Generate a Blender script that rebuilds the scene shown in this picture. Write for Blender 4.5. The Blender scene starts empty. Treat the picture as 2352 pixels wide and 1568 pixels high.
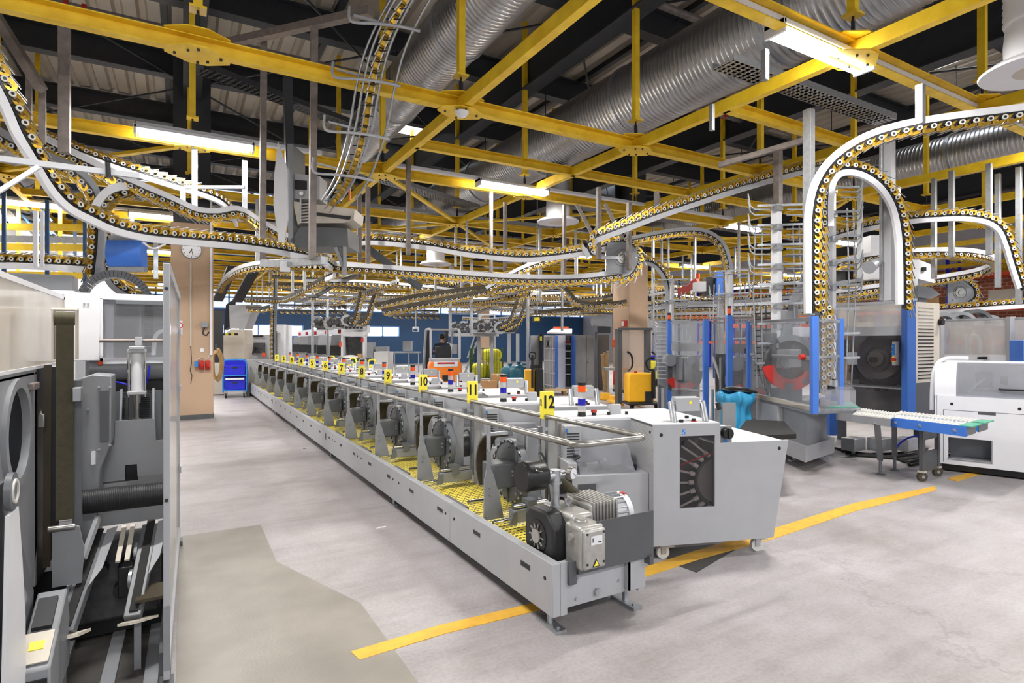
import bpy, bmesh, math, random
from mathutils import Vector, Matrix
V = Vector
SC = bpy.context.scene
COL = SC.collection
random.seed(7)
# ---------------------------------------------------------------- camera
FPX, CX, CY, EYE = 1316.0, 1176.0, 784.0, 1.65
YAW = math.radians(30)
FWD = V((math.sin(YAW), math.cos(YAW), 0)); RGT = V((math.cos(YAW), -math.sin(YAW), 0)); UP = V((0, 0, 1))
cam = bpy.data.cameras.new('camera'); cam.sensor_width = 36; cam.lens = FPX / 2352 * 36
cam.clip_start = 0.05; cam.clip_end = 200
co = bpy.data.objects.new('camera', cam); COL.objects.link(co)
co.location = (0, 0, EYE); co.rotation_euler = (math.pi / 2, 0, -YAW)
SC.camera = co
# ---------------------------------------------------------------- world, exposure
w = bpy.data.worlds.new('hall_world'); SC.world = w; w.use_nodes = True
w.node_tree.nodes['Background'].inputs[0].default_value = (0.93, 0.95, 1.0, 1)
w.node_tree.nodes['Background'].inputs[1].default_value = 0.62
SC.view_settings.view_transform = 'Standard'; SC.view_settings.look = 'None'
SC.view_settings.gamma = 1; SC.view_settings.use_curve_mapping = False
SC.view_settings.exposure = 0.80
LAMP_W, LAMP_EMIT = 95.0, 26.0
cy = SC.cycles
cy.max_bounces = 6; cy.diffuse_bounces = 3; cy.glossy_bounces = 3; cy.transmission_bounces = 4
cy.transparent_max_bounces = 14; cy.caustics_reflective = False; cy.caustics_refractive = False
cy.use_denoising = True; cy.sample_clamp_indirect = 6.0
cy.use_adaptive_sampling = True; cy.adaptive_threshold = 0.07
# ---------------------------------------------------------------- placing
def at(x, y, d):            # the point that the photo shows at pixel x, y, at depth d
    return V((0, 0, EYE)) + FWD * d + RGT * ((x - CX) / FPX * d) + UP * ((CY - y) / FPX * d)
def ray(x, y): return FWD + RGT * ((x - CX) / FPX) + UP * ((CY - y) / FPX)
def atz(x, y, z):
    r = ray(x, y); return V((0, 0, EYE)) + r * ((z - EYE) / r.z)
def atY(x, y, Y):
    r = ray(x, y); return V((0, 0, EYE)) + r * (Y / r.y)
def atX(x, y, X):
    r = ray(x, y); return V((0, 0, EYE)) + r * (X / r.x)
def depth(p): return V(p).dot(FWD)
def frame(p, fwd):          # matrix with +Y along fwd (flat), Z up
    f = V((fwd[0], fwd[1], 0)).normalized(); r = V((f.y, -f.x, 0))
    return Matrix(((r.x, f.x, 0, p[0]), (r.y, f.y, 0, p[1]), (0, 0, 1, p[2]), (0, 0, 0, 1)))
# ---------------------------------------------------------------- materials
def lin(h):
    if not isinstance(h, str): return tuple(h)
    c = [int(h[i:i + 2], 16) / 255 for i in (0, 2, 4)]
    return tuple(x / 12.92 if x <= .04045 else ((x + .055) / 1.055) ** 2.4 for x in c)
def mat(name, col, rough=.5, metal=0., var=.08, scale=6., bump=0., bscale=60., col2=None, coat=0.):
    m = bpy.data.materials.new(name); m.use_nodes = True; N = m.node_tree.nodes; L = m.node_tree.links
    b = N['Principled BSDF']; c = lin(col)
    tc = N.new('ShaderNodeTexCoord'); nz = N.new('ShaderNodeTexNoise'); nz.inputs['Scale'].default_value = scale
    nz.inputs['Detail'].default_value = 4; L.new(tc.outputs['Object'], nz.inputs['Vector'])
    r = N.new('ShaderNodeValToRGB'); c2 = lin(col2) if col2 else tuple(x * (1 - var * 2) for x in c)
    r.color_ramp.elements[0].position = .3; r.color_ramp.elements[1].position = .65
    r.color_ramp.elements[0].color = (*c2, 1); r.color_ramp.elements[1].color = (*c, 1)
    L.new(nz.outputs[0], r.inputs[0]); L.new(r.outputs[0], b.inputs['Base Color'])
    b.inputs['Roughness'].default_value = rough; b.inputs['Metallic'].default_value = metal
    b.inputs['Coat Weight'].default_value = coat
    if bump:
        n2 = N.new('ShaderNodeTexNoise'); n2.inputs['Scale'].default_value = bscale; L.new(tc.outputs['Object'], n2.inputs['Vector'])
        bp = N.new('ShaderNodeBump'); bp.inputs['Strength'].default_value = bump; bp.inputs['Distance'].default_value = .01
        L.new(n2.outputs[0], bp.inputs['Height']); L.new(bp.outputs[0], b.inputs['Normal'])
    return m
def emit(name, col, s):
    m = bpy.data.materials.new(name); m.use_nodes = True; N = m.node_tree.nodes; L = m.node_tree.links
    e = N.new('ShaderNodeEmission'); e.inputs[0].default_value = (*lin(col), 1); e.inputs[1].default_value = s
    L.new(e.outputs[0], N['Material Output'].inputs[0]); return m
def clear(name, tint, haze=.12, rough=.08, hcol='E8EAEE'):
    m = bpy.data.materials.new(name); m.use_nodes = True; N = m.node_tree.nodes; L = m.node_tree.links
    b = N['Principled BSDF']; b.inputs['Base Color'].default_value = (*lin(hcol), 1); b.inputs['Roughness'].default_value = rough
    t = N.new('ShaderNodeBsdfTransparent'); t.inputs[0].default_value = (*lin(tint), 1)
    tc = N.new('ShaderNodeTexCoord'); nz = N.new('ShaderNodeTexNoise'); nz.inputs['Scale'].default_value = 3
    L.new(tc.outputs['Object'], nz.inputs['Vector'])
    mp = N.new('ShaderNodeMapRange'); mp.inputs['To Min'].default_value = haze * .7; mp.inputs['To Max'].default_value = haze * 1.3
    L.new(nz.outputs[0], mp.inputs['Value'])
    mx = N.new('ShaderNodeMixShader'); L.new(mp.outputs[0], mx.inputs[0]); L.new(t.outputs[0], mx.inputs[1]); L.new(b.outputs[0], mx.inputs[2])
    L.new(mx.outputs[0], N['Material Output'].inputs[0]); return m
M = {}
M['grey'] = mat('light_grey_paint', 'ACADB1', .45, var=.03)
M['white'] = mat('white_paint', 'E6E6EA', .4, var=.02)
M['mid'] = mat('mid_grey_paint', '8A8C90', .45, var=.05)
M['slate'] = mat('slate_grey_paint', '6B6E72', .42, var=.05)
M['dark'] = mat('dark_grey_paint', '56585B', .45, var=.06)
M['char'] = mat('charcoal_paint', '26272A', .5, var=.08)
M['black'] = mat('black_plastic', '121214', .4, var=.1)
M['rubber'] = mat('black_rubber', '1B1A19', .75, var=.15)
M['olive'] = mat('olive_canvas_belt', '4E4936', .8, var=.1, scale=30, bump=.3, bscale=200)
M['brown'] = mat('brown_rubber_band', '4A4130', .5, var=.15)
M['steel'] = mat('bare_steel', 'A5A39E', .32, .9, var=.1, scale=15)
M['zinc'] = mat('galvanised_steel', 'B5B8BC', .38, .75, var=.1, scale=20)
M['ductm'] = mat('duct_sheet', 'B4B6BA', .33, .88, var=.02, scale=2)
M['chrome'] = mat('polished_steel', 'D5D5D5', .14, 1., var=.03)
M['alu'] = mat('cast_aluminium', 'B9B7B3', .42, .6, var=.08, scale=25, bump=.15)
M['primer'] = mat('worn_primer_steel', '8C817B', .5, .2, var=.2, scale=12, col2='756C68')
M['yellow'] = mat('yellow_beam_paint', 'FFD836', .42, var=.1, scale=5, col2='EBBE22')
M['signy'] = mat('sign_yellow', 'FFEE46', .5, var=.02)
M['liney'] = mat('floor_line_paint', 'E9B53E', .6, var=.1, scale=12, col2='D9A53F')
M['gold'] = mat('gold_chromate_clip', 'D2A93E', .3, .85, var=.2, scale=30, col2='8A6A20')
M['ring'] = mat('white_roller', 'D8D6D0', .4, var=.05)
M['blue'] = mat('blue_frame_paint', '3F74CE', .4, var=.04)
M['royal'] = mat('royal_blue_plastic', '1720C8', .45, var=.06)
M['cartblue'] = mat('cart_blue_paint', '2D7FD0', .4, var=.05)
M['navy'] = mat('navy_wall_panel', '264C76', .6, var=.06, scale=1.5)
M['bluefr'] = mat('blue_window_frame', '5F95D8', .45, var=.05)
M['orange'] = mat('orange_paint', 'F58220', .38, var=.04)
M['red'] = mat('red_paint', 'C22A22', .4, var=.05)
M['redor'] = mat('rack_orange', 'EE5A24', .45, var=.06)
M['truck'] = mat('truck_yellow', 'FFBE28', .38, var=.03)
M['green'] = mat('green_paint', '3F7F46', .5, var=.06)
M['wiregreen'] = mat('green_wire', '3D5A3A', .5, .2, var=.06)
M['beltg'] = mat('green_belt', '4FA88A', .6, var=.05)
M['concrete_col'] = mat('beige_painted_concrete', 'C3A68C', .75, var=.07, scale=1.2, bump=.1, col2='B79C82')
M['deck'] = mat('roof_deck_sheet', 'C6BEB0', .5, .1, var=.08, scale=.8)
M['truss'] = mat('dark_roof_steel', '33363C', .55, var=.1)
M['card'] = mat('brown_cardboard', 'C79A6A', .75, var=.06)
M['wood'] = mat('pallet_wood', 'B99A6B', .75, var=.15, scale=14)
M['bag'] = mat('blue_sack_film', '2B6E86', .35, var=.12, scale=5)
M['bagb'] = mat('bright_blue_bin_liner', '3DA5D6', .28, var=.12, scale=6)
M['yellowbag'] = mat('yellow_sack_film', 'E4DD2A', .5, var=.1, scale=5)
M['film'] = mat('white_paper_stack', 'F2F2F4', .6, var=.03, scale=20)
M['skin'] = mat('skin', 'B98268', .55, var=.05)
M['hair'] = mat('dark_hair', '1C1714', .6, var=.2)
M['shirt'] = mat('navy_work_shirt', '1C2536', .8, var=.1)
M['beige'] = mat('beige_cover', 'CFC6B8', .5, var=.04)
M['motor'] = mat('dark_machine_parts', '58585A', .45, .3, var=.25, scale=18)
M['clearp'] = clear('clear_guard_panel', 'F6F7F9', .11)
M['milk'] = clear('hazy_guard_panel', 'F1F0EE', .42, .15, 'F0EFEE')
M['milk2'] = clear('pale_cover_sheet', 'F0ECE4', .72, .12, 'F4ECE0')
M['smoke'] = clear('smoked_window', 'DEDAD8', .05, .06, 'B0B0B4')
M['hood'] = clear('clear_acrylic_hood', 'E6E6EC', .22, .08)
M['glassw'] = clear('window_glass', 'F4F8FF', .06)
M['day'] = emit('daylight_pane', 'F4F8FF', 4.0)
M['daylow'] = emit('dim_daylight_pane', 'C4D2F4', 1.0)
M['tube'] = emit('fluorescent_tube', 'FFFCF6', LAMP_EMIT)
M['beac_o'] = mat('amber_beacon_lens', 'F25A14', .2, var=.02)
M['beac_b'] = mat('blue_beacon_lens', '1A1FA8', .15, var=.02)
M['beac_b2'] = mat('light_blue_beacon_lens', '2E86D6', .15, var=.02)
M['beac_c'] = clear('clear_beacon_lens', 'E8E6E0', .35, .1)
# ---------------------------------------------------------------- mesh builder
ROOT = {}                   # object name -> matrix of the thing it belongs to
class MB:
    def __init__(s): s.v = []; s.f = []; s.mi = []; s.cur = 0
    def m(s, i): s.cur = i; return s
    def add(s, vs, fs, T=None):
        o = len(s.v)
        s.v += [(T @ V(p)) if T is not None else V(p) for p in vs]
        s.f += [tuple(i + o for i in f) for f in fs]; s.mi += [s.cur] * len(fs); return s
    def bx(s, x0, x1, y0, y1, z0, z1, T=None):
        vs = [(x, y, z) for z in (z0, z1) for y in (y0, y1) for x in (x0, x1)]
        return s.add(vs, [(0, 2, 3, 1), (4, 5, 7, 6), (0, 1, 5, 4), (2, 6, 7, 3), (0, 4, 6, 2), (1, 3, 7, 5)], T)
    def cb(s, c, sx, sy, sz, T=None):
        return s.bx(c[0] - sx / 2, c[0] + sx / 2, c[1] - sy / 2, c[1] + sy / 2, c[2] - sz / 2, c[2] + sz / 2, T)
    def bar(s, p, q, a=.05, b=None, up=UP):
        p, q = V(p), V(q); b = b or a; t = (q - p).normalized(); up = V(up)
        if abs(t.dot(up)) > .98: up = V((1, 0, 0)) if abs(t.x) < .9 else V((0, 1, 0))
        x = t.cross(up).normalized(); y = x.cross(t)
        T = Matrix((( x.x, t.x, y.x, p.x), (x.y, t.y, y.y, p.y), (x.z, t.z, y.z, p.z), (0, 0, 0, 1)))
        return s.bx(-a / 2, a / 2, 0, (q - p).length, -b / 2, b / 2, T)
    def cyl(s, p, q, r, r2=None, n=14, caps=True):
        p, q = V(p), V(q); r2 = r if r2 is None else r2; t = (q - p).normalized()
        x = t.orthogonal().normalized(); y = t.cross(x); vs = []
        for c, rr in ((p, r), (q, r2)):
            for i in range(n):
                a = 2 * math.pi * i / n; vs.append(c + x * (rr * math.cos(a)) + y * (rr * math.sin(a)))
        fs = [(i, (i + 1) % n, n + (i + 1) % n, n + i) for i in range(n)]
        if caps: fs += [tuple(reversed(range(n))), tuple(range(n, 2 * n))]
        return s.add(vs, fs)
    def sweep(s, pts, prof, ups=None, closed=False, caps=True):    # prof: (side, up) pairs
        pts = [V(p) for p in pts]; n = len(pts); k = len(prof); vs = []
        for i, p in enumerate(pts):
            a = pts[i - 1] if (i or closed) else p; b = pts[(i + 1) % n] if (i < n - 1 or closed) else p
            t = (b - a).normalized(); u = V(ups[i]) if ups else UP
            if abs(t.dot(u)) > .995: u = V((0.01, 1, 0)) if abs(t.y) < .9 else V((1, 0, 0))
            x = t.cross(u).normalized(); y = x.cross(t)
            vs += [p + x * c + y * d for c, d in prof]
        fs = []
        for i in range(n if closed else n - 1):
            j = (i + 1) % n
            fs += [(i * k + m_, i * k + (m_ + 1) % k, j * k + (m_ + 1) % k, j * k + m_) for m_ in range(k)]
        if caps and not closed: fs += [tuple(reversed(range(k))), tuple(range((n - 1) * k, n * k))]
        return s.add(vs, fs)
    def tube(s, pts, r, n=8, closed=False):
        pts = [V(p) for p in pts]; N = len(pts); vs = []; x = None
        for i, p in enumerate(pts):
            a = pts[i - 1] if (i or closed) else p; b = pts[(i + 1) % N] if (i < N - 1 or closed) else p
            t = (b - a).normalized()
            x = t.orthogonal().normalized() if x is None else (x - t * x.dot(t)).normalized()
            y = t.cross(x)
            vs += [p + x * (r * math.cos(2 * math.pi * j / n)) + y * (r * math.sin(2 * math.pi * j / n)) for j in range(n)]
        fs = []
        for i in range(N if closed else N - 1):
            k = (i + 1) % N
            fs += [(i * n + j, i * n + (j + 1) % n, k * n + (j + 1) % n, k * n + j) for j in range(n)]
        if not closed: fs += [tuple(reversed(range(n))), tuple(range((N - 1) * n, N * n))]
        return s.add(vs, fs)
    def lathe(s, prof, T=None, n=20):      # prof (r, z) around local Z
        k = len(prof); vs = [(r * math.cos(2 * math.pi * i / n), r * math.sin(2 * math.pi * i / n), z) for i in range(n) for r, z in prof]
        fs = [(i * k + j, ((i + 1) % n) * k + j, ((i + 1) % n) * k + j + 1, i * k + j + 1) for i in range(n) for j in range(k - 1)]
        if prof[0][0] > 1e-6: fs.append(tuple(reversed([i * k for i in range(n)])))
        if prof[-1][0] > 1e-6: fs.append(tuple(i * k + k - 1 for i in range(n)))
        return s.add(vs, fs, T)
    def prism(s, poly, h, T=None):         # polygon in local XY pushed along local Z from 0 to h
        n = len(poly); vs = [(x, y, 0) for x, y in poly] + [(x, y, h) for x, y in poly]
        return s.add(vs, [tuple(reversed(range(n))), tuple(range(n, 2 * n))] + [(i, (i + 1) % n, n + (i + 1) % n, n + i) for i in range(n)], T)
    def arc(s, ri, ro, a0, a1, h, T=None, n=24):   # part of a ring in local XY, degrees
        full = abs(a1 - a0) >= 360; m_ = n if full else n + 1; vs = []
        for i in range(m_):
            a = math.radians(a0 + (a1 - a0) * i / n); c, d = math.cos(a), math.sin(a)
            vs += [(ri * c, ri * d, 0), (ro * c, ro * d, 0), (ro * c, ro * d, h), (ri * c, ri * d, h)]
        fs = []
        for i in range(n):
            j = (i + 1) % m_
            fs += [(i * 4 + k, i * 4 + (k + 1) % 4, j * 4 + (k + 1) % 4, j * 4 + k) for k in range(4)]
        if not full: fs += [(3, 2, 1, 0), tuple(4 * n + k for k in range(4))]
        return s.add(vs, fs, T)
    def ball(s, c, r, n=10, sq=(1, 1, 1)):
        T = Matrix.Translation(V(c)) @ Matrix.Diagonal((sq[0], sq[1], sq[2], 1))
        return s.lathe([(r * math.sin(math.pi * i / n), -r * math.cos(math.pi * i / n)) for i in range(n + 1)], T, n * 2)
    def build(s, name, mats, parent=None, bev=0., smooth=40, kind=None, label=None, inv=True):
        me = bpy.data.meshes.new(name); T = None
        if parent is not None and inv: T = ROOT.get(parent.name)
        if T is not None:
            Ti = T.inverted(); vs = [tuple(Ti @ p) for p in s.v]
        else: vs = [tuple(p) for p in s.v]
        me.from_pydata(vs, [], s.f); me.update()
        bm = bmesh.new(); bm.from_mesh(me); bmesh.ops.recalc_face_normals(bm, faces=bm.faces); bm.to_mesh(me); bm.free()
        for m_ in (mats if isinstance(mats, (list, tuple)) else [mats]): me.materials.append(M[m_] if isinstance(m_, str) else m_)
        if any(s.mi): me.polygons.foreach_set('material_index', s.mi)
        if smooth:
            me.shade_smooth(); me.set_sharp_from_angle(angle=math.radians(smooth))
        o = bpy.data.objects.new(name, me); COL.objects.link(o)
        if parent is not None:
            o.parent = parent
            if parent.name in ROOT: ROOT[o.name] = ROOT[parent.name]
        if bev:
            b = o.modifiers.new('bevel', 'BEVEL'); b.width = bev; b.segments = 2; b.limit_method = 'ANGLE'
        if kind: o['kind'] = kind
        if label: o['label'] = label
        return o
def tag(o, label, cat, group=None, kind=None):
    o['label'] = label; o['category'] = cat
    if group: o['group'] = group
    if kind: o['kind'] = kind
    return o
def thing(name, label, cat, loc=(0, 0, 0), rotz=0., group=None, T=None):
    o = bpy.data.objects.new(name, None); COL.objects.link(o); o.empty_display_size = .1
    if T is None: T = Matrix.Translation(V(loc)) @ Matrix.Rotation(rotz, 4, 'Z')
    o.location = T.translation; o.rotation_euler = T.to_euler()
    ROOT[o.name] = T; return tag(o, label, cat, group)
def struct(mb, name, mats, **k):
    o = mb.build(name, mats, **k); o['kind'] = 'structure'; return o
def copy_tree(o, loc=None, rotz=None, label=None, parent=None, group=None):
    c = o.copy(); COL.objects.link(c)
    if parent is not None: c.parent = parent
    if loc is not None: c.location = loc
    if rotz is not None: c.rotation_euler = (0, 0, rotz)
    if label: c['label'] = label
    if group: c['group'] = group
    for ch in list(KIDS.get(o.name, [])): copy_tree(ch, parent=c)
    return c
KIDS = {}
def index_kids():
    KIDS.clear()
    for o in COL.objects:
        if o.parent: KIDS.setdefault(o.parent.name, []).append(o)
def text_mesh(txt, size, T, mname, name, parent, depth_=.001, align='CENTER'):
    cu = bpy.data.curves.new(name, 'FONT'); cu.body = txt; cu.size = size; cu.align_x = align; cu.align_y = 'CENTER'; cu.extrude = depth_
    cu.resolution_u = 3; cu.offset = size * .028
    ob = bpy.data.objects.new(name + '_curve', cu); COL.objects.link(ob)
    me = bpy.data.meshes.new_from_object(ob.evaluated_get(bpy.context.evaluated_depsgraph_get()))
    bpy.data.objects.remove(ob); bpy.data.curves.remove(cu)
    R = ROOT.get(parent.name) if parent is not None else None
    me.transform((R.inverted() @ T) if R is not None else T)
    me.materials.clear(); me.materials.append(M[mname])
    o = bpy.data.objects.new(name, me); COL.objects.link(o); o.parent = parent
    return o
def crom(pts, n=8):         # smooth curve through points
    P = [V(p) for p in pts]; P = [P[0] * 2 - P[1]] + P + [P[-1] * 2 - P[-2]]; out = []
    for i in range(1, len(P) - 2):
        a, b, c, d = P[i - 1:i + 3]
        for k in range(n):
            t = k / n
            out.append(.5 * ((2 * b) + (c - a) * t + (2 * a - 5 * b + 4 * c - d) * t * t + (3 * b - a - 3 * c + d) * t ** 3))
    return out + [P[-2]]
def resample(pts, step):
    out = [pts[0].copy()]; need = step
    for a, b in zip(pts, pts[1:]):
        L = (b - a).length; pos = 0
        while L - pos >= need:
            pos += need; out.append(a.lerp(b, pos / L)); need = step
        need -= L - pos
    return out
YX = Matrix(((0, 0, 1, 0), (1, 0, 0, 0), (0, 1, 0, 0), (0, 0, 0, 1)))   # local XY -> world YZ, local Z -> world X
XZ = Matrix(((1, 0, 0, 0), (0, 0, -1, 0), (0, 1, 0, 0), (0, 0, 0, 1)))  # local XY -> world XZ, local Z -> world -Y
def mv(x, y, z): return Matrix.Translation(V((x, y, z)))
ORD = ['first', 'second', 'third', 'fourth', 'fifth', 'sixth', 'seventh', 'eighth', 'ninth', 'tenth', 'eleventh', 'twelfth', 'thirteenth', 'fourteenth']
# ================================================================ SETTING
def floor_mat():
    m = bpy.data.materials.new('worn_concrete'); m.use_nodes = True; N = m.node_tree.nodes; L = m.node_tree.links
    b = N['Principled BSDF']; tc = N.new('ShaderNodeTexCoord')
    def noise(sc, det=5, rough=.6, src=None):
        n = N.new('ShaderNodeTexNoise'); n.inputs['Scale'].default_value = sc; n.inputs['Detail'].default_value = det
        n.inputs['Roughness'].default_value = rough; L.new(src or tc.outputs['Object'], n.inputs['Vector']); return n
    def ramp(n, stops):
        r = N.new('ShaderNodeValToRGB'); e = r.color_ramp.elements
        e[0].position, e[0].color = stops[0][0], (*lin(stops[0][1]), 1); e[1].position, e[1].color = stops[-1][0], (*lin(stops[-1][1]), 1)
        for p, c in stops[1:-1]:
            k = e.new(p); k.color = (*lin(c), 1)
        L.new(n.outputs[0], r.inputs[0]); return r
    def mix(a, b_, f, mode='MULTIPLY'):
        x = N.new('ShaderNodeMix'); x.data_type = 'RGBA'; x.blend_type = mode; x.inputs[0].default_value = f
        L.new(a, x.inputs[6]); L.new(b_, x.inputs[7]); return x.outputs[2]
    big = ramp(noise(.55), [(.3, 'A29C9C'), (.5, 'B2ADAF'), (.72, 'BDB8BC')])
    mid = ramp(noise(3.2, 6, .65), [(.32, 'CFCAC4'), (.6, 'FFFFFF')])
    fine = ramp(noise(45, 3), [(.3, 'DCDAD6'), (.6, 'FFFFFF')])
    mp = N.new('ShaderNodeMapping'); mp.inputs['Scale'].default_value = (.25, 2.4, 1); mp.inputs['Rotation'].default_value = (0, 0, .5)
    L.new(tc.outputs['Object'], mp.inputs['Vector'])
    streak = ramp(noise(2.2, 6, .7, mp.outputs[0]), [(.34, 'C6C0BA'), (.55, 'FFFFFF')])
    vo = N.new('ShaderNodeTexVoronoi'); vo.feature = 'DISTANCE_TO_EDGE'; vo.inputs['Scale'].default_value = .33
    nv = noise(1.6, 6, .7); dv = N.new('ShaderNodeMix'); dv.data_type = 'RGBA'; dv.inputs[0].default_value = .42
    L.new(tc.outputs['Object'], dv.inputs[6]); L.new(nv.outputs[1], dv.inputs[7]); L.new(dv.outputs[2], vo.inputs['Vector'])
    crack = ramp(vo, [(.0, '8C8782'), (.0022, 'FFFFFF')])
    c = mix(big.outputs[0], mid.outputs[0], .4); c = mix(c, streak.outputs[0], .3); c = mix(c, fine.outputs[0], .5); c = mix(c, crack.outputs[0], .22)
    L.new(c, b.inputs['Base Color'])
    rr = N.new('ShaderNodeMapRange'); rr.inputs['To Min'].default_value = .32; rr.inputs['To Max'].default_value = .6
    L.new(noise(2.2).outputs[0], rr.inputs['Value']); L.new(rr.outputs[0], b.inputs['Roughness'])
    bp = N.new('ShaderNodeBump'); bp.inputs['Strength'].default_value = .12; bp.inputs['Distance'].default_value = .01
    L.new(noise(60).outputs[0], bp.inputs['Height']); L.new(bp.outputs[0], b.inputs['Normal'])
    return m
M['floor'] = floor_mat()
M['patch'] = mat('darker_concrete_patch', '979188', .45, var=.1, scale=2.5, col2='857F77', bump=.1)
M['patch2'] = mat('dark_floor_patch', '55524F', .5, var=.2, scale=3, col2='403E3C', bump=.1)  # much darker floor tone, under the big machine and at the feeder front
struct(MB().bx(-30, 46, -14, 46, -.2, 0), 'floor', 'floor')
struct(MB().bx(-.02, .62, 2.0, 5.6, 0, .0025), 'floor_patch', 'patch')
struct(MB().prism([(.62, 2.0), (1.0, 2.0), (.98, 3.6), (.62, 4.6)], .002), 'floor_patch', 'patch')
struct(MB().bx(-3.4, -.08, 1.0, 5.2, 0, .003), 'floor_patch', 'patch2')
pp = [atz(1560, 1300, 0), atz(1600, 1315, 0), atz(1650, 1285, 0), atz(1690, 1262, 0), atz(1640, 1250, 0), atz(1500, 1262, 0)]
struct(MB().prism([(p.x, p.y) for p in pp], .0022), 'floor_patch', 'patch2')
# ---- yellow floor lines
def fline(pix, z=.004):
    ps = [atz(x, y, 0) for x, y in pix]
    return MB().prism([(p.x, p.y) for p in ps], z)
t = tag(fline([(806, 1497), (1010, 1436), (1222, 1386), (1300, 1366), (1322, 1376), (1228, 1404), (1020, 1456), (826, 1516)]).build('floor_stripe', 'liney'),
    'worn yellow stripe on the floor across the aisle, in front of the conveyor foot', 'floor stripe')
t = tag(fline([(1440, 1316), (1600, 1264), (1780, 1213), (1960, 1156), (2148, 1116), (2150, 1126), (1964, 1174), (1785, 1235), (1610, 1284), (1440, 1338)]).build('floor_stripe', 'liney'),
    'long yellow stripe on the floor running beneath the wheeled hopper feeder', 'floor stripe')
t = tag(fline([(2176, 1099), (2236, 1082), (2262, 1086), (2198, 1106)]).build('floor_stripe', 'liney'), 'short yellow stripe on the floor beside the white shrink machine', 'floor stripe')
for i, (px, py, s, lb) in enumerate([(876, 1211, .05, 'small white paper scrap lying on the aisle floor'), (700, 1030, .03, 'tiny dark paper scrap on the pale part of the aisle')]):
    p = atz(px, py, .0)
    tag(MB().prism([(p.x - s, p.y - .01), (p.x + s * .6, p.y - .012), (p.x + s, p.y + .01), (p.x - s * .3, p.y + .014)], .004).build('paper_scrap', 'film' if i == 0 else 'motor'), lb, 'paper scrap')
# ---- roof deck: trapezoid sheet, ribs along Y
def roof():
    mb = MB(); prof = []; x = -22.0
    while x < 40:
        prof += [(x, 0), (x + .22, 0), (x + .27, .09), (x + .37, .09), (x + .42, 0)]; x += .42
    n = len(prof); vs = [(px, y, 8.25 + pz) for y in (-6, 46) for px, pz in prof]
    mb.add(vs, [(i, i + 1, n + i + 1, n + i) for i in range(n - 1)])
    return struct(mb, 'ceiling', 'deck', smooth=0)
roof()
# dark roof steel: I section beams, each a beam of its own
def ibeam(mb, p, q, h, wd, tf=.03, tw=.03):
    a, b, c = wd / 2, h / 2, tw / 2
    prof = [(-a, -b), (a, -b), (a, -b + tf), (c, -b + tf), (c, b - tf), (a, b - tf), (a, b), (-a, b), (-a, b - tf), (-c, b - tf), (-c, -b + tf), (-a, -b + tf)]
    return mb.sweep([p, q], prof)
for j in range(13):
    Y = 1.75 + 3.33 * j
    struct(ibeam(MB(), (-22, Y, 7.9), (40, Y, 7.9), .55, .26), 'ceiling_beam', 'truss', smooth=0)
for i, X in enumerate((-11.8, -5.8, .2, 6.2, 12.2, 18.2, 24.2, 30.2)):
    struct(ibeam(MB(), (X, -5, 7.2), (X, 45, 7.2), .8, .34), 'ceiling_beam', 'truss', smooth=0)
for i in range(18):
    X = -16 + 3 * i + .7
    struct(MB().bar((X, -5, 8.19), (X, 45, 8.19), .12, .12), 'ceiling_beam', 'truss', smooth=0)
# thin rod bracing under the deck
for i in range(-2, 5):
    for j in range(4):
        a = (.2 + 6 * i, 1.75 + 6.66 * j, 7.5); b = (6.2 + 6 * i, 8.41 + 6.66 * j, 7.5)
        struct(MB().cyl(a, b, .025, n=6).cyl((b[0], a[1], 7.5), (a[0], b[1], 7.5), .025, n=6), 'ceiling_brace', 'truss')
# roof lights (panes over the deck, daylight)
SKY = [atz(2160, 143, 8.1), atz(2215, 120, 8.1), atz(2250, 105, 8.1), atz(1395, 423, 8.1), atz(935, 300, 8.1), atz(2120, 160, 8.1)]
for k, (p, sx, sy) in enumerate(zip(SKY, (.7, .6, .6, .9, .9, .5), (.5, .7, .7, 1.6, .7, .5))):
    f = struct(MB().bx(p.x - sx / 2, p.x + sx / 2, p.y - sy / 2, p.y + sy / 2, 8.12, 8.17), 'window_%d' % (k + 1), 'day')
EAVE = struct(MB().bx(-22, 14, 27.7, 28.1, 8.16, 8.2), 'window_7', 'daylow')
# ---- far wall: blue panels, upper window band, lower bright windows
WY = 41.0
def far_wall():
    mb = MB(); mb.bx(-30, 46, WY, WY + .3, 0, 2.0); mb.bx(-30, 46, WY, WY + .3, 2.75, 3.75); mb.bx(-30, 46, WY, WY + .3, 6.0, 8.4)
    spans = [(-30, -4.3), (-2.2, -.7), (7.2, 7.8), (14.0, 46)]
    for a, b in spans: mb.bx(a, b, WY, WY + .3, 2.0, 2.75)
    struct(mb, 'wall_far', 'navy')
far_wall()
k = 8
for x0, x1 in ((-4.3, -2.2), (-.7, 1.3), (1.5, 3.3), (3.5, 5.3), (5.5, 7.2), (7.8, 9.3), (9.5, 11.3), (11.5, 14.0)):
    o = struct(MB().bx(x0, x1, WY + .1, WY + .14, 2.0, 2.75), 'window_%d' % k, 'day'); k += 1
    fr = MB()
    for x in (x0, (x0 + x1) / 2, x1): fr.bx(x - .05, x + .05, WY - .04, WY + .08, 2.0, 2.75)
    fr.bx(x0, x1, WY - .04, WY + .08, 1.98, 2.06).bx(x0, x1, WY - .04, WY + .08, 2.7, 2.78)
    fr.build('window_frame', 'bluefr', o)
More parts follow.
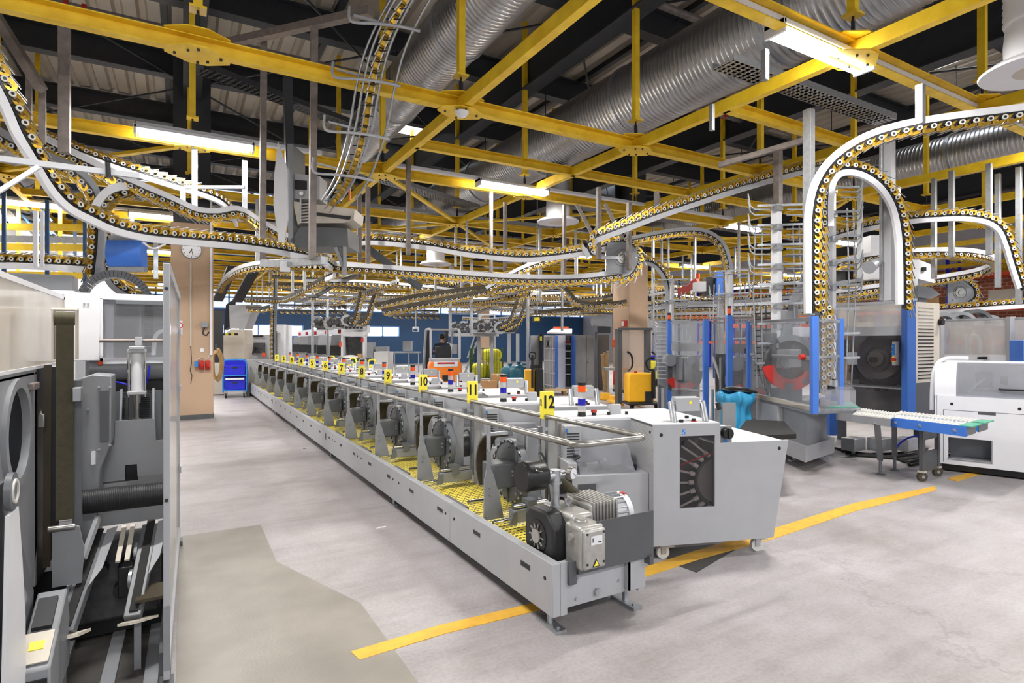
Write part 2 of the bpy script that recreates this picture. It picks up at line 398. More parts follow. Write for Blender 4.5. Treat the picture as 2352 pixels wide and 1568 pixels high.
for x0 in range(-20, 44, 4):
    o = struct(MB().bx(x0, x0 + 4, WY + .1, WY + .14, 3.75, 6.0), 'window_%d' % k, 'daylow'); k += 1
    fr = MB()
    for x in (x0, x0 + 1.33, x0 + 2.66): fr.bx(x - .045, x + .045, WY - .05, WY + .08, 3.75, 6.0)
    for z in (3.78, 4.5, 5.25, 5.95): fr.bx(x0, x0 + 4, WY - .05, WY + .08, z - .04, z + .04)
    fr.build('window_frame', 'bluefr', o)
for x0 in (-1.0, 8.0, 9.5):
    o = struct(MB().bx(x0, x0 + 1.1, WY - .06, WY - .02, .1, 2.0), 'door_%d' % (1 + int(x0 > 0) + int(x0 > 9)), 'daylow')
    fr = MB()
    for z in (.1, .75, 1.35, 1.98): fr.bx(x0, x0 + 1.1, WY - .1, WY - .01, z - .05, z + .05)
    for x in (x0, x0 + 1.1): fr.bx(x - .05, x + .05, WY - .1, WY - .01, .05, 2.0)
    fr.build('door_frame', 'bluefr', o)
# ---- right hand brick wall and left wall
def brick_mat():
    m = bpy.data.materials.new('red_brick'); m.use_nodes = True; N = m.node_tree.nodes; L = m.node_tree.links
    b = N['Principled BSDF']; tc = N.new('ShaderNodeTexCoord'); mp = N.new('ShaderNodeMapping'); mp.inputs['Rotation'].default_value = (0, math.pi / 2, math.pi / 2)
    L.new(tc.outputs['Object'], mp.inputs['Vector']); t = N.new('ShaderNodeTexBrick')
    t.inputs['Color1'].default_value = (*lin('CE7A5A'), 1); t.inputs['Color2'].default_value = (*lin('C26A4C'), 1); t.inputs['Mortar'].default_value = (*lin('DCB9A2'), 1)
    t.inputs['Scale'].default_value = 1.6; t.inputs['Mortar Size'].default_value = .03
    sp = N.new('ShaderNodeSeparateXYZ'); cb = N.new('ShaderNodeCombineXYZ'); L.new(tc.outputs['Object'], sp.inputs[0])
    L.new(sp.outputs[1], cb.inputs[0]); L.new(sp.outputs[2], cb.inputs[1]); L.new(cb.outputs[0], t.inputs['Vector'])
    L.new(t.outputs[0], b.inputs['Base Color']); b.inputs['Roughness'].default_value = .8; return m
M['brick'] = brick_mat()
struct(MB().bx(31, 31.3, -8, 20, 0, 5.0), 'wall_right', 'brick'); struct(MB().bx(31, 31.3, 20, 46, 0, 5.0), 'wall_right', 'grey'); struct(MB().bx(31, 31.3, -8, 46, 5.0, 8.4), 'wall_right', 'white')
struct(MB().bx(-16.3, -16, -8, 46, 0, 8.4), 'wall_left', 'beige')
# ---- pillars
def pillar(x0, x1, y0, y1, lab, m='concrete_col'):
    o = struct(MB().bx(x0, x1, y0, y1, 0, 4.15), 'pillar', m, bev=.012); o['label'] = lab; struct(ibeam(MB(), ((x0 + x1) / 2, (y0 + y1) / 2, 4.15), ((x0 + x1) / 2, (y0 + y1) / 2, 8.2), .7, .7, .06, .3), 'pillar', 'truss', smooth=0)
    b = MB().bx(x0 - .012, x1 + .012, y0 - .012, y1 + .012, 0, .1).build('baseboard', 'dark'); b.name = 'baseboard_pillar'; b['kind'] = 'structure'
    return o
pillar(-.19, .60, 13.87, 14.66, 'beige painted pillar carrying the round wall clock')
pillar(12.3, 13.09, 13.87, 14.66, 'beige pillar beside the yellow electric stacker')
for X, Y in ((24.3, 26), (24.3, 13.87), (20.4, 40.2), (-11.8, 14), (-11.8, 26)):
    struct(MB().bx(X, X + .75, Y, Y + .75, 0, 4.1), 'pillar', 'concrete_col'); struct(MB().bx(X + .1, X + .65, Y + .1, Y + .65, 4.1, 8.2), 'pillar', 'truss')
# ================================================================ YELLOW GRID
ZB = 4.70
GX = [.15 + 2.98 * i for i in range(-4, 11)]; GY = [3.42 + 3.32 * j for j in range(-1, 12)]
def chan(p, q, h=.16, wd=.09, t=.012):   # hollow looking channel: web plus flanges
    a, b = wd / 2, h / 2
    return MB().sweep([p, q], [(-a, -b), (a, -b), (a, -b + t), (-a + t, -b + t), (-a + t, b - t), (a, b - t), (a, b), (-a, b)])
for j, Y in enumerate(GY):
    o = chan((GX[0], Y, ZB), (GX[-1], Y, ZB), .17, .11).build('girder', 'yellow', smooth=0)
    if j < 5: tag(o, 'yellow steel girder running across the hall, %s row counted from the camera' % ORD[j], 'girder', 'yellow cross girders')
    else: tag(o, 'yellow steel girder running across the far part of the hall', 'girder', 'far yellow cross girders')
for i, X in enumerate(GX):
    if i == 4: continue
    y0 = 9.9 if X < 1 else -1
    o = chan((X, y0, ZB), (X, GY[-1], ZB), .15, .1).build('girder', 'yellow', smooth=0)
    if 1 < X < 13: tag(o, 'yellow steel girder running lengthwise, %s line beyond the clock pillar' % ORD[int((X - 1) / 2.98)], 'girder', 'yellow lengthwise girders')
    else: tag(o, 'yellow steel girder running lengthwise at the side of the hall', 'girder', 'outer yellow lengthwise girders')
# secondary girders half way between rows
for (xa, xb, Y, lb) in ((GX[5], GX[7], 8.38, 'yellow secondary girder ending above the rising clip conveyor'), (GX[6], GX[7], 5.05, 'yellow secondary girder beside the perforated cable tray'),
                        (GX[7], GX[10], 8.38, 'yellow secondary girder over the tall chain arch'), (GX[7], GX[9], 11.7, 'yellow secondary girder above the spiral chain loop')):
    tag(chan((xa, Y, ZB), (xb, Y, ZB), .15, .1).build('girder', 'yellow', smooth=0), lb, 'girder')
for j in range(4, 11):
    tag(chan((GX[3], GY[j] + 1.66, ZB), (GX[9], GY[j] + 1.66, ZB), .13, .09).build('girder', 'yellow', smooth=0), 'thinner yellow girder between the far cross girders', 'girder', 'far yellow secondary girders')
# flat diagonals of the plan bracing
def diag(a, b, lb, g=None, z=ZB - .03):
    tag(MB().bar((a[0], a[1], z), (b[0], b[1], z), .09, .05).build('brace', 'yellow', smooth=0), lb, 'brace', g)
diag((GX[5], GY[3]), (GX[6], GY[4]), 'yellow diagonal brace ending at the star shaped node, from the lamp side')
diag((GX[6], GY[4]), (GX[7], GY[3]), 'yellow diagonal brace from the star shaped node towards the duct diffuser')
diag((GX[5], GY[5]), (GX[6], GY[4]), 'yellow diagonal brace from the star shaped node away over the hopper line')
diag((GX[6], GY[4]), (GX[7], GY[5]), 'yellow diagonal brace from the star shaped node away over the forklift')
for a, b in (((7, 3), (8, 4)), ((8, 4), (9, 3)), ((3, 4), (4, 3)), ((2, 3), (3, 4)), ((9, 4), (10, 3)), ((8, 2), (9, 3)), ((7, 5), (8, 6)), ((8, 6), (9, 5)), ((5, 7), (6, 6)), ((6, 6), (7, 7)), ((3, 6), (4, 5))):
    diag((GX[a[0]], GY[a[1]]), (GX[b[0]], GY[b[1]]), 'yellow diagonal brace lying flat in the far girder grid', 'far yellow diagonal braces')
# gusset plates at the nodes
def gusset(X, Y, s, lb, g):
    mb = MB()
    for z in (ZB - .1, ZB + .088):
        mb.prism([(X - s, Y - s * .25), (X - s * .3, Y - s * .7), (X + s * .3, Y - s * .7), (X + s, Y - s * .25), (X + s, Y + s * .25), (X + s * .3, Y + s * .7), (X - s * .3, Y + s * .7), (X - s, Y + s * .25)], .012, mv(0, 0, z))
    o = mb.build('gusset_plate', 'yellow', smooth=0); tag(o, lb, 'gusset plate', g)
    b = MB()
    for dx, dy in ((-.7, .1), (-.3, -.3), (.3, .3), (.7, -.1), (0, .5), (0, -.5)): b.cyl((X + dx * s, Y + dy * s, ZB - .12), (X + dx * s, Y + dy * s, ZB - .1), .014, n=6)
    b.build('bolt', 'char', o)
NAMED = {(4, 2): 'above the hanging lamp by the clock pillar', (5, 2): 'below the silver duct, smoke detector side', (6, 2): 'in front of the large silver duct', (7, 2): 'where the long girder ends over the clip conveyor',
         (6, 1): 'beside the bright lamp', (5, 3): 'behind the rising caged conveyor', (6, 4): 'with braces meeting in a star', (7, 1): 'at the end of the white lamp trunking'}
for i in range(2, 11):
    for j in range(1, 8):
        if (i, j) in NAMED: gusset(GX[i], GY[j], .3, 'yellow bolted gusset plate ' + NAMED[(i, j)], 'yellow gusset plates')
        else: gusset(GX[i], GY[j], .24, 'yellow bolted gusset plate at a crossing of the girder grid', 'plain gusset plates')
# hanger posts from the roof to the nodes
HN = {(4, 2): 'nearest the clock pillar, in front of its lamp', (5, 2): 'beside the caged conveyor', (6, 2): 'crossing the large silver duct', (6, 1): 'above the bright lamp', (6, 3): 'between the two silver ducts', (7, 1): 'close to the round ceiling diffuser'}
for i in range(1, 11):
    for j in range(1, 9):
        X, Y = GX[i], GY[j]
        lb = 'yellow hanger post with turnbuckle ' + HN[(i, j)] if (i, j) in HN else 'yellow hanger post dropping from the roof to the girder grid'
        t = thing('hanger_post', lb, 'hanger post', (X, Y, ZB), group='yellow hanger posts' if (i, j) in HN else 'plain hanger posts')
        MB().bar((X, Y, ZB + .38), (X, Y, 8.2), .085, .085).bx(X - .08, X + .08, Y - .08, Y + .08, ZB + .36, ZB + .385).build('post', 'yellow', t, smooth=0)
        MB().cyl((X, Y, ZB + .08), (X, Y, ZB + .36), .014, n=6).bar((X - .022, Y, ZB + .15), (X - .022, Y, ZB + .31), .012).bar((X + .022, Y, ZB + .15), (X + .022, Y, ZB + .31), .012).build('turnbuckle', 'char', t, smooth=0)
# ================================================================ LAMPS
def lamp(X, Y, z, L, lb, g=None, power=True):
    t = thing('strip_lamp', lb, 'lamp', (X, Y, z), group=g)
    MB().bx(X - .03, X + L + .03, Y - .11, Y + .11, z + .05, z + .1).build('housing', 'white', t, bev=.006)
    for s in ((-.058, .058) if L < 3 else (0,)):
        MB().cyl((X + .03, Y + s, z + .01), (X + L - .03, Y + s, z + .01), .038, n=12).build('tube', 'tube', t)
    MB().bx(X - .03, X, Y - .11, Y + .11, z - .03, z + .1).bx(X + L, X + L + .03, Y - .11, Y + .11, z - .03, z + .1).build('end_cap', 'white', t)
    if power:
        ld = bpy.data.lights.new('tube_light', 'AREA'); ld.shape = 'RECTANGLE'; ld.size = L; ld.size_y = .12; ld.energy = LAMP_W * L / 1.5
        ld.color = (1, .985, .96)
        lo = bpy.data.objects.new('tube_light', ld); COL.objects.link(lo); lo.parent = t
        lo.location = (L / 2, 0, -.03)
    return t
ZL = 4.61
def trunk(X0, X1, Y, lb, z=ZL, g=None):
    tag(MB().bx(X0, X1, Y - .05, Y + .05, z + .1, z + .16).build('lamp_trunking', 'white', bev=.006), lb, 'trunking', g)
lamp(4.95, 3.50, ZL, 1.5, 'very bright twin tube strip lamp hanging closest to the camera')
lamp(10.95, 3.50, ZL, 1.5, 'bright strip lamp over the tall chain arch')
lamp(-1.05, 3.50, ZL, 1.5, 'strip lamp over the panelled machine beside the aisle')
trunk(-2, 13, 3.50, 'white lamp trunking beneath the first yellow cross girder')
lamp(-.55, 9.72, ZL, 1.5, 'strip lamp behind the grey post in front of the clock pillar')
lamp(4.86, 9.66, ZL, 1.5, 'strip lamp in front of the round duct drop')
lamp(12.1, 10.0, ZL, 1.3, 'strip lamp beside the wire bracket tower')
trunk(-.55, 2.0, 9.72, 'white lamp trunking leading to the lamp by the clock pillar')
trunk(3.2, 12.4, 9.72, 'white lamp trunking past the duct diffuser')
lamp(-3.75, 16.0, ZL, 1.5, 'strip lamp behind the wide white chain curve')
lamp(16.9, 10.0, ZL, 1.5, 'strip lamp shining over the spiral chain loop')
lamp(16.9, 3.5, ZL, 1.5, 'strip lamp over the shrink machine')
n = 0
for j in range(2, 6):
    for i in range(-1, 5):
        X, Y = -1.05 + 6 * i, 3.5 + 6.3 * j
        lamp(X, Y, ZL, 1.5, 'distant strip lamp under the yellow girder grid', 'distant strip lamps')
    trunk(-9, 27, 3.5 + 6.3 * j, 'long white lamp trunking in the far part of the hall', g='far lamp trunking')
for X, Y in ((-1, -3), (5, -3), (11, -3), (-7, 3.5), (-7, 9.7)):
    lamp(X, Y, ZL, 1.5, 'strip lamp hanging outside the view', 'strip lamps outside the view')
# ================================================================ DUCTS
def duct(X, Y0, Y1, z, R, lb, step=.085):
    t = thing('ventilation_duct', lb, 'duct', (X, Y0, z))
    prof = []; y = 0.; n = int((Y1 - Y0) / step)
    for k in range(n): prof += [(R, k * step), (R, k * step + step * .72), (R + .008, k * step + step * .86)]
    T = mv(X, Y0, z) @ Matrix.Rotation(-math.pi / 2, 4, 'X')
    MB().lathe(prof, T, 36).build('duct_tube', 'ductm', t, smooth=60)
    for k in range(1, int((Y1 - Y0) / 3) + 1):
        MB().arc(R, R + .03, 0, 360, .06, mv(X, Y0 + k * 3, z) @ Matrix.Rotation(-math.pi / 2, 4, 'X')).build('joint_ring', 'zinc', t)
        MB().cyl((X, Y0 + k * 3, z + R), (X, Y0 + k * 3, 8.2), .012, n=6).build('suspension_rod', 'char', t)
    return t
duct(7.24, -1, 26, 6.1, .6, 'large silver spiral duct running above the yellow girders')
duct(3.7, -1, 14, 6.45, .46, 'silver spiral duct behind the caged rising conveyor')
duct(15.9, 3.5, 30, 6.05, .5, 'silver spiral duct behind the tall chain arch')
duct(-3.8, 2, 20, 6.3, .5, 'silver spiral duct over the panelled machine')
def diffuser(X, Y, z0, lb, topz=5.55, m='zinc'):
    t = thing('air_diffuser', lb, 'diffuser', (X, Y, z0))
    prof = [(.26, k * .07) if i == 0 else (.275, k * .07 + .035) for k in range(int((topz - z0 - .45) / .07)) for i in (0, 1)]
    MB().lathe(prof, mv(X, Y, z0 + .42), 24).build('duct_drop', m, t, smooth=60)
    MB().lathe([(.26, 0), (.27, .22), (.25, .42)], mv(X, Y, z0 + .02), 24).build('neck', 'white', t)
    MB().lathe([(.30, .0), (.46, .0), (.47, .02), (.40, .07), (.27, .10)], mv(X, Y, z0 - .05), 32).build('flange', 'white', t)
    MB().lathe([(0, 0), (.1, 0), (.2, .03), (.22, .06), (0, .06)], mv(X, Y, z0 - .08), 24).build('swirl_plate', 'beige', t)
    for a in range(0, 180, 45):
        d = V((math.cos(math.radians(a)), math.sin(math.radians(a)), 0)) * .3
        MB().bar(V((X, Y, z0 - .03)) - d, V((X, Y, z0 - .03)) + d, .014).build('spoke', 'mid', t)
diffuser(7.24, 10.5, 4.34, 'round white air diffuser on a silver drop behind the lamp trunking')
diffuser(7.24, 2.27, 4.34, 'large round white air diffuser cut by the upper picture corner', m='white')
diffuser(6.6, 16.0, 4.0, 'round air diffuser hanging over the far conveyor rails')
# ---- cable trays, pipes
def tray(p, q, wd, lb, mname='zinc'):
    p, q = V(p), V(q); t = thing('cable_tray', lb, 'cable tray', p)
    d = (q - p).normalized(); s = d.cross(UP).normalized(); L = (q - p).length
    mb = MB()
    for k in range(-2, 3): mb.bar(p + s * (wd * .22 * k), q + s * (wd * .22 * k), wd * .16, .004)
    for k in range(int(L / .09)): c = p + d * (k * .09); mb.bar(c - s * wd * .48, c + s * wd * .48, .05, .004)
    mb.build('perforated_floor', mname, t, smooth=0)
    for sg in (-1, 1): MB().bar(p + s * (sg * wd / 2) + UP * .04, q + s * (sg * wd / 2) + UP * .04, .006, .09).build('side_rail', mname, t, smooth=0)
    return t
tray((5.6, 4.66, 4.95), (9.2, 4.66, 4.95), .3, 'perforated steel cable tray under the large silver duct')
tray(atz(470, 165, 5.7), atz(830, 300, 5.7), .3, 'dark perforated cable tray behind the caged conveyor', 'truss')
tray(atz(815, 395, 4.95), atz(1090, 480, 4.95), .35, 'pale cable tray behind the yellow star node')
tray((8.5, 12.0, 5.1), (20, 12.0, 5.1), .35, 'cable tray crossing behind the tall chain arch')
tray((2, 15.5, 5.3), (12, 15.5, 5.3), .4, 'cable tray far behind the star shaped node')
def pipe(p, q, r, lb, mname, cat='pipe'):
    t = thing('sprinkler_pipe', lb, cat, p); p, q = V(p), V(q)
    MB().cyl(p, q, r, n=12).build('pipe_run', mname, t)
    d = (q - p).normalized()
    for k in range(1, int((q - p).length / 1.7)):
        for o_ in (0, .22): MB().cyl(p + d * (1.7 * k + o_), p + d * (1.7 * k + o_ + .06), r * 1.35, n=12).build('coupling', 'red', t)
pipe((2.5, 6.9, 7.15), (9, 6.9, 7.15), .06, 'pinkish pipe with red couplings between the silver ducts', 'primer')
pipe((-3.2, 10.6, 6.6), (3.2, 10.6, 6.6), .06, 'dark pipe with red couplings above the clock pillar lamp', 'primer')
pipe((7.9, 9.6, 7.2), (14, 9.6, 7.2), .06, 'dim pipe beyond the large silver duct', 'primer')
pipe(atz(1270, 110, 7.6), atz(1400, 30, 7.6), .035, 'red pipe high under the roof beside the large duct', 'red')
pipe(atz(1240, 175, 7.6), atz(1130, 260, 7.6), .035, 'red pipe under the roof over the first duct', 'red')
tag(MB().lathe([(0, .0), (.05, .01), (.085, .05), (.09, .07), (.03, .09), (0, .09)], mv(GX[5] - .05, GY[2] - .13, ZB - .21), 16).build('smoke_detector', 'white'), 'small white smoke detector under the girder node', 'smoke detector')
# ================================================================ CLIP CHAIN CONVEYORS
def clip_mesh(wings=True):
    mb = MB()
    mb.bx(-.05, .05, -.022, .022, -.024, .012)
    mb.m(1).arc(.013, .024, 0, 360, .014, mv(-.02, -.03, .012) @ Matrix.Rotation(math.pi / 2, 4, 'X'), 12).arc(.013, .024, 0, 360, .014, mv(-.02, .044, .012) @ Matrix.Rotation(math.pi / 2, 4, 'X'), 12)
    mb.m(0).cyl((-.02, -.04, .012), (-.02, .04, .012), .013, n=8)
    mb.m(2).prism([(-.015, .012), (-.03, .045), (-.005, .062), (.04, .07), (.066, .055), (.07, .03), (.055, .012), (.045, .03), (.03, .044), (.008, .036)], .056, mv(0, .028, 0) @ XZ)
    mb.prism([(.02, -.01), (.055, .0), (.07, .03), (.04, .02)], .07, mv(0, .035, 0) @ XZ)
    if wings:
        for s in (-.026, .026): mb.m(3).bar((.05, s, .058), (.15, s * 1.2, .088), .012, .005)
    return mb
def prep(name):
    o = clip_mesh().build(name, ['black', 'ring', 'gold', 'steel'], smooth=0); me = o.data; bpy.data.objects.remove(o); return me
CLIP = prep('clip')
CLIPV = [(v.co.copy()) for v in CLIP.vertices]; CLIPF = [tuple(p.vertices) for p in CLIP.polygons]; CLIPM = [p.material_index for p in CLIP.polygons]
def frames(pts, planeN, sgn, upv=None):
    U = []
    for i, p in enumerate(pts):
        t = (pts[min(i + 1, len(pts) - 1)] - pts[max(i - 1, 0)]).normalized()
        u = V(planeN).cross(t) * sgn if planeN is not None else V(upv or (0, 0, 1)) * sgn
        U.append((u - t * u.dot(t)).normalized())
    return U
def chain(label, ctrl, sgn=1, planeN=None, upv=None, pitch=.125, rail='white', rw=.05, rh=.075, sc=1.2, world=False, clips=True, cover=False, flip=False):
    P = ctrl if world else [at(*c) for c in ctrl]
    if flip: P = P[::-1]
    line = resample(crom(P, 10), .04 if pitch < .2 else .08); U = frames(line, planeN, sgn, upv)
    t = thing('clip_conveyor', label, 'chain conveyor', line[0])
    rl = [p - u * (.062 * sc) for p, u in zip(line, U)]
    a, b = rw / 2, rh / 2
    MB().sweep(rl, [(-a, -b), (a, -b), (a, b), (-a, b)], U).build('rail', rail, t, smooth=30)
    ch = [p - u * (.012 * sc) for p, u in zip(line, U)]
    MB().sweep(ch, [(-.018, -.014), (.018, -.014), (.018, .014), (-.018, .014)], U).build('chain', 'black', t, smooth=30)
    if not clips: return t
    pos = []; acc = 0.; need = pitch / 2
    for i in range(len(line) - 1):
        L = (line[i + 1] - line[i]).length; q = 0.
        while L - q >= need:
            q += need; need = pitch; f = q / L
            pos.append((line[i].lerp(line[i + 1], f), (line[i + 1] - line[i]).normalized(), U[i]))
        need -= L - q
    eye = V((0, 0, EYE)); order = sorted(range(len(pos)), key=lambda k: (pos[k][0] - eye).length)
    near = set(order[:100]); rest = MB(); Ri = ROOT[t.name].inverted()
    for k, (p, tt, u) in enumerate(pos):
        y = u.cross(tt).normalized(); T = Matrix(((tt.x, y.x, u.x, p.x), (tt.y, y.y, u.y, p.y), (tt.z, y.z, u.z, p.z), (0, 0, 0, 1))) @ Matrix.Scale(sc, 4)
        if k in near:
            o = bpy.data.objects.new('clip', CLIP); COL.objects.link(o); o.parent = t; o.matrix_local = Ri @ T
        else:
            o_ = len(rest.v); rest.v += [T @ v for v in CLIPV]; rest.f += [tuple(i + o_ for i in f) for f in CLIPF]; rest.mi += CLIPM
    if rest.v: rest.build('clip_run', ['black', 'ring', 'gold', 'steel'], t, smooth=0, kind='stuff')
    return t
NV = -FWD
chain('big white railed clip conveyor sweeping down in front of the hall and past the clock', [(-120, -60, 5.0), (-50, 70, 5.1), (8, 190, 5.2), (45, 275, 5.3), (76, 343, 5.4), (116, 412, 5.6), (160, 462, 5.8), (214, 492, 6.05), (265, 515, 6.3), (333, 532, 6.6), (410, 541, 7.0), (510, 550, 7.5), (600, 561, 8.1), (665, 573, 8.7), (720, 585, 9.2), (757, 603, 9.9), (768, 622, 10.5), (748, 634, 11)], sgn=1)
chain('grey railed clip conveyor with hanging clips between two other chains above the machine', [(60, 318, 7.0), (110, 335, 7.1), (230, 395, 7.3), (330, 440, 7.6), (400, 470, 7.9), (450, 492, 8.2), (500, 496, 8.4), (550, 491, 8.6), (600, 520, 9), (680, 562, 9.6), (760, 600, 10.4)], sgn=-1)
chain('upper clip conveyor on a white rail behind the hanging grey posts', [(60, 290, 8.4), (110, 315, 8.5), (200, 350, 8.7), (300, 385, 8.9), (400, 418, 9.2), (460, 436, 9.5), (505, 455, 9.9), (530, 480, 10.4), (545, 510, 11)], sgn=1)
chain('low clip conveyor crossing behind the hazy machine cover', [(-60, 600, 7.6), (0, 597, 7.6), (90, 600, 7.6), (210, 607, 7.6)], sgn=1)
chain('upright clip conveyor strand beside the blue cover plate', [(222, 470, 7.2), (222, 520, 7.2), (220, 570, 7.2), (212, 640, 7.2)], planeN=NV, sgn=-1, rail='mid')
chain('second upright clip strand behind the blue cover plate', [(245, 470, 7.6), (246, 520, 7.6), (246, 580, 7.6), (262, 640, 7.7), (300, 670, 7.8), (340, 690, 7.9)], planeN=NV, sgn=1, rail='mid')
chain('white curved end of a clip chain above the blue cover plate', [(232, 500, 6.9), (240, 478, 6.9), (255, 458, 6.9), (275, 446, 6.9), (300, 444, 7.0)], planeN=NV, sgn=-1, rh=.1, rw=.09)
chain('clip conveyor falling behind the first white rail near the hall side', [(-30, 300, 6.6), (40, 340, 6.7), (110, 372, 6.8), (170, 400, 6.9), (205, 440, 7.0), (222, 490, 7.1)], sgn=-1, rail='mid')
# loop with the first turning wheel
chain('clip conveyor upper run ending over the grey turning wheel', [(800, 551, 10.4), (860, 548, 10.3), (930, 554, 10.2), (1000, 562, 10.1), (1060, 573, 10.0), (1130, 582, 10), (1200, 587, 10), (1260, 584, 10), (1320, 576, 10), (1370, 566, 10), (1405, 557, 10), (1430, 551, 10), (1452, 560, 10), (1466, 585, 10), (1464, 612, 10), (1450, 632, 10), (1425, 643, 10)], planeN=NV, sgn=1)
chain('clip conveyor lower run hanging under a white rail towards the turning wheel', [(505, 668, 12.5), (518, 645, 12), (545, 626, 11.4), (580, 615, 11), (640, 609, 10.6), (735, 612, 10.2), (800, 617, 10), (900, 624, 10), (1000, 631, 10), (1130, 641, 10), (1230, 645, 10), (1330, 644, 10), (1425, 634, 10)], sgn=-1)
chain('long clip conveyor climbing on a grey rail from the wheel towards the tall arch', [(1362, 585, 8.6), (1352, 565, 8.6), (1358, 548, 8.6), (1380, 536, 8.6), (1440, 514, 8.7), (1500, 491, 8.8), (1600, 457, 9), (1700, 425, 9.2), (1780, 402, 9.4), (1850, 384, 9.6), (1930, 366, 9.9)], sgn=1, rail='grey')
# tall arch at the side
chain('wide white clip conveyor arch from the ceiling down to the blue framed machine', [(2460, 250, 5.9), (2352, 263, 6.1), (2250, 275, 6.25), (2150, 288, 6.4), (2060, 304, 6.6), (1985, 330, 6.75), (1925, 370, 6.85), (1888, 420, 6.95), (1872, 480, 7.0), (1869, 560, 7.0), (1869, 640, 7.0), (1870, 722, 7.0)], planeN=NV, sgn=1)
chain('inner clip conveyor arch turning over the grey guard machine', [(1893, 520, 7.3), (1893, 460, 7.3), (1900, 415, 7.3), (1920, 390, 7.3), (1950, 383, 7.35), (1990, 393, 7.4), (2030, 422, 7.45), (2060, 470, 7.5), (2074, 530, 7.5), (2078, 600, 7.5), (2079, 700, 7.5)], planeN=NV, sgn=1)
chain('straight upright clip strand between the arch and the wire bracket tower', [(1884, 470, 7.6), (1884, 560, 7.6), (1884, 640, 7.6), (1884, 760, 7.6), (1886, 900, 7.6)], planeN=NV, sgn=1, rail='dark')
# loops far side
chain('upper flat loop of clip conveyor dropping beside the brick wall', [(1890, 545, 11.5), (1980, 520, 10.6), (2085, 500, 9.8), (2150, 494, 9.6), (2210, 492, 9.5), (2265, 500, 9.5), (2300, 522, 9.5), (2318, 560, 9.5), (2330, 600, 9.5), (2350, 660, 9.5)], planeN=NV, sgn=1)
chain('lower oval loop of clip conveyor with hanging clips under a white rail', [(1890, 622, 11.5), (1960, 600, 11), (2040, 588, 10.6), (2120, 583, 10.3), (2200, 583, 10.2), (2250, 588, 10.3), (2280, 598, 10.7), (2282, 612, 11.2), (2250, 626, 11.6), (2180, 640, 11.6), (2090, 653, 11.3), (1990, 668, 11.2), (1900, 680, 11.4)], sgn=-1)
chain('short clip conveyor run under the second grey turning wheel', [(2150, 708, 11.5), (2215, 704, 11.3), (2290, 698, 11), (2420, 690, 10.6)], sgn=1)
chain('clip chain around the second grey turning wheel', [(2160, 646, 12), (2205, 644, 12), (2230, 654, 12), (2240, 672, 12), (2232, 690, 12), (2205, 700, 12)], planeN=NV, sgn=1, rail='mid')
# caged conveyor from the ceiling
CAGE = [(1015, -110, 6.0), (950, -20, 6.15), (905, 55, 6.3), (872, 130, 6.45), (852, 210, 6.6), (838, 290, 6.8), (820, 360, 7.0), (797, 420, 7.3), (765, 470, 7.6)]
chain('caged clip conveyor curving down from the ceiling into the grey hopper', CAGE, upv=tuple(-FWD + RGT * .35), sgn=1, rail='zinc', rw=.09)
cl = resample(crom([at(*c) for c in CAGE], 8), .12)
tcage = thing('wire_cage', 'bent wire cage around the conveyor curving down from the ceiling', 'wire guard', cl[0])
for off, fo in ((-.16, -.05), (-.05, -.16), (.14, -.16), (.30, -.12)):
    MB().tube([p + RGT * off + FWD * fo for p in cl], .014, 6).build('guard_wire', 'zinc', tcage)
for k in range(3, len(cl), 5):
    p = cl[k]
    q = [p + RGT * -.42 + UP * .22 + FWD * -.1, p + RGT * -.40 + UP * .06 + FWD * -.18, p + RGT * -.34 + FWD * -.19, p + RGT * -.1 + FWD * -.2 - UP * .02, p + RGT * .15 + FWD * -.2 - UP * .05, p + RGT * .36 + FWD * -.18 - UP * .09]
    MB().tube(crom(q, 4), .016, 6).build('bracket', 'grey', tcage)
    MB().bar(p + RGT * -.4 + UP * .18, p + RGT * -.08 + UP * .1, .03, .02).build('bracket_arm', 'grey', tcage)
for k in range(2, len(cl), 1):
    p = cl[k]; MB().bar(p + RGT * -.12 + FWD * -.05, p + RGT * .12 + FWD * -.1 - UP * .03, .01).build('cross_wire', 'char', tcage)
# medium distance arches and runs
chain('clip conveyor arch with a grey rail dropping to the second blue framed machine', [(1120, 668, 13.0), (1200, 622, 12.8), (1300, 588, 12.7), (1400, 566, 12.6), (1480, 548, 12.5), (1550, 536, 12.4), (1610, 536, 12.3), (1650, 558, 12.2), (1668, 600, 12.2), (1672, 660, 12.2), (1672, 725, 12.2)], planeN=NV, sgn=1, rail='grey', flip=True)
chain('smaller clip conveyor arch dropping between the pillar and the blue post', [(1440, 605, 13), (1490, 598, 13), (1520, 618, 13), (1537, 655, 13), (1541, 735, 13)], planeN=NV, sgn=-1, rail='grey', flip=True)
def far(label, ctrl, sgn=-1, rail='brown', pitch=.16, **k): return chain(label, ctrl, sgn=sgn, rail=rail, pitch=pitch, **k)
far('long brown conveyor rail running away under the white railed run, upper of two', [(862, 706, 15), (960, 684, 15), (1080, 668, 15), (1180, 658, 14.6), (1290, 648, 14)], pitch=.14)
far('long brown conveyor rail ending in a pointed tip, lower of two', [(878, 719, 14), (980, 700, 14), (1100, 676, 14), (1230, 655, 13.5), (1420, 640, 13)], pitch=.14)
far('thin clip conveyor dipping behind the beige pillar', [(1186, 674, 16), (1230, 662, 16), (1280, 656, 16), (1298, 668, 16), (1318, 690, 16), (1350, 702, 16), (1410, 696, 16)])
far('level clip conveyor behind the square yellow control box', [(1228, 722, 17), (1300, 716, 17), (1360, 708, 17), (1440, 696, 17)])
far('clip conveyor rising over the blue cart corner', [(560, 688, 19), (640, 690, 18), (668, 684, 17), (700, 668, 16), (760, 636, 15), (790, 626, 15)])
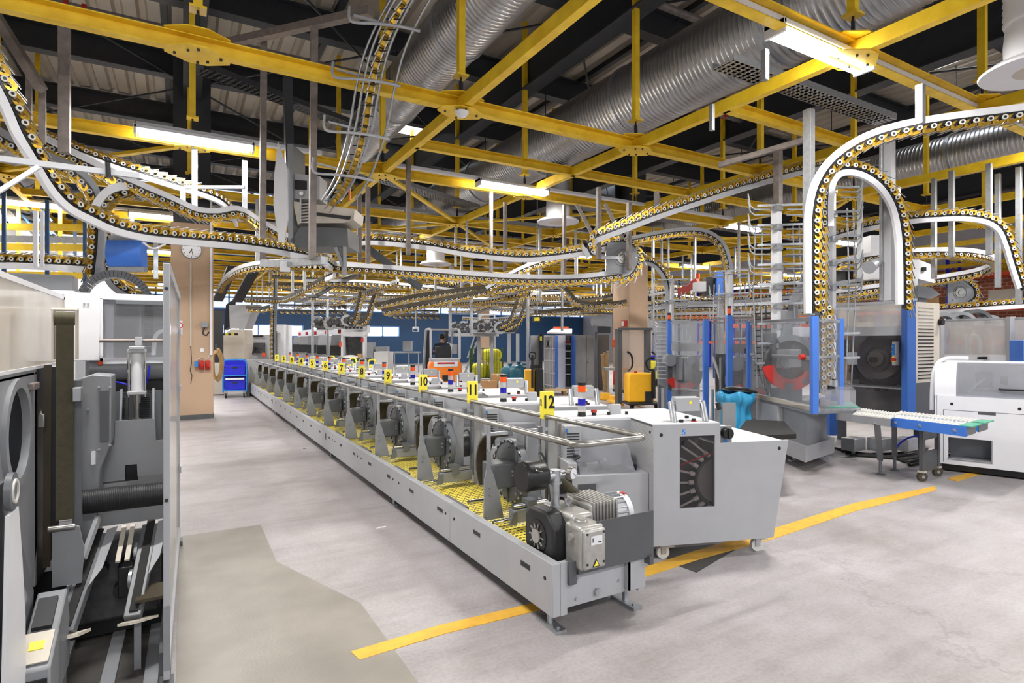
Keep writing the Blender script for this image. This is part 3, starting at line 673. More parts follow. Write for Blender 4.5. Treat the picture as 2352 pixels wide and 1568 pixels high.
far('clip conveyor curve leading to the twin falling chains', [(610, 656, 21), (700, 657, 21), (790, 662, 21), (835, 668, 21), (845, 682, 21)])
far('falling clip chain over the hopper line, first of twins', [(833, 672, 20), (826, 700, 20), (818, 732, 20), (808, 744, 20)], planeN=NV, sgn=1)
far('falling clip chain over the hopper line, second of twins', [(868, 664, 20), (856, 700, 20), (842, 735, 20), (826, 746, 20)], planeN=NV, sgn=1)
far('dark falling clip chain over the ladder platform, first of twins', [(1196, 680, 21), (1184, 712, 21), (1172, 738, 21), (1150, 750, 21)], planeN=NV, sgn=1)
far('dark falling clip chain over the ladder platform, second of twins', [(1214, 680, 21), (1204, 715, 21), (1190, 742, 21), (1160, 756, 21)], planeN=NV, sgn=1)
far('short gold clip chain dipping beside the pale hopper', [(566, 710, 18), (600, 712, 18), (622, 708, 18)])
far('tall narrow clip strand rising from the conveyor end machine', [(627, 830, 20), (627, 760, 20), (629, 690, 20), (630, 620, 20)], planeN=NV, sgn=1, rail='mid')
for k, (ya, yb) in enumerate(((700, 672), (716, 696), (672, 640), (730, 718))):
    far('level clip conveyor in the maze behind the blue posts', [(1490, ya, 15 + k), (1560, (ya * 2 + yb) / 3, 15 + k), (1690, (ya + yb) / 2, 14.5 + k), (1850, yb, 14 + k)], rail='grey', sgn=-1 if k % 2 else 1).__setitem__('group', 'clip conveyors in the maze behind the blue posts')
for k, (ya, yb) in enumerate(((660, 640), (690, 674), (708, 700))):
    far('level clip conveyor crossing behind the white tower post', [(1905, ya, 13 + k), (1980, (ya + yb) / 2, 13 + k), (2075, yb, 13 + k)], rail='grey').__setitem__('group', 'clip conveyors behind the white tower')
for k, (x0, x1, y0, y1, d) in enumerate(((880, 1010, 715, 718, 24), (640, 800, 704, 706, 25), (640, 800, 716, 718, 25), (900, 1010, 727, 729, 24))):
    far('thin dark clip conveyor in front of the far blue windows', [(x0, y0, d), ((x0 + x1) / 2, (y0 + y1) / 2, d), (x1, y1, d)], pitch=.25).__setitem__('group', 'thin conveyors before the far windows')
# turning wheels
def wheel(x, y, d, r, lb, arm=None):
    c = at(x, y, d); t = thing('turning_wheel', lb, 'wheel', c)
    T = frame(c, FWD) @ Matrix.Rotation(math.pi / 2, 4, 'X')
    pl = [(-r, -r), (r * .1, -r)] + [(r * math.cos(math.radians(a)), r * math.sin(math.radians(a))) for a in range(-80, 90, 10)] + [(r * .1, r), (-r, r)]
    MB().prism(pl, .012, T).build('side_plate', 'mid', t, smooth=0)
    MB().lathe([(0, .03), (.05, .03), (.06, .018), (.1, .016), (.11, .0)], T @ mv(0, 0, .012), 24).build('hub', 'steel', t)
    MB().arc(r * .52, r * .56, 0, 360, .006, T @ mv(0, 0, .012), 32).build('ring_groove', 'slate', t)
    b = MB()
    for a in range(0, 360, 45): b.cyl(T @ V((r * .85 * math.cos(math.radians(a)), r * .85 * math.sin(math.radians(a)), .012)), T @ V((r * .85 * math.cos(math.radians(a)), r * .85 * math.sin(math.radians(a)), .022)), .012, n=6)
    b.build('bolt', 'steel', t)
    MB().arc(r * .8, r * .95, 0, 360, .05, T @ mv(0, 0, -.06), 32).build('sprocket', 'dark', t)
    if arm: MB().bar(at(*arm, d), c, .07, .05).build('arm', 'zinc', t)
    return t
wheel(1430, 592, 9.9, .27, 'grey turning wheel plate at the end of the double clip conveyor', (1375, 592))
wheel(2204, 672, 11.9, .25, 'second grey turning wheel plate in front of the brick wall')
# ================================================================ STEEL SUPPORTS
def post(p, q, w_, lb, m='zinc', g=None, name='support_post', cat='post', h=None):
    return tag(MB().bar(p, q, w_, h or w_).build(name, m, bev=.003, smooth=0), lb, cat, g)
def vpost(x, y0, y1, d, w_, lb, m='zinc', g=None):
    a, b = at(x, y0, d), at(x, y1, d)
    if g: a.z = max(a.z, 4.63)
    return post(a, V((a.x, a.y, b.z)), w_, lb, m, g)
def hung(x, y1, d, w_, lb, m='primer', g=None, top=4.63):
    b = at(x, y1, d); b.x = min(GX, key=lambda q: abs(q - b.x))
    if not 560 < CX + FPX * b.dot(RGT) / b.dot(FWD) < 1900: return
    return post(V((b.x, b.y, max(top, b.z + .3))), b, w_, lb, m, g)
vpost(148, 62, 352, 6.4, .105, 'wide rusty grey post hanging from the first yellow girder', 'primer')
vpost(447, 330, 480, 8.8, .08, 'grey post hanging below the lamp by the clock pillar', 'slate')
vpost(420, 430, 475, 8.8, .075, 'short pale post under a horizontal pale bar', 'grey')
vpost(562, 370, 505, 9.0, .075, 'pale hanging post beside the rusty frame', 'grey')
post(at(424, 430, 8.8), at(562, 430, 8.9), .045, 'pale horizontal bar between two hanging posts', 'grey', name='support_bar', cat='bar')
tf = thing('hanging_support', 'rusty grey square tube frame hanging around the white shield plate', 'frame', at(718, 60, 8))
MB().bar(at(606, 88, 8.3), at(603, 598, 8.3), .085).build('upright', 'primer', tf, smooth=0)
MB().bar(at(722, 60, 7.6), at(717, 596, 7.6), .085).build('upright', 'primer', tf, smooth=0)
MB().bar(at(492, 106, 8.6), at(852, 26, 7.1), .11, .1).build('top_rail', 'primer', tf, smooth=0)
MB().bar(at(603, 604, 8.3), at(640, 606, 8.2), .1).bar(at(640, 606, 8.2), at(745, 598, 7.5), .1).build('bottom_rail', 'zinc', tf, smooth=0)
MB().bar(at(655, 600, 8), at(655, 624, 8), .09, .12).build('foot_bracket', 'white', tf, smooth=0)
post(at(-20, 20, 6), at(95, 205, 6), .09, 'slanted rusty brace in the upper corner beside the wide post', 'primer', name='support_bar', cat='bar')
vpost(66, 150, 330, 6.8, .06, 'thin rusty post under the slanted brace, first of two', 'primer'); vpost(97, 200, 330, 6.2, .06, 'thin rusty post under the slanted brace, second of two', 'primer')
post(at(-20, 362, 4.6), at(320, 404, 5.2), .035, 'white horizontal bar clamped across the big white rail', 'grey', name='support_bar', cat='bar', h=.05)
post(at(-20, 450, 4.6), at(90, 382, 4.75), .035, 'white slanted bar under the clamped horizontal bar', 'white', name='support_bar', cat='bar')
tag(MB().cyl(at(247, 372, 4.95), at(249, 408, 4.95), .02, n=8).ball(at(248, 368, 4.95), .028, 6).build('clamp_lever', 'black'), 'black clamp lever on the white horizontal bar', 'clamp')
vpost(82, 485, 612, 7.4, .05, 'white post on the low clip conveyor, first of two', 'white'); vpost(97, 485, 612, 7.4, .04, 'white post on the low clip conveyor, second of two', 'white')
vpost(358, 548, 640, 7, .05, 'short post carrying the V bracket of the big white rail', 'zinc')
tag(MB().tube(crom([at(328, 556, 6.6), at(345, 568, 6.6), at(358, 570, 6.6), at(380, 560, 6.7)], 3), .012, 6).build('bracket', 'white'), 'white V shaped bracket under the big white rail', 'bracket')
for x, y0, y1, d, lb in ((938, 350, 585, 10, 'second'), (1375, 430, 596, 9.6, 'first'), (1445, 465, 620, 9.7, 'third'), (1160, 465, 622, 10.6, 'fourth'), (1128, 440, 625, 11.2, 'fifth'), (845, 430, 605, 9.8, 'sixth'), (825, 445, 600, 10, 'seventh'), (1296, 470, 640, 10.4, 'eighth')):
    vpost(x, y0, y1, d, .055 if d > 10 else .07, 'grey hanging post of the double clip conveyor, %s from the turning wheel' % lb, 'primer')
post(at(1325, 470, 9.6), at(1380, 575, 9.6), .055, 'slanted grey brace beside the turning wheel post, steeper one', 'primer', name='support_bar', cat='bar')
post(at(1390, 468, 9.7), at(1430, 548, 9.7), .055, 'slanted grey brace reaching over the turning wheel', 'primer', name='support_bar', cat='bar')
post(at(1650, 380, 8.4), at(1860, 318, 7.9), .075, 'rusty horizontal bar over the climbing clip conveyor', 'primer', name='support_bar', cat='bar')
vpost(1787, 345, 470, 8.6, .095, 'rusty post standing over the wire bracket tower', 'primer')
vpost(1508, 440, 500, 9.0, .06, 'short rusty post on the climbing conveyor, first of two', 'primer'); vpost(1512, 450, 500, 9.4, .05, 'short rusty post on the climbing conveyor, second of two', 'primer')
MBp = vpost(1858, 252, 724, 7.15, .1, 'tall pale square post beside the wide white arch', 'zinc')
vpost(2042, 290, 690, 7.7, .11, 'white box post inside the inner arch, wider one', 'grey'); vpost(2024, 290, 690, 7.7, .035, 'thin pole inside the inner arch', 'zinc'); vpost(2060, 430, 694, 7.8, .07, 'white box post inside the inner arch, slimmer one', 'white')
post(at(1868, 610, 8.4), at(1820, 700, 8.5), .08, 'slanted pale strut beside the wide white arch', 'grey', name='support_bar', cat='bar', h=.14)
vpost(1822, 700, 930, 8.6, .1, 'grey post below the slanted strut', 'mid')
for x, y0, y1, d, lb in ((2272, 480, 585, 9.6, 'first'), (2186, 420, 590, 10, 'second'), (2292, 520, 660, 10.2, 'third'), (2340, 480, 700, 9.8, 'fourth'), (1975, 500, 640, 10.5, 'fifth'), (2145, 570, 640, 10.5, 'sixth')):
    vpost(x, y0, y1, d, .075, 'grey hanging post around the spiral chain loops, %s one' % lb, 'zinc', 'posts of the spiral loops')
vpost(1635, 240, 300, 7, .05, 'short bracket post between cable tray and girder', 'zinc'); vpost(1757, 115, 185, 5.6, .055, 'slotted tray hanger beside the bright lamp', 'mid')
vpost(2114, 195, 285, 6.0, .07, 'slotted hanger dropping from the lamp trunking to the arch rail', 'zinc')
vpost(1234, 440, 720, 14.0, .02, 'thin cable carrying the small yellow control box', 'zinc'); vpost(955, 555, 755, 16, .025, 'thin cable carrying a small white device', 'zinc')
tb = at(1233, 733, 14); tag(MB().cb(tb, .17, .17, .15).m(1).cb(tb + V((0, 0, 0)) - FWD * .09, .1, .1, .09).build('control_box', ['char', 'signy'], bev=.01), 'small yellow faced control box hanging on a cable', 'control box')
tb = at(955, 756, 16); tag(MB().cb(tb, .15, .15, .14).m(1).cb(tb - FWD * .06 - UP * .02, .1, .1, .07).build('hanging_device', ['white', 'navy'], bev=.01), 'small white device hanging on a thin cable before the dark wall', 'device')
for x, y0, y1, d in ((718, 690, 830, 22), (752, 690, 830, 23), (1034, 690, 770, 22), (1083, 655, 770, 21), (1212, 690, 850, 20), (1291, 660, 760, 18), (700, 640, 665, 15), (672, 620, 672, 14), (590, 560, 610, 12), (1000, 660, 690, 17), (1060, 660, 690, 17), (1500, 640, 735, 15), (1596, 600, 700, 16), (1240, 640, 690, 15)):
    vpost(x, y0, y1, d, .09 if d > 18 else .06, 'slim grey post in the far conveyor area', 'zinc', 'slim far posts')
for k, (X, z) in enumerate(((4.2, 3.5), (5.4, 3.3), (8.2, 3.6), (9.6, 3.2), (13.6, 3.4), (15.2, 3.0), (16.6, 3.7), (18.4, 3.2))):
    ps = [V((X + .25 * math.sin(i * .9 + k), 15.5 + 3 * i + (k % 3), z + .12 * math.sin(i * 1.7 + k))) for i in range(6)]
    chain('distant clip conveyor running away under the yellow girder grid', ps, sgn=-1 if k % 2 else 1, rail=('brown', 'grey')[k % 2], pitch=.2, world=True)['group'] = 'distant lengthwise clip conveyors'
for k, (Y, xa, xb, z) in enumerate(((17, 3, 12, 3.3), (19.5, 2.5, 9, 3.7), (22, 4, 14, 3.2), (24.5, 3.5, 16, 3.8), (28, 5, 18, 3.4), (31, 5, 20, 3.8), (16.2, 14, 21, 3.4), (18.5, 14, 23, 2.8), (20.5, 15, 25, 3.2))):
    ps = [V((xa + (xb - xa) * i / 5, Y + .3 * math.sin(i + k), z + .1 * math.sin(i * 1.3 + k))) for i in range(6)]
    chain('distant clip conveyor crossing under the yellow girder grid', ps, sgn=1 if k % 2 else -1, rail=('grey', 'brown')[k % 2], pitch=.2, world=True)['group'] = 'distant crosswise clip conveyors'
rr = random.Random(3)
for k in range(46):
    x = rr.uniform(560, 1900); d = rr.uniform(13, 30); y1 = CY - (rr.uniform(1.5, 2.2)) / d * FPX
    hung(x, y1, d, .05, 'slim grey hanger dropping from the far girder grid', 'zinc', 'slim far hangers')
# wire bracket towers
def tower(x, y0, y1, d, lb, n, wd=.12, side=1):
    a, b = at(x, y0, d), at(x, y1, d); b = V((a.x, a.y, max(b.z, .0))); t = thing('bracket_tower', lb, 'tower', b)
    MB().bar(a, b, wd, .09).build('mast', 'white', t, bev=.004, smooth=0)
    for k in range(n):
        z = a.z - .06 - (a.z - b.z - .1) * k / n; c = V((a.x, a.y, z)) - FWD * .06
        MB().cb(c, wd * 1.1, .06, .07).build('clamp', 'zinc', t, smooth=0)
        MB().bar(c - RGT * .3 + UP * .03, c + RGT * .38 + UP * .05, .03).build('cross_bar', 'zinc', t, smooth=0)
        if k < n * .55:
            for s in (-1, 1):
                for dz in (0, .08):
                    q = [c + RGT * (s * .12) - UP * (.02 + dz), c + RGT * (s * .34) - UP * (.02 + dz), c + RGT * (s * .4) + UP * (.03 - dz), c + RGT * (s * .43) + UP * (.2 - dz)]
                    MB().tube(q, .012, 6).build('guide_hook', 'zinc', t)
    for s in (-.3, -.2, .24, .33):
        MB().tube([a + RGT * s - UP * .3, a.lerp(b, .5) + RGT * (s * 1.1), b + RGT * (s * .9)], .01, 6).build('guide_rod', 'zinc', t)
    return t
tower(1783, 470, 890, 8.2, 'tall white mast with bent wire brackets beside the wide arch', 9)
tower(1908, 430, 890, 8.3, 'white mast with wire brackets between the two arches', 8, .11)
tower(1541, 640, 935, 13.0, 'slim pale mast with wire brackets by the second blue framed machine', 6)
tower(1674, 620, 890, 11.8, 'grey mast under the medium arch', 5)
# ================================================================ GATHERING LINE
def belt_mat():
    m = bpy.data.materials.new('yellow_cleated_belt'); m.use_nodes = True; N = m.node_tree.nodes; L = m.node_tree.links
    b = N['Principled BSDF']; tc = N.new('ShaderNodeTexCoord'); sp = N.new('ShaderNodeSeparateXYZ'); L.new(tc.outputs['Object'], sp.inputs[0])
    def fr(k, out, thr):
        a = N.new('ShaderNodeMath'); a.operation = 'MULTIPLY'; a.inputs[1].default_value = k; L.new(out, a.inputs[0])
        f = N.new('ShaderNodeMath'); f.operation = 'FRACT'; L.new(a.outputs[0], f.inputs[0])
        c = N.new('ShaderNodeMath'); c.operation = 'LESS_THAN'; c.inputs[1].default_value = thr; L.new(f.outputs[0], c.inputs[0]); return c.outputs[0]
    y = fr(21, sp.outputs[1], .36); x = fr(30, sp.outputs[0], .7)
    mu = N.new('ShaderNodeMath'); mu.operation = 'MULTIPLY'; L.new(y, mu.inputs[0]); L.new(x, mu.inputs[1])
    mx = N.new('ShaderNodeMix'); mx.data_type = 'RGBA'; L.new(mu.outputs[0], mx.inputs[0])
    mx.inputs[6].default_value = (*lin('F4DF5A'), 1); mx.inputs[7].default_value = (*lin('1E1B10'), 1)
    L.new(mx.outputs[2], b.inputs['Base Color']); b.inputs['Roughness'].default_value = .45; return m
M['ybelt'] = belt_mat()
X0, X1, YN, YF = 1.80, 2.48, 2.66, 19.4
PY = [3.71 + 1.325 * (12 - k) for k in range(1, 13)]      # stations 1..12
g = thing('gathering_conveyor', 'long light grey gathering conveyor with yellow belt running the length of the aisle', 'conveyor', (2.14, YN, 0))
segs = [YN, 4.08, 8.6, 13.2, 17.6, YF]
for a, b in zip(segs, segs[1:]):
    MB().bx(X0, X0 + .055, a + .002, b - .002, .10, .40).build('side_panel', 'grey', g, bev=.004)
    MB().bx(X1 - .05, X1, a, b, .12, .40).build('inner_panel', 'grey', g)
MB().bx(X0 + .055, X0 + .1, YN + .002, YN + .03, .10, .40).build('end_flange', 'grey', g)
MB().bx(X0 + .08, X1 - .05, YN + .2, YF, .285, .30).build('belt', 'ybelt', g)
MB().bx(X0 + .055, X1 - .05, YN + .05, YF, .13, .27).build('bed', 'mid', g)
for s in (.35, .38): pass
e = MB().bx(X0 + .10, X1 - .13, YN + .03, YN + .045, .12, .36).build('end_plate', 'grey', g, bev=.003)
bl = MB()
for (x, z) in ((1.98, .16), (2.3, .33), (2.3, .2), (1.99, .27)): bl.cyl((x, YN + .03, z), (x, YN + .022, z), .008, n=8)
bl.build('bolt', 'zinc', e)
MB().cyl((2.13, YN + .03, .17), (2.13, YN + .012, .17), .022, n=6).build('large_bolt', 'zinc', e)
MB().bx(X1 - .13, X1 - .12, YN - .01, YN + .045, .14, .42).bx(X1 - .13, X1, YN - .01, YN, .14, .43).build('corner_plate', 'grey', g, smooth=0)
for k in range(24):
    Y = 2.9 + .66 * k
    MB().bx(X0 - .002, X0 + .01, Y, Y + .11, .285, .315).build('handle_slot', 'char', g, smooth=0)
    if k: MB().bx(X0 - .003, X0 + .0, Y, Y + .11, .283, .288).build('slot_lip', 'zinc', g, smooth=0)
for Y in (2.74, 4.0, 4.16, 5.28, 5.45, 6.6, 6.75, 7.9, 8.05):
    MB().cyl((X0 + .01, Y, .30), (X0 - .004, Y, .30), .011, n=10).build('black_plug', 'black', g)
for Y in (8.45, 14.0, 16.2): MB().bx(X0 - .002, X0 + .02, Y, Y + .08, .24, .33).build('dark_opening', 'black', g, smooth=0)
for Y in (2.78, 5.6, 8.4, 11.2, 14.0, 16.8):
    for X in (X0 + .06, X1 - .05):
        MB().cyl((X, Y, .015), (X, Y, .13), .017, n=10).bx(X - .035, X + .035, Y - .12, Y + .1, 0, .018).cyl((X, Y - .08, .018), (X, Y - .08, .028), .012, n=6).build('foot', 'zinc', g, smooth=30)
# handrail round the belt
h = thing('handrail', 'bent steel tube handrail looping round the end of the gathering conveyor', 'handrail', (1.91, YN, 1.07))
XR0, XR1, ZR = 1.91, 2.45, 1.07
pts = [(XR0, 19.0, ZR), (XR0, 10, ZR), (XR0, 2.72, ZR)] + [(XR0 + .09 - .09 * math.cos(a), 2.68 - .09 * math.sin(a), ZR) for a in [math.pi / 2 * i / 5 for i in range(6)]] + \
      [(XR1 - .09 + .09 * math.sin(a), 2.68 - .09 * math.cos(a), ZR) for a in [math.pi / 2 * i / 5 for i in range(6)]] + [(XR1, 2.72, ZR), (XR1, 10, ZR), (XR1, 19, ZR)]
MB().tube(pts, .019, 12).build('tube', 'steel', h, smooth=60)
for Y in (3.3, 6.0, 8.65, 11.3): MB().tube([(XR0, Y, ZR), (XR0, Y + .012, ZR)], .021, 12).tube([(XR1, Y, ZR), (XR1, Y + .012, ZR)], .021, 12).build('tube_joint', 'mid', h)
for k, Y in enumerate(PY):
    MB().bar((XR1, Y, .4), (XR1, Y, ZR - .015), .028, .012).build('stanchion', 'slate', h, smooth=0)
# drum stations
def station():
    t = thing('drum_station', 'x', 'drum station', (0, 0, 0))
    MB().prism([(1.87, .37), (2.03, .37), (2.0, .52), (1.945, .70), (1.925, .74), (1.925, .88), (1.895, .88), (1.895, .74), (1.875, .66)], .012, mv(0, -.06, 0) @ XZ).build('side_plate', 'mid', t, smooth=0)
    b = MB()
    for z in (.55, .60): b.cyl((1.92, -.072, z), (1.92, -.082, z), .009, n=8)
    b.cyl((1.89, -.072, .40), (1.89, -.082, .40), .008, n=8).build('bolt', 'zinc', t)
    MB().bar((1.91, -.065, .86), (1.91, -.065, 1.06), .028, .02).build('post', 'zinc', t, smooth=0)
    MB().bar((1.91, -.04, .98), (2.45, -.04, .98), .022).build('cross_rod', 'zinc', t)
    for x in (2.1, 2.36): MB().cb((x, -.04, .98), .03, .04, .05).build('rod_clamp', 'slate', t, smooth=0)
    b = MB().bx(1.96, 2.16, -.04, .14, .57, .755).build('motor_box', 'dark', t, bev=.012)
    c = MB()
    for z in (.66, .69): c.cyl((2.12, -.04, z), (2.12, -.048, z), .009, n=8)
    c.build('bolt', 'zinc', b)
    T = mv(2.20, .1, .66) @ YX
    MB().lathe([(0, .0), (.235, .0), (.245, .01), (.245, .05), (0, .05)], T @ mv(0, 0, -.03), 36).build('drum_disc', 'slate', t)
    e = MB()
    for a in range(0, 360, 8): e.m(1 if (a // 8) % 2 else 0).arc(.224, .238, a, a + 8, .006, T @ mv(0, 0, -.036), 1)
    e.build('rim_chain', ['zinc', 'char'], t, smooth=0)
    c = MB()
    for a in (20, 90, 160, 230, 300): c.cyl(T @ V((.19 * math.cos(math.radians(a)), .19 * math.sin(math.radians(a)), -.03)), T @ V((.19 * math.cos(math.radians(a)), .19 * math.sin(math.radians(a)), -.042)), .012, n=8)
    c.build('disc_bolt', 'zinc', t)
    MB().bx(2.155, 2.17, .1, .16, .45, .62).build('lower_bracket', 'slate', t, bev=.004)
    MB().bx(2.235, 2.34, -.06, .1, .44, .955).build('gear_housing', 'mid', t, bev=.006)
    MB().arc(.24, .255, -40, 100, .12, mv(1.98, .03, .71) @ YX, 26).build('guide_band', 'brown', t, smooth=60)
    MB().bar((2.1, .02, .95), (2.14, .08, .99), .05, .02).build('band_arm', 'slate', t, smooth=0)
    MB().tube(crom([(2.36, .05, .75), (2.43, .04, .78), (2.45, 0, .66), (2.44, -.05, .5), (2.42, -.1, .38)], 4), .008, 6).build('cable', 'dark', t)
    a = MB().bx(2.04, 2.36, -.2, -.13, .36, .45).build('roller_bracket', 'mid', t, bev=.004)
    MB().prism([(2.0, .355), (2.06, .355), (2.06, .45), (2.03, .44)], .02, mv(0, -.2, 0) @ XZ).build('bracket_cheek', 'slate', a, smooth=0)
    MB().cyl((2.05, -.17, .47), (2.16, -.17, .47), .022, n=14).build('roller', 'chrome', a)
    MB().cyl((2.22, -.17, .47), (2.34, -.17, .47), .022, n=14).build('roller', 'chrome', a)
    MB().bx(2.155, 2.225, -.215, -.12, .43, .51).build('roller_block', 'slate', a, smooth=0)
    MB().cyl((1.9, -.15, .375), (2.05, -.15, .375), .012, n=10).build('adjust_rod', 'chrome', t)
    MB().bar((1.93, .35, .33), (1.93, .75, .33), .05, .05).build('guide_rail', 'slate', t, bev=.004)
    MB().cyl((1.93, .32, .4), (2.1, .32, .4), .016, n=10).build('tension_rod', 'chrome', t)
    MB().cyl((2.36, .12, .62), (2.46, .12, .62), .11, n=20).build('rear_motor', 'motor', t)
    return t
NUMW = ['one', 'two', 'three', 'four', 'five', 'six', 'seven', 'eight', 'nine', 'ten', 'eleven', 'twelve']
st = station()
# hopper feeders, built in their own frame: x along the front, y towards the back
AR = math.atan2(-.316, .949)
OK0 = V((3.03, 3.15, 0))
def feeder():
    t = thing('hopper_feeder', 'x', 'hopper feeder', (0, 0, 0))
    f = .02
    fp = MB().prism([(0, .13), (1.0, .13), (1.13, .88), (.545, .88), (.545, .40), (.21, .40), (.21, .94), (.5, .94), (.5, .40), (.545, .40), (.545, 1.03), (0, 1.03)], f, mv(0, f, 0) @ XZ)
    fp = MB().prism([(0, .13), (1.0, .13), (1.047, .40), (0, .40)], f, mv(0, f, 0) @ XZ).bx(0, .21, 0, f, .40, 1.03).bx(.21, .5, 0, f, .94, 1.03).bx(.5, .545, 0, f, .40, 1.03)
    fp.prism([(.545, .40), (1.047, .40), (1.13, .88), (.545, .88)], f, mv(0, f, 0) @ XZ)
    fp.build('front_panel', 'grey', t, smooth=0)
    MB().cyl((.06, -.001, .955), (.06, .01, .955), .014, n=12).build('lock', 'black', t); MB().cyl((1.05, -.001, .82), (1.05, .01, .82), .014, n=12).build('lock', 'black', t)
    s = MB().bx(.0, .012, f, .42, .13, 1.03).build('perforated_side', 'perf', t, smooth=0)
    MB().bx(-.004, .004, .09, .15, .50, .60).build('recessed_handle', 'black', s, bev=.003)
    MB().cyl((-.003, .12, .44), (.002, .12, .44), .028, n=16).build('red_sticker', 'red', s)
    MB().cyl((-.003, .06, .97), (.002, .06, .97), .012, n=12).build('side_lock', 'black', s)
    MB().bx(0, .545, f, .42, 1.015, 1.035).bx(-.62, .545, .42, .95, 1.015, 1.035).build('top_cover', 'white', t, smooth=0)
    MB().bx(-.62, 0, .42, .435, .5, 1.015).build('rear_panel', 'grey', t, smooth=0)
    MB().bx(-.62, -.60, .435, .95, .3, 1.015).bx(-.62, .545, .93, .95, .3, 1.015).bx(.525, .545, f, .95, .88, 1.015).build('body_shell', 'grey', t, smooth=0)
    MB().prism([(.545, .13), (1.0, .13), (1.13, .86), (.545, .86)], .38, mv(0, .42, 0) @ XZ).build('lower_body', 'grey', t, smooth=0)
    MB().bx(.56, 1.12, f, .9, .86, .872).build('feed_table', 'white', t, smooth=0)
    b = MB().bx(.545, .66, .03, .05, .86, 1.0).build('knob_plate', 'mid', t, smooth=0)
    k = MB().cyl((.605, .03, .95), (.605, -.02, .95), .042, n=20).build('rotary_knob', 'black', b)
    MB().bx(.597, .613, -.03, -.018, .912, .988).build('knob_grip', 'black', k, bev=.003)
    MB().bx(.592, .618, .026, .031, .865, .9).build('blue_sticker', 'cartblue', b)
    MB().bx(.23, .255, -.002, .003, .955, .99).m(1).bx(.233, .24, -.003, .001, .96, .97).bx(.245, .252, -.003, .001, .975, .985).build('blue_sticker', ['cartblue', 'white'], t, smooth=0)
    # window and mechanism
    w = MB().bx(.215, .495, .006, .010, .405, .935).build('window_pane', 'smoke', t, smooth=0)
    MB().cyl((.25, .0, .89), (.25, -.015, .89), .018, n=14).build('window_knob', 'black', w)
    MB().bx(.05, .54, .3, .32, .3, 1.0).bx(.05, .52, .03, .3, .28, .3).build('inner_wall', 'mid', t, smooth=0)
    d = MB().cyl((.56, .06, .58), (.56, .09, .58), .17, n=36).build('feed_drum', 'mid', t)
    for a in range(110, 260, 18):
        c = V((.56 + .2 * math.cos(math.radians(a)), .07, .58 + .2 * math.sin(math.radians(a)))); q = V((.56 + .36 * math.cos(math.radians(a * .72 + 50)), .1, .58 + .34 * math.sin(math.radians(a))))
        MB().cyl(c, q, .009, n=8).cyl(c, c.lerp(q, .22), .018, n=10).build('suction_arm', 'white', d)
    MB().arc(.178, .195, 100, 262, .05, mv(.56, .1, .58) @ XZ, 24).build('drum_ring', 'motor', d)
    MB().cyl((.2, .05, .70), (.52, .05, .80), .006, n=6).build('red_rod', 'red', d)
    # handle bar on top
    hb = MB().prism([(-.04, 1.09), (.03, 1.10), (.055, 1.14), (.03, 1.20), (-.035, 1.19)], .2, Matrix(((0, 0, 1, .25), (1, 0, 0, .17), (0, 1, 0, .02), (0, 0, 0, 1)))).build('handle_bar', 'grey', t, smooth=0)
    for x in (.21, .475): MB().cyl((x, .09, 1.03), (x + .01, .16, 1.18), .024, n=14).cyl((x, .16, 1.17), (.34, .16, 1.17), .02, n=12).build('handle_post', 'zinc', hb)
    MB().bx(.36, .38, .13, .145, 1.165, 1.19).build('yellow_arrow', 'signy', hb)
    for x, y, m_ in ((.26, .07, 'black'), (.38, .1, 'black'), (.42, .28, 'black')): MB().cyl((x, y, 1.03), (x, y, 1.055), .017, n=12).build('top_knob', m_, t)
    MB().cyl((.38, .1, 1.033), (.38, .1, 1.04), .022, n=12).build('red_ring', 'red', t)
    # signal beacon
    x, y, z = -.37, .56, 1.035
    bc = MB().cyl((x, y, z), (x, y, z + .035), .036, .032, 16).build('beacon_base', 'black', t)
    for i, mm in enumerate(('beac_c', 'beac_b', 'beac_c', 'beac_o')):
        MB().cyl((x, y, z + .036 + i * .055), (x, y, z + .036 + i * .055 + .052), .033, n=18).build(('clear_lens', 'blue_lens', 'clear_lens', 'amber_lens')[i], mm, bc)
    MB().cyl((x, y, z + .256), (x, y, z + .28), .034, n=18).build('beacon_cap', 'black', bc)
    MB().cyl((-.25, .6, 1.035), (-.25, .6, 1.06), .02, n=12).m(1).cyl((-.25, .6, 1.06), (-.25, .6, 1.08), .026, n=14).build('stop_button', ['black', 'red'], t)
    for x in (-.12, .04): MB().cyl((x, .6, 1.035), (x, .6, 1.06), .014, n=10).build('top_knob', 'black', t)
    MB().bx(-.1, .0, .62, .66, 1.035, 1.12).build('hinge_block', 'grey', t, bev=.006)
    # vented box by the sign
    v = MB().bx(-.60, -.47, .28, .42, .72, 1.0).build('vent_box', 'grey', t, bev=.006)
    sl = MB()
    for i in range(9): sl.bx(-.585, -.485, .276, .282, .76 + i * .022, .769 + i * .022)
    sl.build('vent_slat', 'char', v, smooth=0)
    MB().bx(-.595, -.58, .275, .281, .95, .98).build('blue_sticker', 'cartblue', v)
    # lower unit with hood
    MB().bx(-.6, -.003, .08, .1, .14, .66).bx(-.6, -.003, .1, .42, .63, .66).build('lower_panel', 'grey', t, bev=.004)
    MB().bx(-.56, -.42, .076, .082, .52, .60).build('panel_recess', 'dark', t, smooth=0)
    MB().bx(-.62, -.55, .12, .42, .66, .75).build('hinge_arm', 'grey', t, bev=.006)
    hd = MB().prism([(.12, .66), (.4, .66), (.4, .84), (.27, .84)], .44, Matrix(((0, 0, 1, -.53), (1, 0, 0, 0), (0, 1, 0, 0), (0, 0, 0, 1)))).build('clear_hood', 'hood', t, smooth=0)
    MB().bx(-.53, -.09, .27, .4, .838, .846).build('hood_top', 'grey', hd, smooth=0)
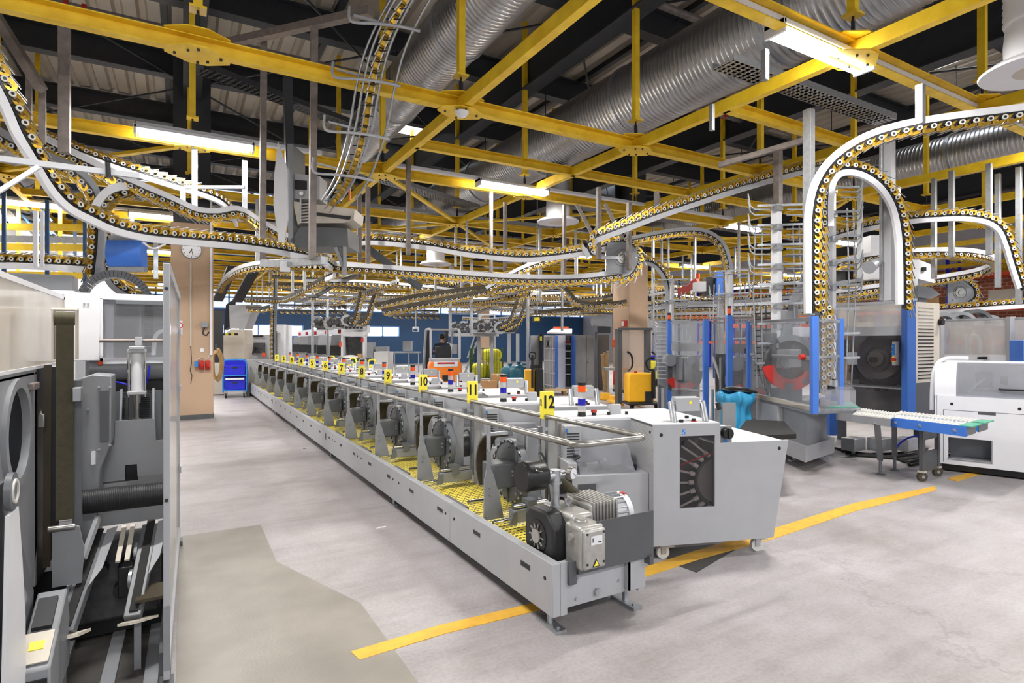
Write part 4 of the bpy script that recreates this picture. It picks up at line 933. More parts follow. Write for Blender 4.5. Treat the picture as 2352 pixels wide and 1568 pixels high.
    for yy in (.16, .3): MB().cyl((-.56, yy, .77), (-.52, yy, .79), .014, n=8).cb((-.54, yy + .03, .78), .03, .03, .03).build('hood_hinge', 'black', hd)
    MB().ball((-.3, .26, .7), .05, 6).cyl((-.45, .24, .69), (-.35, .26, .69), .04, n=12).build('inner_part', 'motor', t)
    MB().cyl((-.06, .2, .66), (-.06, .2, .70), .014, n=10).build('black_knob', 'black', t)
    for x, y in ((.12, .1), (.92, .1), (.12, .8), (.9, .42)):
        c = MB().cyl((x, y - .015, .05), (x, y + .015, .05), .05, n=18).build('caster', 'ring', t)
        MB().bx(x - .035, x + .03, y - .03, y + .03, .10, .128).bx(x - .02, x + .02, y + .018, y + .024, .04, .11).bx(x - .02, x + .02, y - .024, y - .018, .04, .11).build('caster_fork', 'zinc', c, smooth=0)
        MB().bx(x + .03, x + .09, y - .02, y + .02, .085, .095).build('brake_pedal', 'beige', c, smooth=0)
    for x in (-.5, .35): MB().bx(x, x + .05, .5, .85, 0, .3).build('rear_leg', 'mid', t, smooth=0)
    return t
def perf_mat():
    m = mat('perforated_sheet', 'A2A2A4', .45); N = m.node_tree.nodes; L = m.node_tree.links
    tc = N.new('ShaderNodeTexCoord'); mp = N.new('ShaderNodeMapping'); mp.inputs['Rotation'].default_value = (0, 0, 0); mp.inputs['Scale'].default_value = (1, 1, 1)
    L.new(tc.outputs['Object'], mp.inputs[0]); vo = N.new('ShaderNodeTexVoronoi'); vo.inputs['Scale'].default_value = 90; vo.inputs['Randomness'].default_value = 0; L.new(mp.outputs[0], vo.inputs['Vector'])
    r = N.new('ShaderNodeValToRGB'); r.color_ramp.elements[0].position = .22; r.color_ramp.elements[1].position = .3
    r.color_ramp.elements[0].color = (*lin('6E6E70'), 1); r.color_ramp.elements[1].color = (*lin('B0B0B2'), 1)
    L.new(vo.outputs[0], r.inputs[0]); L.new(r.outputs[0], N['Principled BSDF'].inputs['Base Color']); return m
M['perf'] = perf_mat()
fe = feeder()
index_kids()
def label_of(k):
    return 'grey drum station over the belt beside sign %s%s' % (NUMW[k - 1], ', hidden in part by the vacuum pump' if k == 12 else '')
for k in range(1, 13):
    Y = PY[k - 1]; o = V((3.03, 3.15 + 1.325 * (12 - k), 0))
    last = k == 12
    s_ = copy_tree(st, (0, Y, 0), 0, label_of(k), group='drum stations along the gathering conveyor') if not last else st
    f_ = copy_tree(fe, o, AR, 'light grey wheeled hopper feeder in the row behind yellow sign %s' % NUMW[k - 1], group='hopper feeders along the gathering conveyor') if not last else fe
    if last:
        st.location = (0, Y, 0); st['label'] = label_of(12); st['group'] = 'drum stations along the gathering conveyor'
        fe.location = o; fe.rotation_euler = (0, 0, AR); fe['label'] = 'light grey wheeled hopper feeder at the end of the line, with a smoked window'; fe['group'] = 'hopper feeders along the gathering conveyor'
    # number sign on the far rail
    T = Matrix.Translation(V((2.475, Y + .03, 1.05))) @ Matrix.Rotation(AR, 4, 'Z')
    t = thing('number_sign', 'yellow sign with black number %s standing on the far handrail' % NUMW[k - 1], 'sign', T=T)
    MB().bx(-.05, .05, -.035, .035, 0, .21, T).build('sign_board', 'signy', t, bev=.002)
    text_mesh(str(k), .12, T @ mv(0.002, -.0362, .125) @ Matrix.Rotation(math.pi / 2, 4, 'X') @ Matrix.Diagonal((.85, 1.15, 1, 1)), 'black', 'number', t)
    text_mesh(str(k), .07, T @ mv(-.0512, 0, .125) @ Matrix.Rotation(-math.pi / 2, 4, 'Z') @ Matrix.Rotation(math.pi / 2, 4, 'X'), 'motor', 'side_number', t)
# ================================================================ VACUUM PUMP on its bracket
b = thing('pump_bracket', 'dark grey sheet bracket carrying the vacuum pump on the conveyor end', 'bracket', (2.2, 2.62, .33))
MB().prism([(1.95, .33), (2.52, .33), (2.52, .61), (2.08, .61), (2.08, .41), (2.065, .395), (1.96, .395)], .006, mv(0, 2.626, 0) @ XZ).build('side_sheet', 'dark', b, smooth=0)
MB().bx(1.95, 2.52, 2.626, 3.08, .326, .332).build('base_sheet', 'dark', b, smooth=0)
MB().bx(1.9, 1.95, 2.64, 2.7, .27, .4).bx(2.47, 2.5, 2.6, 2.66, .29, .34).build('clip_angle', 'dark', b, smooth=0)
p = thing('vacuum_pump', 'cast metal vacuum pump with black fan housing on the conveyor end', 'pump', (2.1, 2.9, .34))
hs = MB().prism([(2.76, .34), (3.04, .34), (3.08, .40), (3.08, .58), (3.02, .635), (2.84, .635), (2.76, .56)], .11, mv(1.87, 0, 0) @ YX)
hs.build('fan_housing', 'char', p, bev=.018)
MB().arc(.0, .098, 0, 360, .004, mv(1.866, 2.93, .475) @ YX, 28).build('fan_opening', 'black', p)
fn = MB().cyl((1.862, 2.93, .475), (1.852, 2.93, .475), .042, n=24).build('fan_hub', 'alu', p)
for a in range(0, 360, 36):
    T = mv(1.861, 2.93, .475) @ YX @ Matrix.Rotation(math.radians(a), 4, 'Z')
    MB().bx(.045, .076, -.0025, .0025, -.004, .004, T).build('fan_blade', 'alu', fn, smooth=0)
MB().bx(1.975, 2.14, 2.72, 3.05, .37, .635).build('pump_body', 'alu', p, bev=.025)
MB().bx(1.945, 2.12, 2.60, 2.76, .35, .60).build('oil_box', 'alu', p, bev=.02)
op = MB().bx(1.955, 2.11, 2.575, 2.605, .36, .585).build('oil_cover', 'alu', p, bev=.014)
sc = MB()
for x in (1.975, 2.092):
    for z in (.395, .565): sc.cyl((x, 2.578, z), (x, 2.57, z), .007, n=8)
sc.build('screw', 'char', op)
MB().bx(2.0, 2.08, 2.572, 2.5755, .50, .55).m(1).bx(2.005, 2.009, 2.5705, 2.573, .515, .54).bx(2.013, 2.017, 2.5705, 2.573, .515, .54).bx(2.05, 2.073, 2.5705, 2.573, .51, .516).build('rating_plate', ['white', 'char'], op, smooth=0)
MB().prism([(2.012, .375), (2.062, .375), (2.037, .42)], .003, mv(0, 2.574, 0) @ XZ).m(1).prism([(2.02, .38), (2.054, .38), (2.037, .411)], .002, mv(0, 2.5715, 0) @ XZ).build('warning_triangle', ['black', 'signy'], op, smooth=0)
MB().lathe([(.035, 0), (.035, .01), (.03, .014), (.03, .022), (.012, .024), (0, .02)], mv(2.02, 2.69, .60), 20).build('filler_cap', 'alu', p)
MB().cyl((1.95, 2.68, .53), (1.925, 2.68, .53), .02, n=16).build('sight_plug', 'alu', p)
MB().cyl((1.98, 2.66, .36), (1.98, 2.66, .32), .02, n=12).build('drain', 'alu', p)
MB().arc(.014, .023, 0, 360, .01, mv(2.07, 2.9, .665) @ XZ, 20).cyl((2.07, 2.895, .63), (2.07, 2.895, .645), .012, n=10).build('lifting_eye', 'zinc', p)
fb = MB().bx(2.14, 2.34, 2.76, 3.02, .42, .665)
fb.build('fin_block', 'alu', p, bev=.015)
for i in range(8):
    x = 2.155 + i * .025; MB().bx(x, x + .012, 2.745, 3.03, .43, .675).build('cooling_fin', 'alu', p, bev=.003)
mo = MB().cyl((2.34, 2.89, .545), (2.47, 2.89, .545), .112, n=28).build('motor', 'white', p)
for a in range(0, 360, 15):
    c, s = math.cos(math.radians(a)), math.sin(math.radians(a))
    MB().bar((2.345, 2.89 + .118 * s, .545 + .118 * c), (2.455, 2.89 + .118 * s, .545 + .118 * c), .006, .022, up=(0, s, c)).build('motor_fin', 'zinc', mo, smooth=0)
MB().lathe([(.125, 0), (.125, .04), (.1, .055), (0, .058)], mv(2.455, 2.89, .545) @ Matrix.Rotation(math.pi / 2, 4, 'Y'), 28).build('motor_cap', 'white', mo)
MB().bx(2.468, 2.49, 2.83, 2.88, .668, .6715).build('red_mark', 'red', mo)
# intake filter with gauge
cx, cyy = 2.0, 2.93
ip = MB().cyl((cx, cyy, .63), (cx, cyy, .79), .026, n=18).cyl((cx, cyy, .63), (cx, cyy, .642), .034, n=18).build('intake_pipe', 'zinc', p)
MB().cyl((cx, cyy, .77), (cx, cyy, .86), .034, n=18).cyl((cx - .06, cyy, .825), (cx + .06, cyy, .825), .031, n=18).cyl((cx, cyy, .775), (cx, cyy, .79), .042, n=18).build('tee_fitting', 'zinc', p)
MB().lathe([(0, 0), (.088, .0), (.094, .012), (.094, .03), (.09, .034), (.09, .14), (.08, .16), (.035, .17), (.035, .19), (0, .19)], mv(cx - .235, cyy + .02, .835) @ Matrix.Rotation(math.pi / 2, 4, 'Y'), 32).build('filter_canister', 'black', p)
MB().tube([(cx - .19, cyy - .06, .91), (cx - .15, cyy - .07, .90), (cx - .15, cyy - .085, .88), (cx - .19, cyy - .08, .89)], .004, 6, True).build('filter_clip', 'steel', p)
gd = V((.35, -.93, .0)).normalized(); gc = V((cx + .085, cyy - .03, .835))
ga = MB().cyl(gc, gc + gd * .03, .04, n=24).cyl(gc - gd * .0 + V((-.05, .01, -.008)), gc + gd * .012, .014, n=10).build('pressure_gauge', 'steel', p)
MB().cyl(gc + gd * .0305, gc + gd * .032, .034, n=24).build('dial', 'white', ga)
MB().bar(gc + gd * .033 + V((-.015, 0, .015)), gc + gd * .033 + V((.02, .006, -.018)), .004, .002).build('needle', 'black', ga)
MB().tube(crom([(2.05, 3.1, .8), (2.14, 3.06, .74), (2.22, 3.02, .66), (2.28, 3.06, .58)], 5), .03, 12).build('hose', 'olive', p)
# ================================================================ PANELLED MACHINE BESIDE THE AISLE
# guard fence
t = thing('guard_fence', 'lilac grey framed guard screen with streaky clear pane along the aisle', 'fence', (-.04, 3.18, 0))
FN, FF = V((-.06, 3.18, 0)), V((-.02, 5.38, 0))
MB().bx(-.074, -.046, 3.16, 3.19, .05, 2.02).build('near_post', 'grey', t, bev=.003)
MB().bx(-.033, -.008, 5.36, 5.40, .03, 2.02).build('far_post', 'grey', t, bev=.003)
MB().bar(FN + UP * 2.0, FF + UP * 2.0, .03, .05).build('top_rail', 'grey', t, smooth=0)
MB().bar(FN + UP * .12, FF + UP * .12, .03, .06).build('bottom_rail', 'grey', t, smooth=0)
MB().bar(FN + UP * 1.06, FF + UP * 1.06, .005, 1.84).build('clear_pane', 'milk', t, smooth=0)
for z in (.35, .9, 1.9): MB().cyl((-.06, 3.161, z), (-.06, 3.152, z), .008, n=8).build('bolt', 'char', t)
for z in (.6, 1.25, 1.7): MB().bx(-.01, -.0, 5.3, 5.34, z, z + .05).build('hinge', 'zinc', t, smooth=0)
MB().bx(-.072, -.046, 3.15, 3.16, .1, .4).build('kick_plate', 'mid', t, smooth=0)
for c in (FN, FF): MB().bx(c.x - .03, c.x + .03, c.y - .05, c.y + .05, 0, .04).build('foot', 'dark', t, smooth=0)
# --- the big inserter machine: one thing
m = thing('inserting_machine', 'large grey machine with hazy side cover, oval opening and white cabinet door beside the aisle', 'machine', (-.7, 3.6, 0))
XS = -.62
# hull face (plane X = XS) with a round opening at Y 3.21, z 1.26
def hull():
    mb = MB(); n = 32; cy_, cz_, R = 3.21, 1.255, .205
    out = []
    Y0_, Y1_, Z0_, Z1_ = 2.2, 3.63, .45, 1.50
    for i in range(n):
        a = 2 * math.pi * i / n; c, s = math.cos(a), math.sin(a)
        k = min((Y1_ - cy_) / c if c > 1e-6 else ((Y0_ - cy_) / c if c < -1e-6 else 9), (Z1_ - cz_) / s if s > 1e-6 else ((Z0_ - cz_) / s if s < -1e-6 else 9))
        out.append((XS, cy_ + k * c, cz_ + k * s))
    inn = [(XS, cy_ + R * math.cos(2 * math.pi * i / n), cz_ + R * math.sin(2 * math.pi * i / n)) for i in range(n)]
    mb.add(out + inn, [(i, (i + 1) % n, n + (i + 1) % n, n + i) for i in range(n)])
    mb.bx(XS - .9, XS, 3.6, 3.63, .45, 1.50); mb.bx(XS - .9, XS, 2.2, 3.63, 1.49, 1.515)
    return mb.build('hull', 'mid', m, smooth=0)
h_ = hull()
MB().arc(.195, .235, 0, 360, .03, mv(XS - .012, 3.21, 1.255) @ YX, 40).build('opening_rim', 'mid', h_)
MB().bx(XS - .26, XS - .24, 2.2, 3.6, .6, 1.48).build('inner_wall', 'black', m, smooth=0)
c = MB()
for i in range(9): c.bar((XS - .2, 3.12 + .03 * i, 1.36 - .04 * i), (XS - .1, 3.16 + .03 * i, 1.36 - .04 * i), .012, .006)
c.build('inner_pin', 'zinc', m, smooth=0)
MB().bx(XS - .003, XS + .025, 3.44, 3.56, 1.42, 1.455).build('door_handle', 'primer', m, bev=.006)
MB().bx(XS - .01, XS, 2.2, 4.4, 1.525, 1.91).build('side_cover', 'milk2', m, smooth=0)
MB().bx(XS - .5, XS + .004, 2.2, 4.4, 1.905, 1.93).bx(XS - .014, XS + .006, 2.2, 4.4, 1.515, 1.53).build('cover_rail', 'white', m, smooth=0)
MB().bx(XS - .03, XS + .004, 4.37, 4.4, 1.5, 1.92).build('cover_post', 'beige', m, smooth=0)
MB().bx(XS - .8, XS - .3, 2.4, 4.4, 1.5, 1.8).build('covered_parts', 'beige', m, bev=.05)
# white cabinet with window at Y 4.4
MB().bx(XS, -.44, 4.40, 4.43, 1.53, 1.945).build('white_door', 'white', m, bev=.004)
wf = MB().bx(-.44, -.07, 4.40, 4.43, 1.915, 1.945).bx(-.44, -.425, 4.40, 4.43, 1.53, 1.92).bx(-.44, -.07, 4.40, 4.43, 1.53, 1.545).build('window_surround', 'white', m, smooth=0)
MB().bx(-.42, -.07, 4.41, 4.415, 1.545, 1.915).build('clear_window', 'clearp', m, smooth=0)
MB().bx(-.36, -.07, 4.385, 4.4, 1.885, 1.915).build('dark_latch_bar', 'slate', m, bev=.004)
for x in (-.52, -.5): MB().cyl((x, 4.4, 1.885), (x, 4.392, 1.885), .006, n=8).build('bolt', 'zinc', m)
MB().bx(-.9, -.07, 4.43, 5.9, 1.94, 1.955).build('cabinet_top', 'white', m, smooth=0)
MB().bx(-.42, -.38, 4.5, 4.55, 1.53, 1.93).bx(-.25, -.24, 4.7, 4.72, 1.53, 1.93).build('inner_upright', 'grey', m, smooth=0)
MB().bx(-.62, -.09, 5.3, 5.34, 1.3, 1.94).build('inner_panel', 'grey', m, smooth=0)
MB().bx(-.22, -.1, 5.2, 5.28, 1.78, 1.9).build('inner_box', 'mid', m, smooth=0)
MB().cyl((-.44, 4.36, 1.655), (-.07, 4.36, 1.655), .012, n=10).build('round_bar', 'primer', m)
MB().tube(crom([(-.16, 4.5, 1.56), (-.15, 4.5, 1.68), (-.11, 4.5, 1.72), (-.07, 4.5, 1.70)], 5), .014, 8).build('white_hose', 'white', m)
# back body with vents, pipes
MB().bx(-.5, -.07, 4.55, 4.6, .45, 1.53).build('back_wall', 'mid', m, smooth=0)
MB().cyl((-.5, 4.5, 1.47), (-.07, 4.5, 1.47), .07, n=20).build('grey_drum_cover', 'mid', m)
MB().bx(-.5, -.07, 4.52, 4.55, 1.33, 1.39).build('navy_strip', 'char', m, smooth=0)
for xa, xb in ((-.46, -.3), (-.26, -.16)):
    v = MB().bx(xa, xb, 4.52, 4.55, 1.13, 1.31).build('vent_frame', 'slate', m, bev=.01)
    sl = MB()
    for i in range(10): sl.bx(xa + .02, xb - .02, 4.51, 4.525, 1.15 + i * .014, 1.156 + i * .014)
    sl.build('vent_slat', 'char', v, smooth=0)
MB().bx(-.455, -.43, 4.42, 4.45, 1.50, 1.535).build('orange_lamp', 'redor', m, bev=.005)
MB().cyl((-.48, 4.3, .98), (-.07, 4.3, .98), .014, n=10).build('copper_bar', 'brown', m)
MB().bx(-.48, -.3, 4.1, 4.3, .86, .92).bx(-.48, -.28, 4.05, 4.32, .80, .83).build('tray', 'grey', m, bev=.008)
MB().tube(crom([(-.5, 4.4, 1.39), (-.35, 4.35, 1.395), (-.22, 4.25, 1.36), (-.18, 4.2, 1.42), (-.17, 4.2, 1.5)], 5), .006, 6).build('blue_tube', 'royal', m)
# grey upright cabinet behind the belt
MB().prism([(-.505, .55), (-.40, .55), (-.385, .95), (-.335, 1.1), (-.335, 1.46), (-.42, 1.47), (-.505, 1.44)], .25, mv(0, 4.1, 0) @ XZ).build('upright_box', 'mid', m, bev=.006)
MB().bx(-.385, -.345, 3.84, 3.852, 1.10, 1.38).build('dark_hatch', 'dark', m, smooth=0)
for x, z in ((-.39, 1.40), (-.34, 1.40), (-.39, 1.06), (-.34, 1.08), (-.47, 1.3), (-.44, 1.28)): MB().cyl((x, 3.85, z), (x, 3.84, z), .007, n=8).build('bolt', 'zinc', m)
MB().bx(-.425, -.405, 3.843, 3.85, .98, 1.05).build('small_label', 'white', m, smooth=0)
# belt loop with its roller
MB().bar((-.505, 3.60, .76), (-.503, 3.60, 1.76), .07, .012, up=(0, 1, 0)).build('canvas_belt', 'olive', m, smooth=0)
MB().cyl((-.545, 3.61, 1.765), (-.462, 3.61, 1.765), .034, n=18).build('belt_roller', 'olive', m)
b = MB()
for x in (-.552, -.458): b.bx(x - .004, x + .004, 3.59, 3.65, 1.56, 1.81)
b.cyl((-.56, 3.61, 1.81), (-.45, 3.61, 1.81), .008, n=8).build('roller_bracket', 'beige', m, smooth=0)
MB().bar((-.462, 3.66, .6), (-.462, 3.66, 1.45), .03, .04).build('belt_post', 'slate', m, smooth=0)
MB().bx(-.47, -.435, 3.56, 3.64, 1.35, 1.42).build('belt_clamp', 'zinc', m, bev=.004)
# black door frame with padlock
MB().bx(XS - .005, XS + .002, 3.64, 4.02, .45, 1.52).build('black_door', 'black', m, smooth=0)
MB().bar((XS + .025, 3.72, .5), (XS + .03, 3.72, 1.53), .012, .03).build('bronze_strip', 'brown', m, smooth=0)
MB().bar((XS + .045, 3.74, .55), (XS + .05, 3.74, 1.52), .02, .05).build('dark_strip', 'char', m, smooth=0)
pl_ = MB().bx(XS + .003, XS + .03, 3.635, 3.665, 1.22, 1.29).build('padlock', 'steel', m, bev=.005)
MB().arc(.010, .016, 0, 180, .008, mv(XS + .012, 3.65, 1.29) @ YX, 10).build('shackle', 'chrome', pl_)
# pneumatic cylinder
pc = MB().cyl((-.235, 4.2, 1.345), (-.235, 4.2, 1.59), .033, n=20).build('air_cylinder', 'white', m)
for z in (1.335, 1.59): MB().bx(-.285, -.185, 4.16, 4.24, z - .01, z + .012).build('cylinder_flange', 'grey', pc, bev=.004)
for x in (-.277, -.193): MB().cyl((x, 4.17, 1.31), (x, 4.17, 1.6), .007, n=8).build('tie_rod', 'chrome', pc)
MB().cyl((-.235, 4.2, 1.27), (-.235, 4.2, 1.34), .02, n=14).cyl((-.235, 4.2, 1.17), (-.235, 4.2, 1.28), .012, n=12).cyl((-.235, 4.2, 1.13), (-.235, 4.2, 1.18), .024, n=12).build('piston_rod', 'steel', pc)
MB().cyl((-.32, 4.2, 1.15), (-.15, 4.2, 1.15), .011, n=10).bar((-.32, 4.2, 1.12), (-.315, 4.22, 1.36), .02, .012).bar((-.15, 4.2, 1.12), (-.15, 4.22, 1.36), .02, .012).build('lever_link', 'zinc', m)
MB().bx(-.255, -.215, 4.32, 4.36, 1.62, 1.68).bx(-.275, -.195, 4.15, 4.3, 1.60, 1.62).build('cylinder_mount', 'grey', pc, bev=.004)
for x in (-.345, -.135): MB().bar((x, 4.26, .88), (x, 4.26, 1.34), .03, .05).build('chute_post', 'slate', m, smooth=0)
# chute plate
MB().prism([(-.445, .84), (-.285, .845), (-.282, .93), (-.225, .93), (-.222, .855), (-.08, .86), (-.08, 1.06), (-.13, 1.06), (-.135, 1.19), (-.33, 1.19), (-.335, 1.05), (-.435, 1.045)], .012, mv(0, 4.03, 0) @ XZ).build('chute_plate', 'mid', m, smooth=0)
MB().bx(-.285, -.22, 4.05, 4.06, .83, .95).build('chute_gap', 'black', m, smooth=0)
# dark ribbed roller
rp = [(.062, 0)]
for i in range(46): rp += [(.062, .005 + i * .008), (.0635, .007 + i * .008), (.0635, .011 + i * .008), (.062, .0125 + i * .008)]
MB().lathe(rp + [(.062, .38)], mv(-.455, 3.76, .80) @ Matrix.Rotation(math.pi / 2, 4, 'Y'), 28).build('ribbed_roller', 'char', m)
MB().cyl((-.475, 3.76, .80), (-.455, 3.76, .80), .045, n=20).build('roller_bearing', 'ring', m)
# grey cheek under the belt and discharge box
MB().prism([(-.545, .45), (-.43, .45), (-.42, .62), (-.44, .73), (-.49, .75), (-.545, .72)], .02, mv(0, 3.56, 0) @ XZ).build('cheek_plate', 'mid', m, smooth=0)
MB().cyl((-.56, 3.54, .735), (-.455, 3.54, .735), .016, n=12).build('cheek_bar', 'steel', m)
MB().bar((-.43, 3.6, .55), (-.38, 3.72, .72), .02, .03).build('cheek_arm', 'grey', m, smooth=0)
MB().bx(-1.3, -.07, 3.9, 4.5, .02, .42).build('dark_underbody', 'black', m, smooth=0)
MB().bx(-.5, -.1, 3.82, 3.9, .12, .5).build('gear_area', 'motor', m, bev=.02)
for x, z in ((-.38, .42), (-.28, .3), (-.2, .45), (-.3, .52)): MB().cyl((x, 3.83, z), (x, 3.74, z), .04, n=16).build('pulley', 'char', m)
MB().bx(-.29, -.22, 3.64, 3.8, .3, .46).build('gear_box', 'black', m, bev=.006)
# triangular side plate, silver guard and yellow marked box low down near the camera
MB().prism([(2.62, .28), (3.30, .28), (3.34, .52), (3.18, .72), (2.86, 1.12), (2.62, 1.12)], .02, mv(XS + .02, 0, 0) @ YX).build('arm_plate', 'slate', m, smooth=0)
MB().arc(.0, .07, 0, 360, .02, mv(XS + .06, 2.79, 1.09) @ YX, 28).build('pivot_disc', 'slate', m)
MB().arc(.036, .046, 0, 360, .006, mv(XS + .08, 2.79, 1.09) @ YX, 28).build('pivot_ring', 'ring', m)
MB().prism([(2.62, .1), (2.90, .1), (2.96, .3), (2.95, .55), (2.90, .8), (2.84, 1.02), (2.70, 1.02)], .012, mv(XS + .07, 0, 0) @ YX).build('silver_guard', 'white', m, smooth=0)
MB().arc(.0, .13, 20, 200, .012, mv(XS + .045, 3.0, .52) @ YX, 24).build('sector_plate', 'mid', m, smooth=0)
bx_ = MB().prism([(2.95, .12), (3.42, .12), (3.44, .30), (3.36, .50), (2.95, .33)], .11, mv(XS + .05, 0, 0) @ YX).build('discharge_box', 'mid', m, bev=.008)
MB().bar((XS + .1, 2.97, .349), (XS + .1, 3.12, .411), .1, .006).build('plate', 'beige', bx_, smooth=0); MB().bar((XS + .1, 3.03, .3765), (XS + .1, 3.07, .394), .05, .008).build('yellow_sticker', 'signy', bx_, smooth=0)
MB().bar((XS + .1, 3.14, .42), (XS + .1, 3.3, .485), .07, .02).build('spring_pack', 'char', bx_, smooth=0)
MB().bx(XS + .06, XS + .15, 2.94, 2.952, .23, .29).build('bolt_plate', 'black', bx_, smooth=0)
for x in (XS + .07, XS + .14): MB().cyl((x, 2.945, .26), (x, 2.932, .26), .009, n=8).build('bolt', 'zinc', bx_)
# delivery arms with belts running down towards the floor
def arm(a, b, wd, lb):
    a, b = V(a), V(b); d = (b - a).normalized(); s = d.cross(UP).normalized()
    o = MB().bar(a, b, wd, .05).build('delivery_arm', 'slate', m, bev=.004)
    MB().bar(a + UP * .035 - s * .004, b + UP * .035 - s * .004, wd * .5, .012).build('arm_belt', 'rubber', o, smooth=0)
    for f in (.25, .55): MB().cyl(a.lerp(b, f) + s * (wd * .5) - UP * .02, a.lerp(b, f) + s * (wd * .5 + .015) - UP * .02, .05, n=18).build('arm_pulley', 'zinc', o)
    MB().add([a - s * wd * .5 + UP * .03, a - s * (wd * .5 + .05) + UP * .045, a.lerp(b, .45) - s * (wd * .5 + .04) + UP * .04, a.lerp(b, .62) - s * wd * .5 + UP * .03,
              a - s * wd * .5 + UP * .026, a - s * (wd * .5 + .05) + UP * .041, a.lerp(b, .45) - s * (wd * .5 + .04) + UP * .036, a.lerp(b, .62) - s * wd * .5 + UP * .026],
             [(0, 1, 2, 3), (7, 6, 5, 4), (0, 4, 5, 1), (1, 5, 6, 2), (2, 6, 7, 3), (3, 7, 4, 0)]).build('guide_wing', 'grey', o, smooth=0)
    return o
o1 = arm((-.385, 3.80, .60), (-.475, 3.40, .27), .075, '')
MB().prism([(-.57, .0), (-.52, .03), (-.46, .03), (-.41, .06), (-.39, .07), (-.43, -.03), (-.5, -.04)], .014, mv(.01, 3.37, .26) @ Matrix.Rotation(-.25, 4, 'X')).build('arm_tip', 'beige', o1, smooth=0)
o2 = arm((-.15, 3.85, .60), (-.21, 3.42, .27), .075, '')
MB().prism([(-.27, .0), (-.24, .05), (-.14, .07), (-.10, .05), (-.16, -.0), (-.22, -.03)], .012, mv(.0, 3.38, .26) @ Matrix.Rotation(-.25, 4, 'X')).build('arm_tip', 'beige', o2, smooth=0)
for x in (-.275, -.235): MB().bar((x, 3.86, .62), (x - .012, 3.62, .50), .022, .012).build('short_finger', 'beige', m, smooth=0)
MB().bx(-.2, -.08, 3.42, 3.62, .22, .235, mv(0, 0, .12) @ Matrix.Rotation(.0, 4, 'X')).build('catch_tray', 'brown', m, smooth=0)
for x, y in ((-.49, 3.42), (-.19, 3.45)): MB().bar((x, y, .0), (x, y, .25), .03).build('arm_foot', 'mid', m, smooth=0)
MB().bar((-.07, 3.3, .06), (-.07, 4.5, .06), .05, .12).build('base_rail', 'dark', m, smooth=0)
for x in (-.55, -.32, -.14): MB().bar((x, 2.2, .012), (x + .02, 3.9, .012), .06, .02).build('floor_rail', 'mid', m, smooth=0)
MB().bx(-1.4, XS - .03, 2.3, 3.6, .02, .46).build('machine_base', 'dark', m, smooth=0)
# things standing behind that machine
t = thing('energy_chain', 'dark ribbed energy chain arching over the white cabinet', 'energy chain', (-.5, 5.0, 1.5))
mb = MB(); cz = 1.93
for i in range(27):
    a = 180 - i * 180 / 26; T = mv(-.40, 4.95, cz) @ XZ
    mb.arc(.172, .222, a - 3.1, a + 3.1, .13, T @ mv(0, 0, -.065), 1)
for i in range(8): mb.bx(-.622, -.572, 4.885, 5.015, cz - .045 * (i + 1), cz - .045 * i - .004); mb.bx(-.228, -.178, 4.885, 5.015, cz - .045 * (i + 1), cz - .045 * i - .004)
mb.build('chain_link', 'char', t, smooth=0)
t = thing('control_cabinet', 'white control cabinet partly hidden behind the energy chain', 'cabinet', (-1.6, 6.6, 0))
MB().bx(-2.3, -.85, 6.6, 7.2, 0, 2.12).build('body', 'white', t, bev=.01)
MB().bx(-1.62, -.98, 6.585, 6.6, 1.93, 2.1).build('label_plate', 'grey', t, smooth=0)
text_mesh('L', .13, mv(-1.54, 6.583, 2.02) @ Matrix.Rotation(math.pi / 2, 4, 'X'), 'black', 'lettering', t)
MB().bx(-.85, -.7, 6.7, 7.1, 0, 2.1).build('side_strip', 'grey', t, smooth=0)
tag(MB().bx(-5, -1.0, 7.6, 8.0, 1.9, 2.35).bx(-4.9, -4.7, 7.7, 7.9, 0, 1.9).bx(-1.3, -1.1, 7.7, 7.9, 0, 1.9).build('grey_gantry', 'mid', smooth=0), 'long grey gantry beam behind the white cabinet', 'gantry')
t = thing('cover_plate', 'blue curved cover plate under the clip chains', 'cover', at(292, 585, 6.7))
a, b = at(252, 553, 6.7), at(332, 612, 6.7)
T = frame((a + b) / 2, FWD); W_, H_ = (b - a).dot(RGT), a.z - b.z
MB().prism([(.05, -H_ / 2), (-.03, -H_ / 2), (-.07, -H_ / 4), (-.08, 0), (-.07, H_ / 3), (-.05, H_ / 2), (.05, H_ / 2)], W_, T @ Matrix(((0, 0, 1, -W_ / 2), (1, 0, 0, 0), (0, 1, 0, 0), (0, 0, 0, 1)))).build('blue_sheet', 'blue', t, smooth=50)
for z_ in (H_ / 2, -H_ / 2 - .06): MB().bx(-W_ / 2, W_ / 2, -.02, .06, z_, z_ + .06, T).build('grey_edge', 'mid', t, smooth=0)
MB().bar((T @ V((0, .08, H_ / 2 + .05))), (T @ V((0, .08, .45))), .05).build('hanger', 'zinc', t, smooth=0)
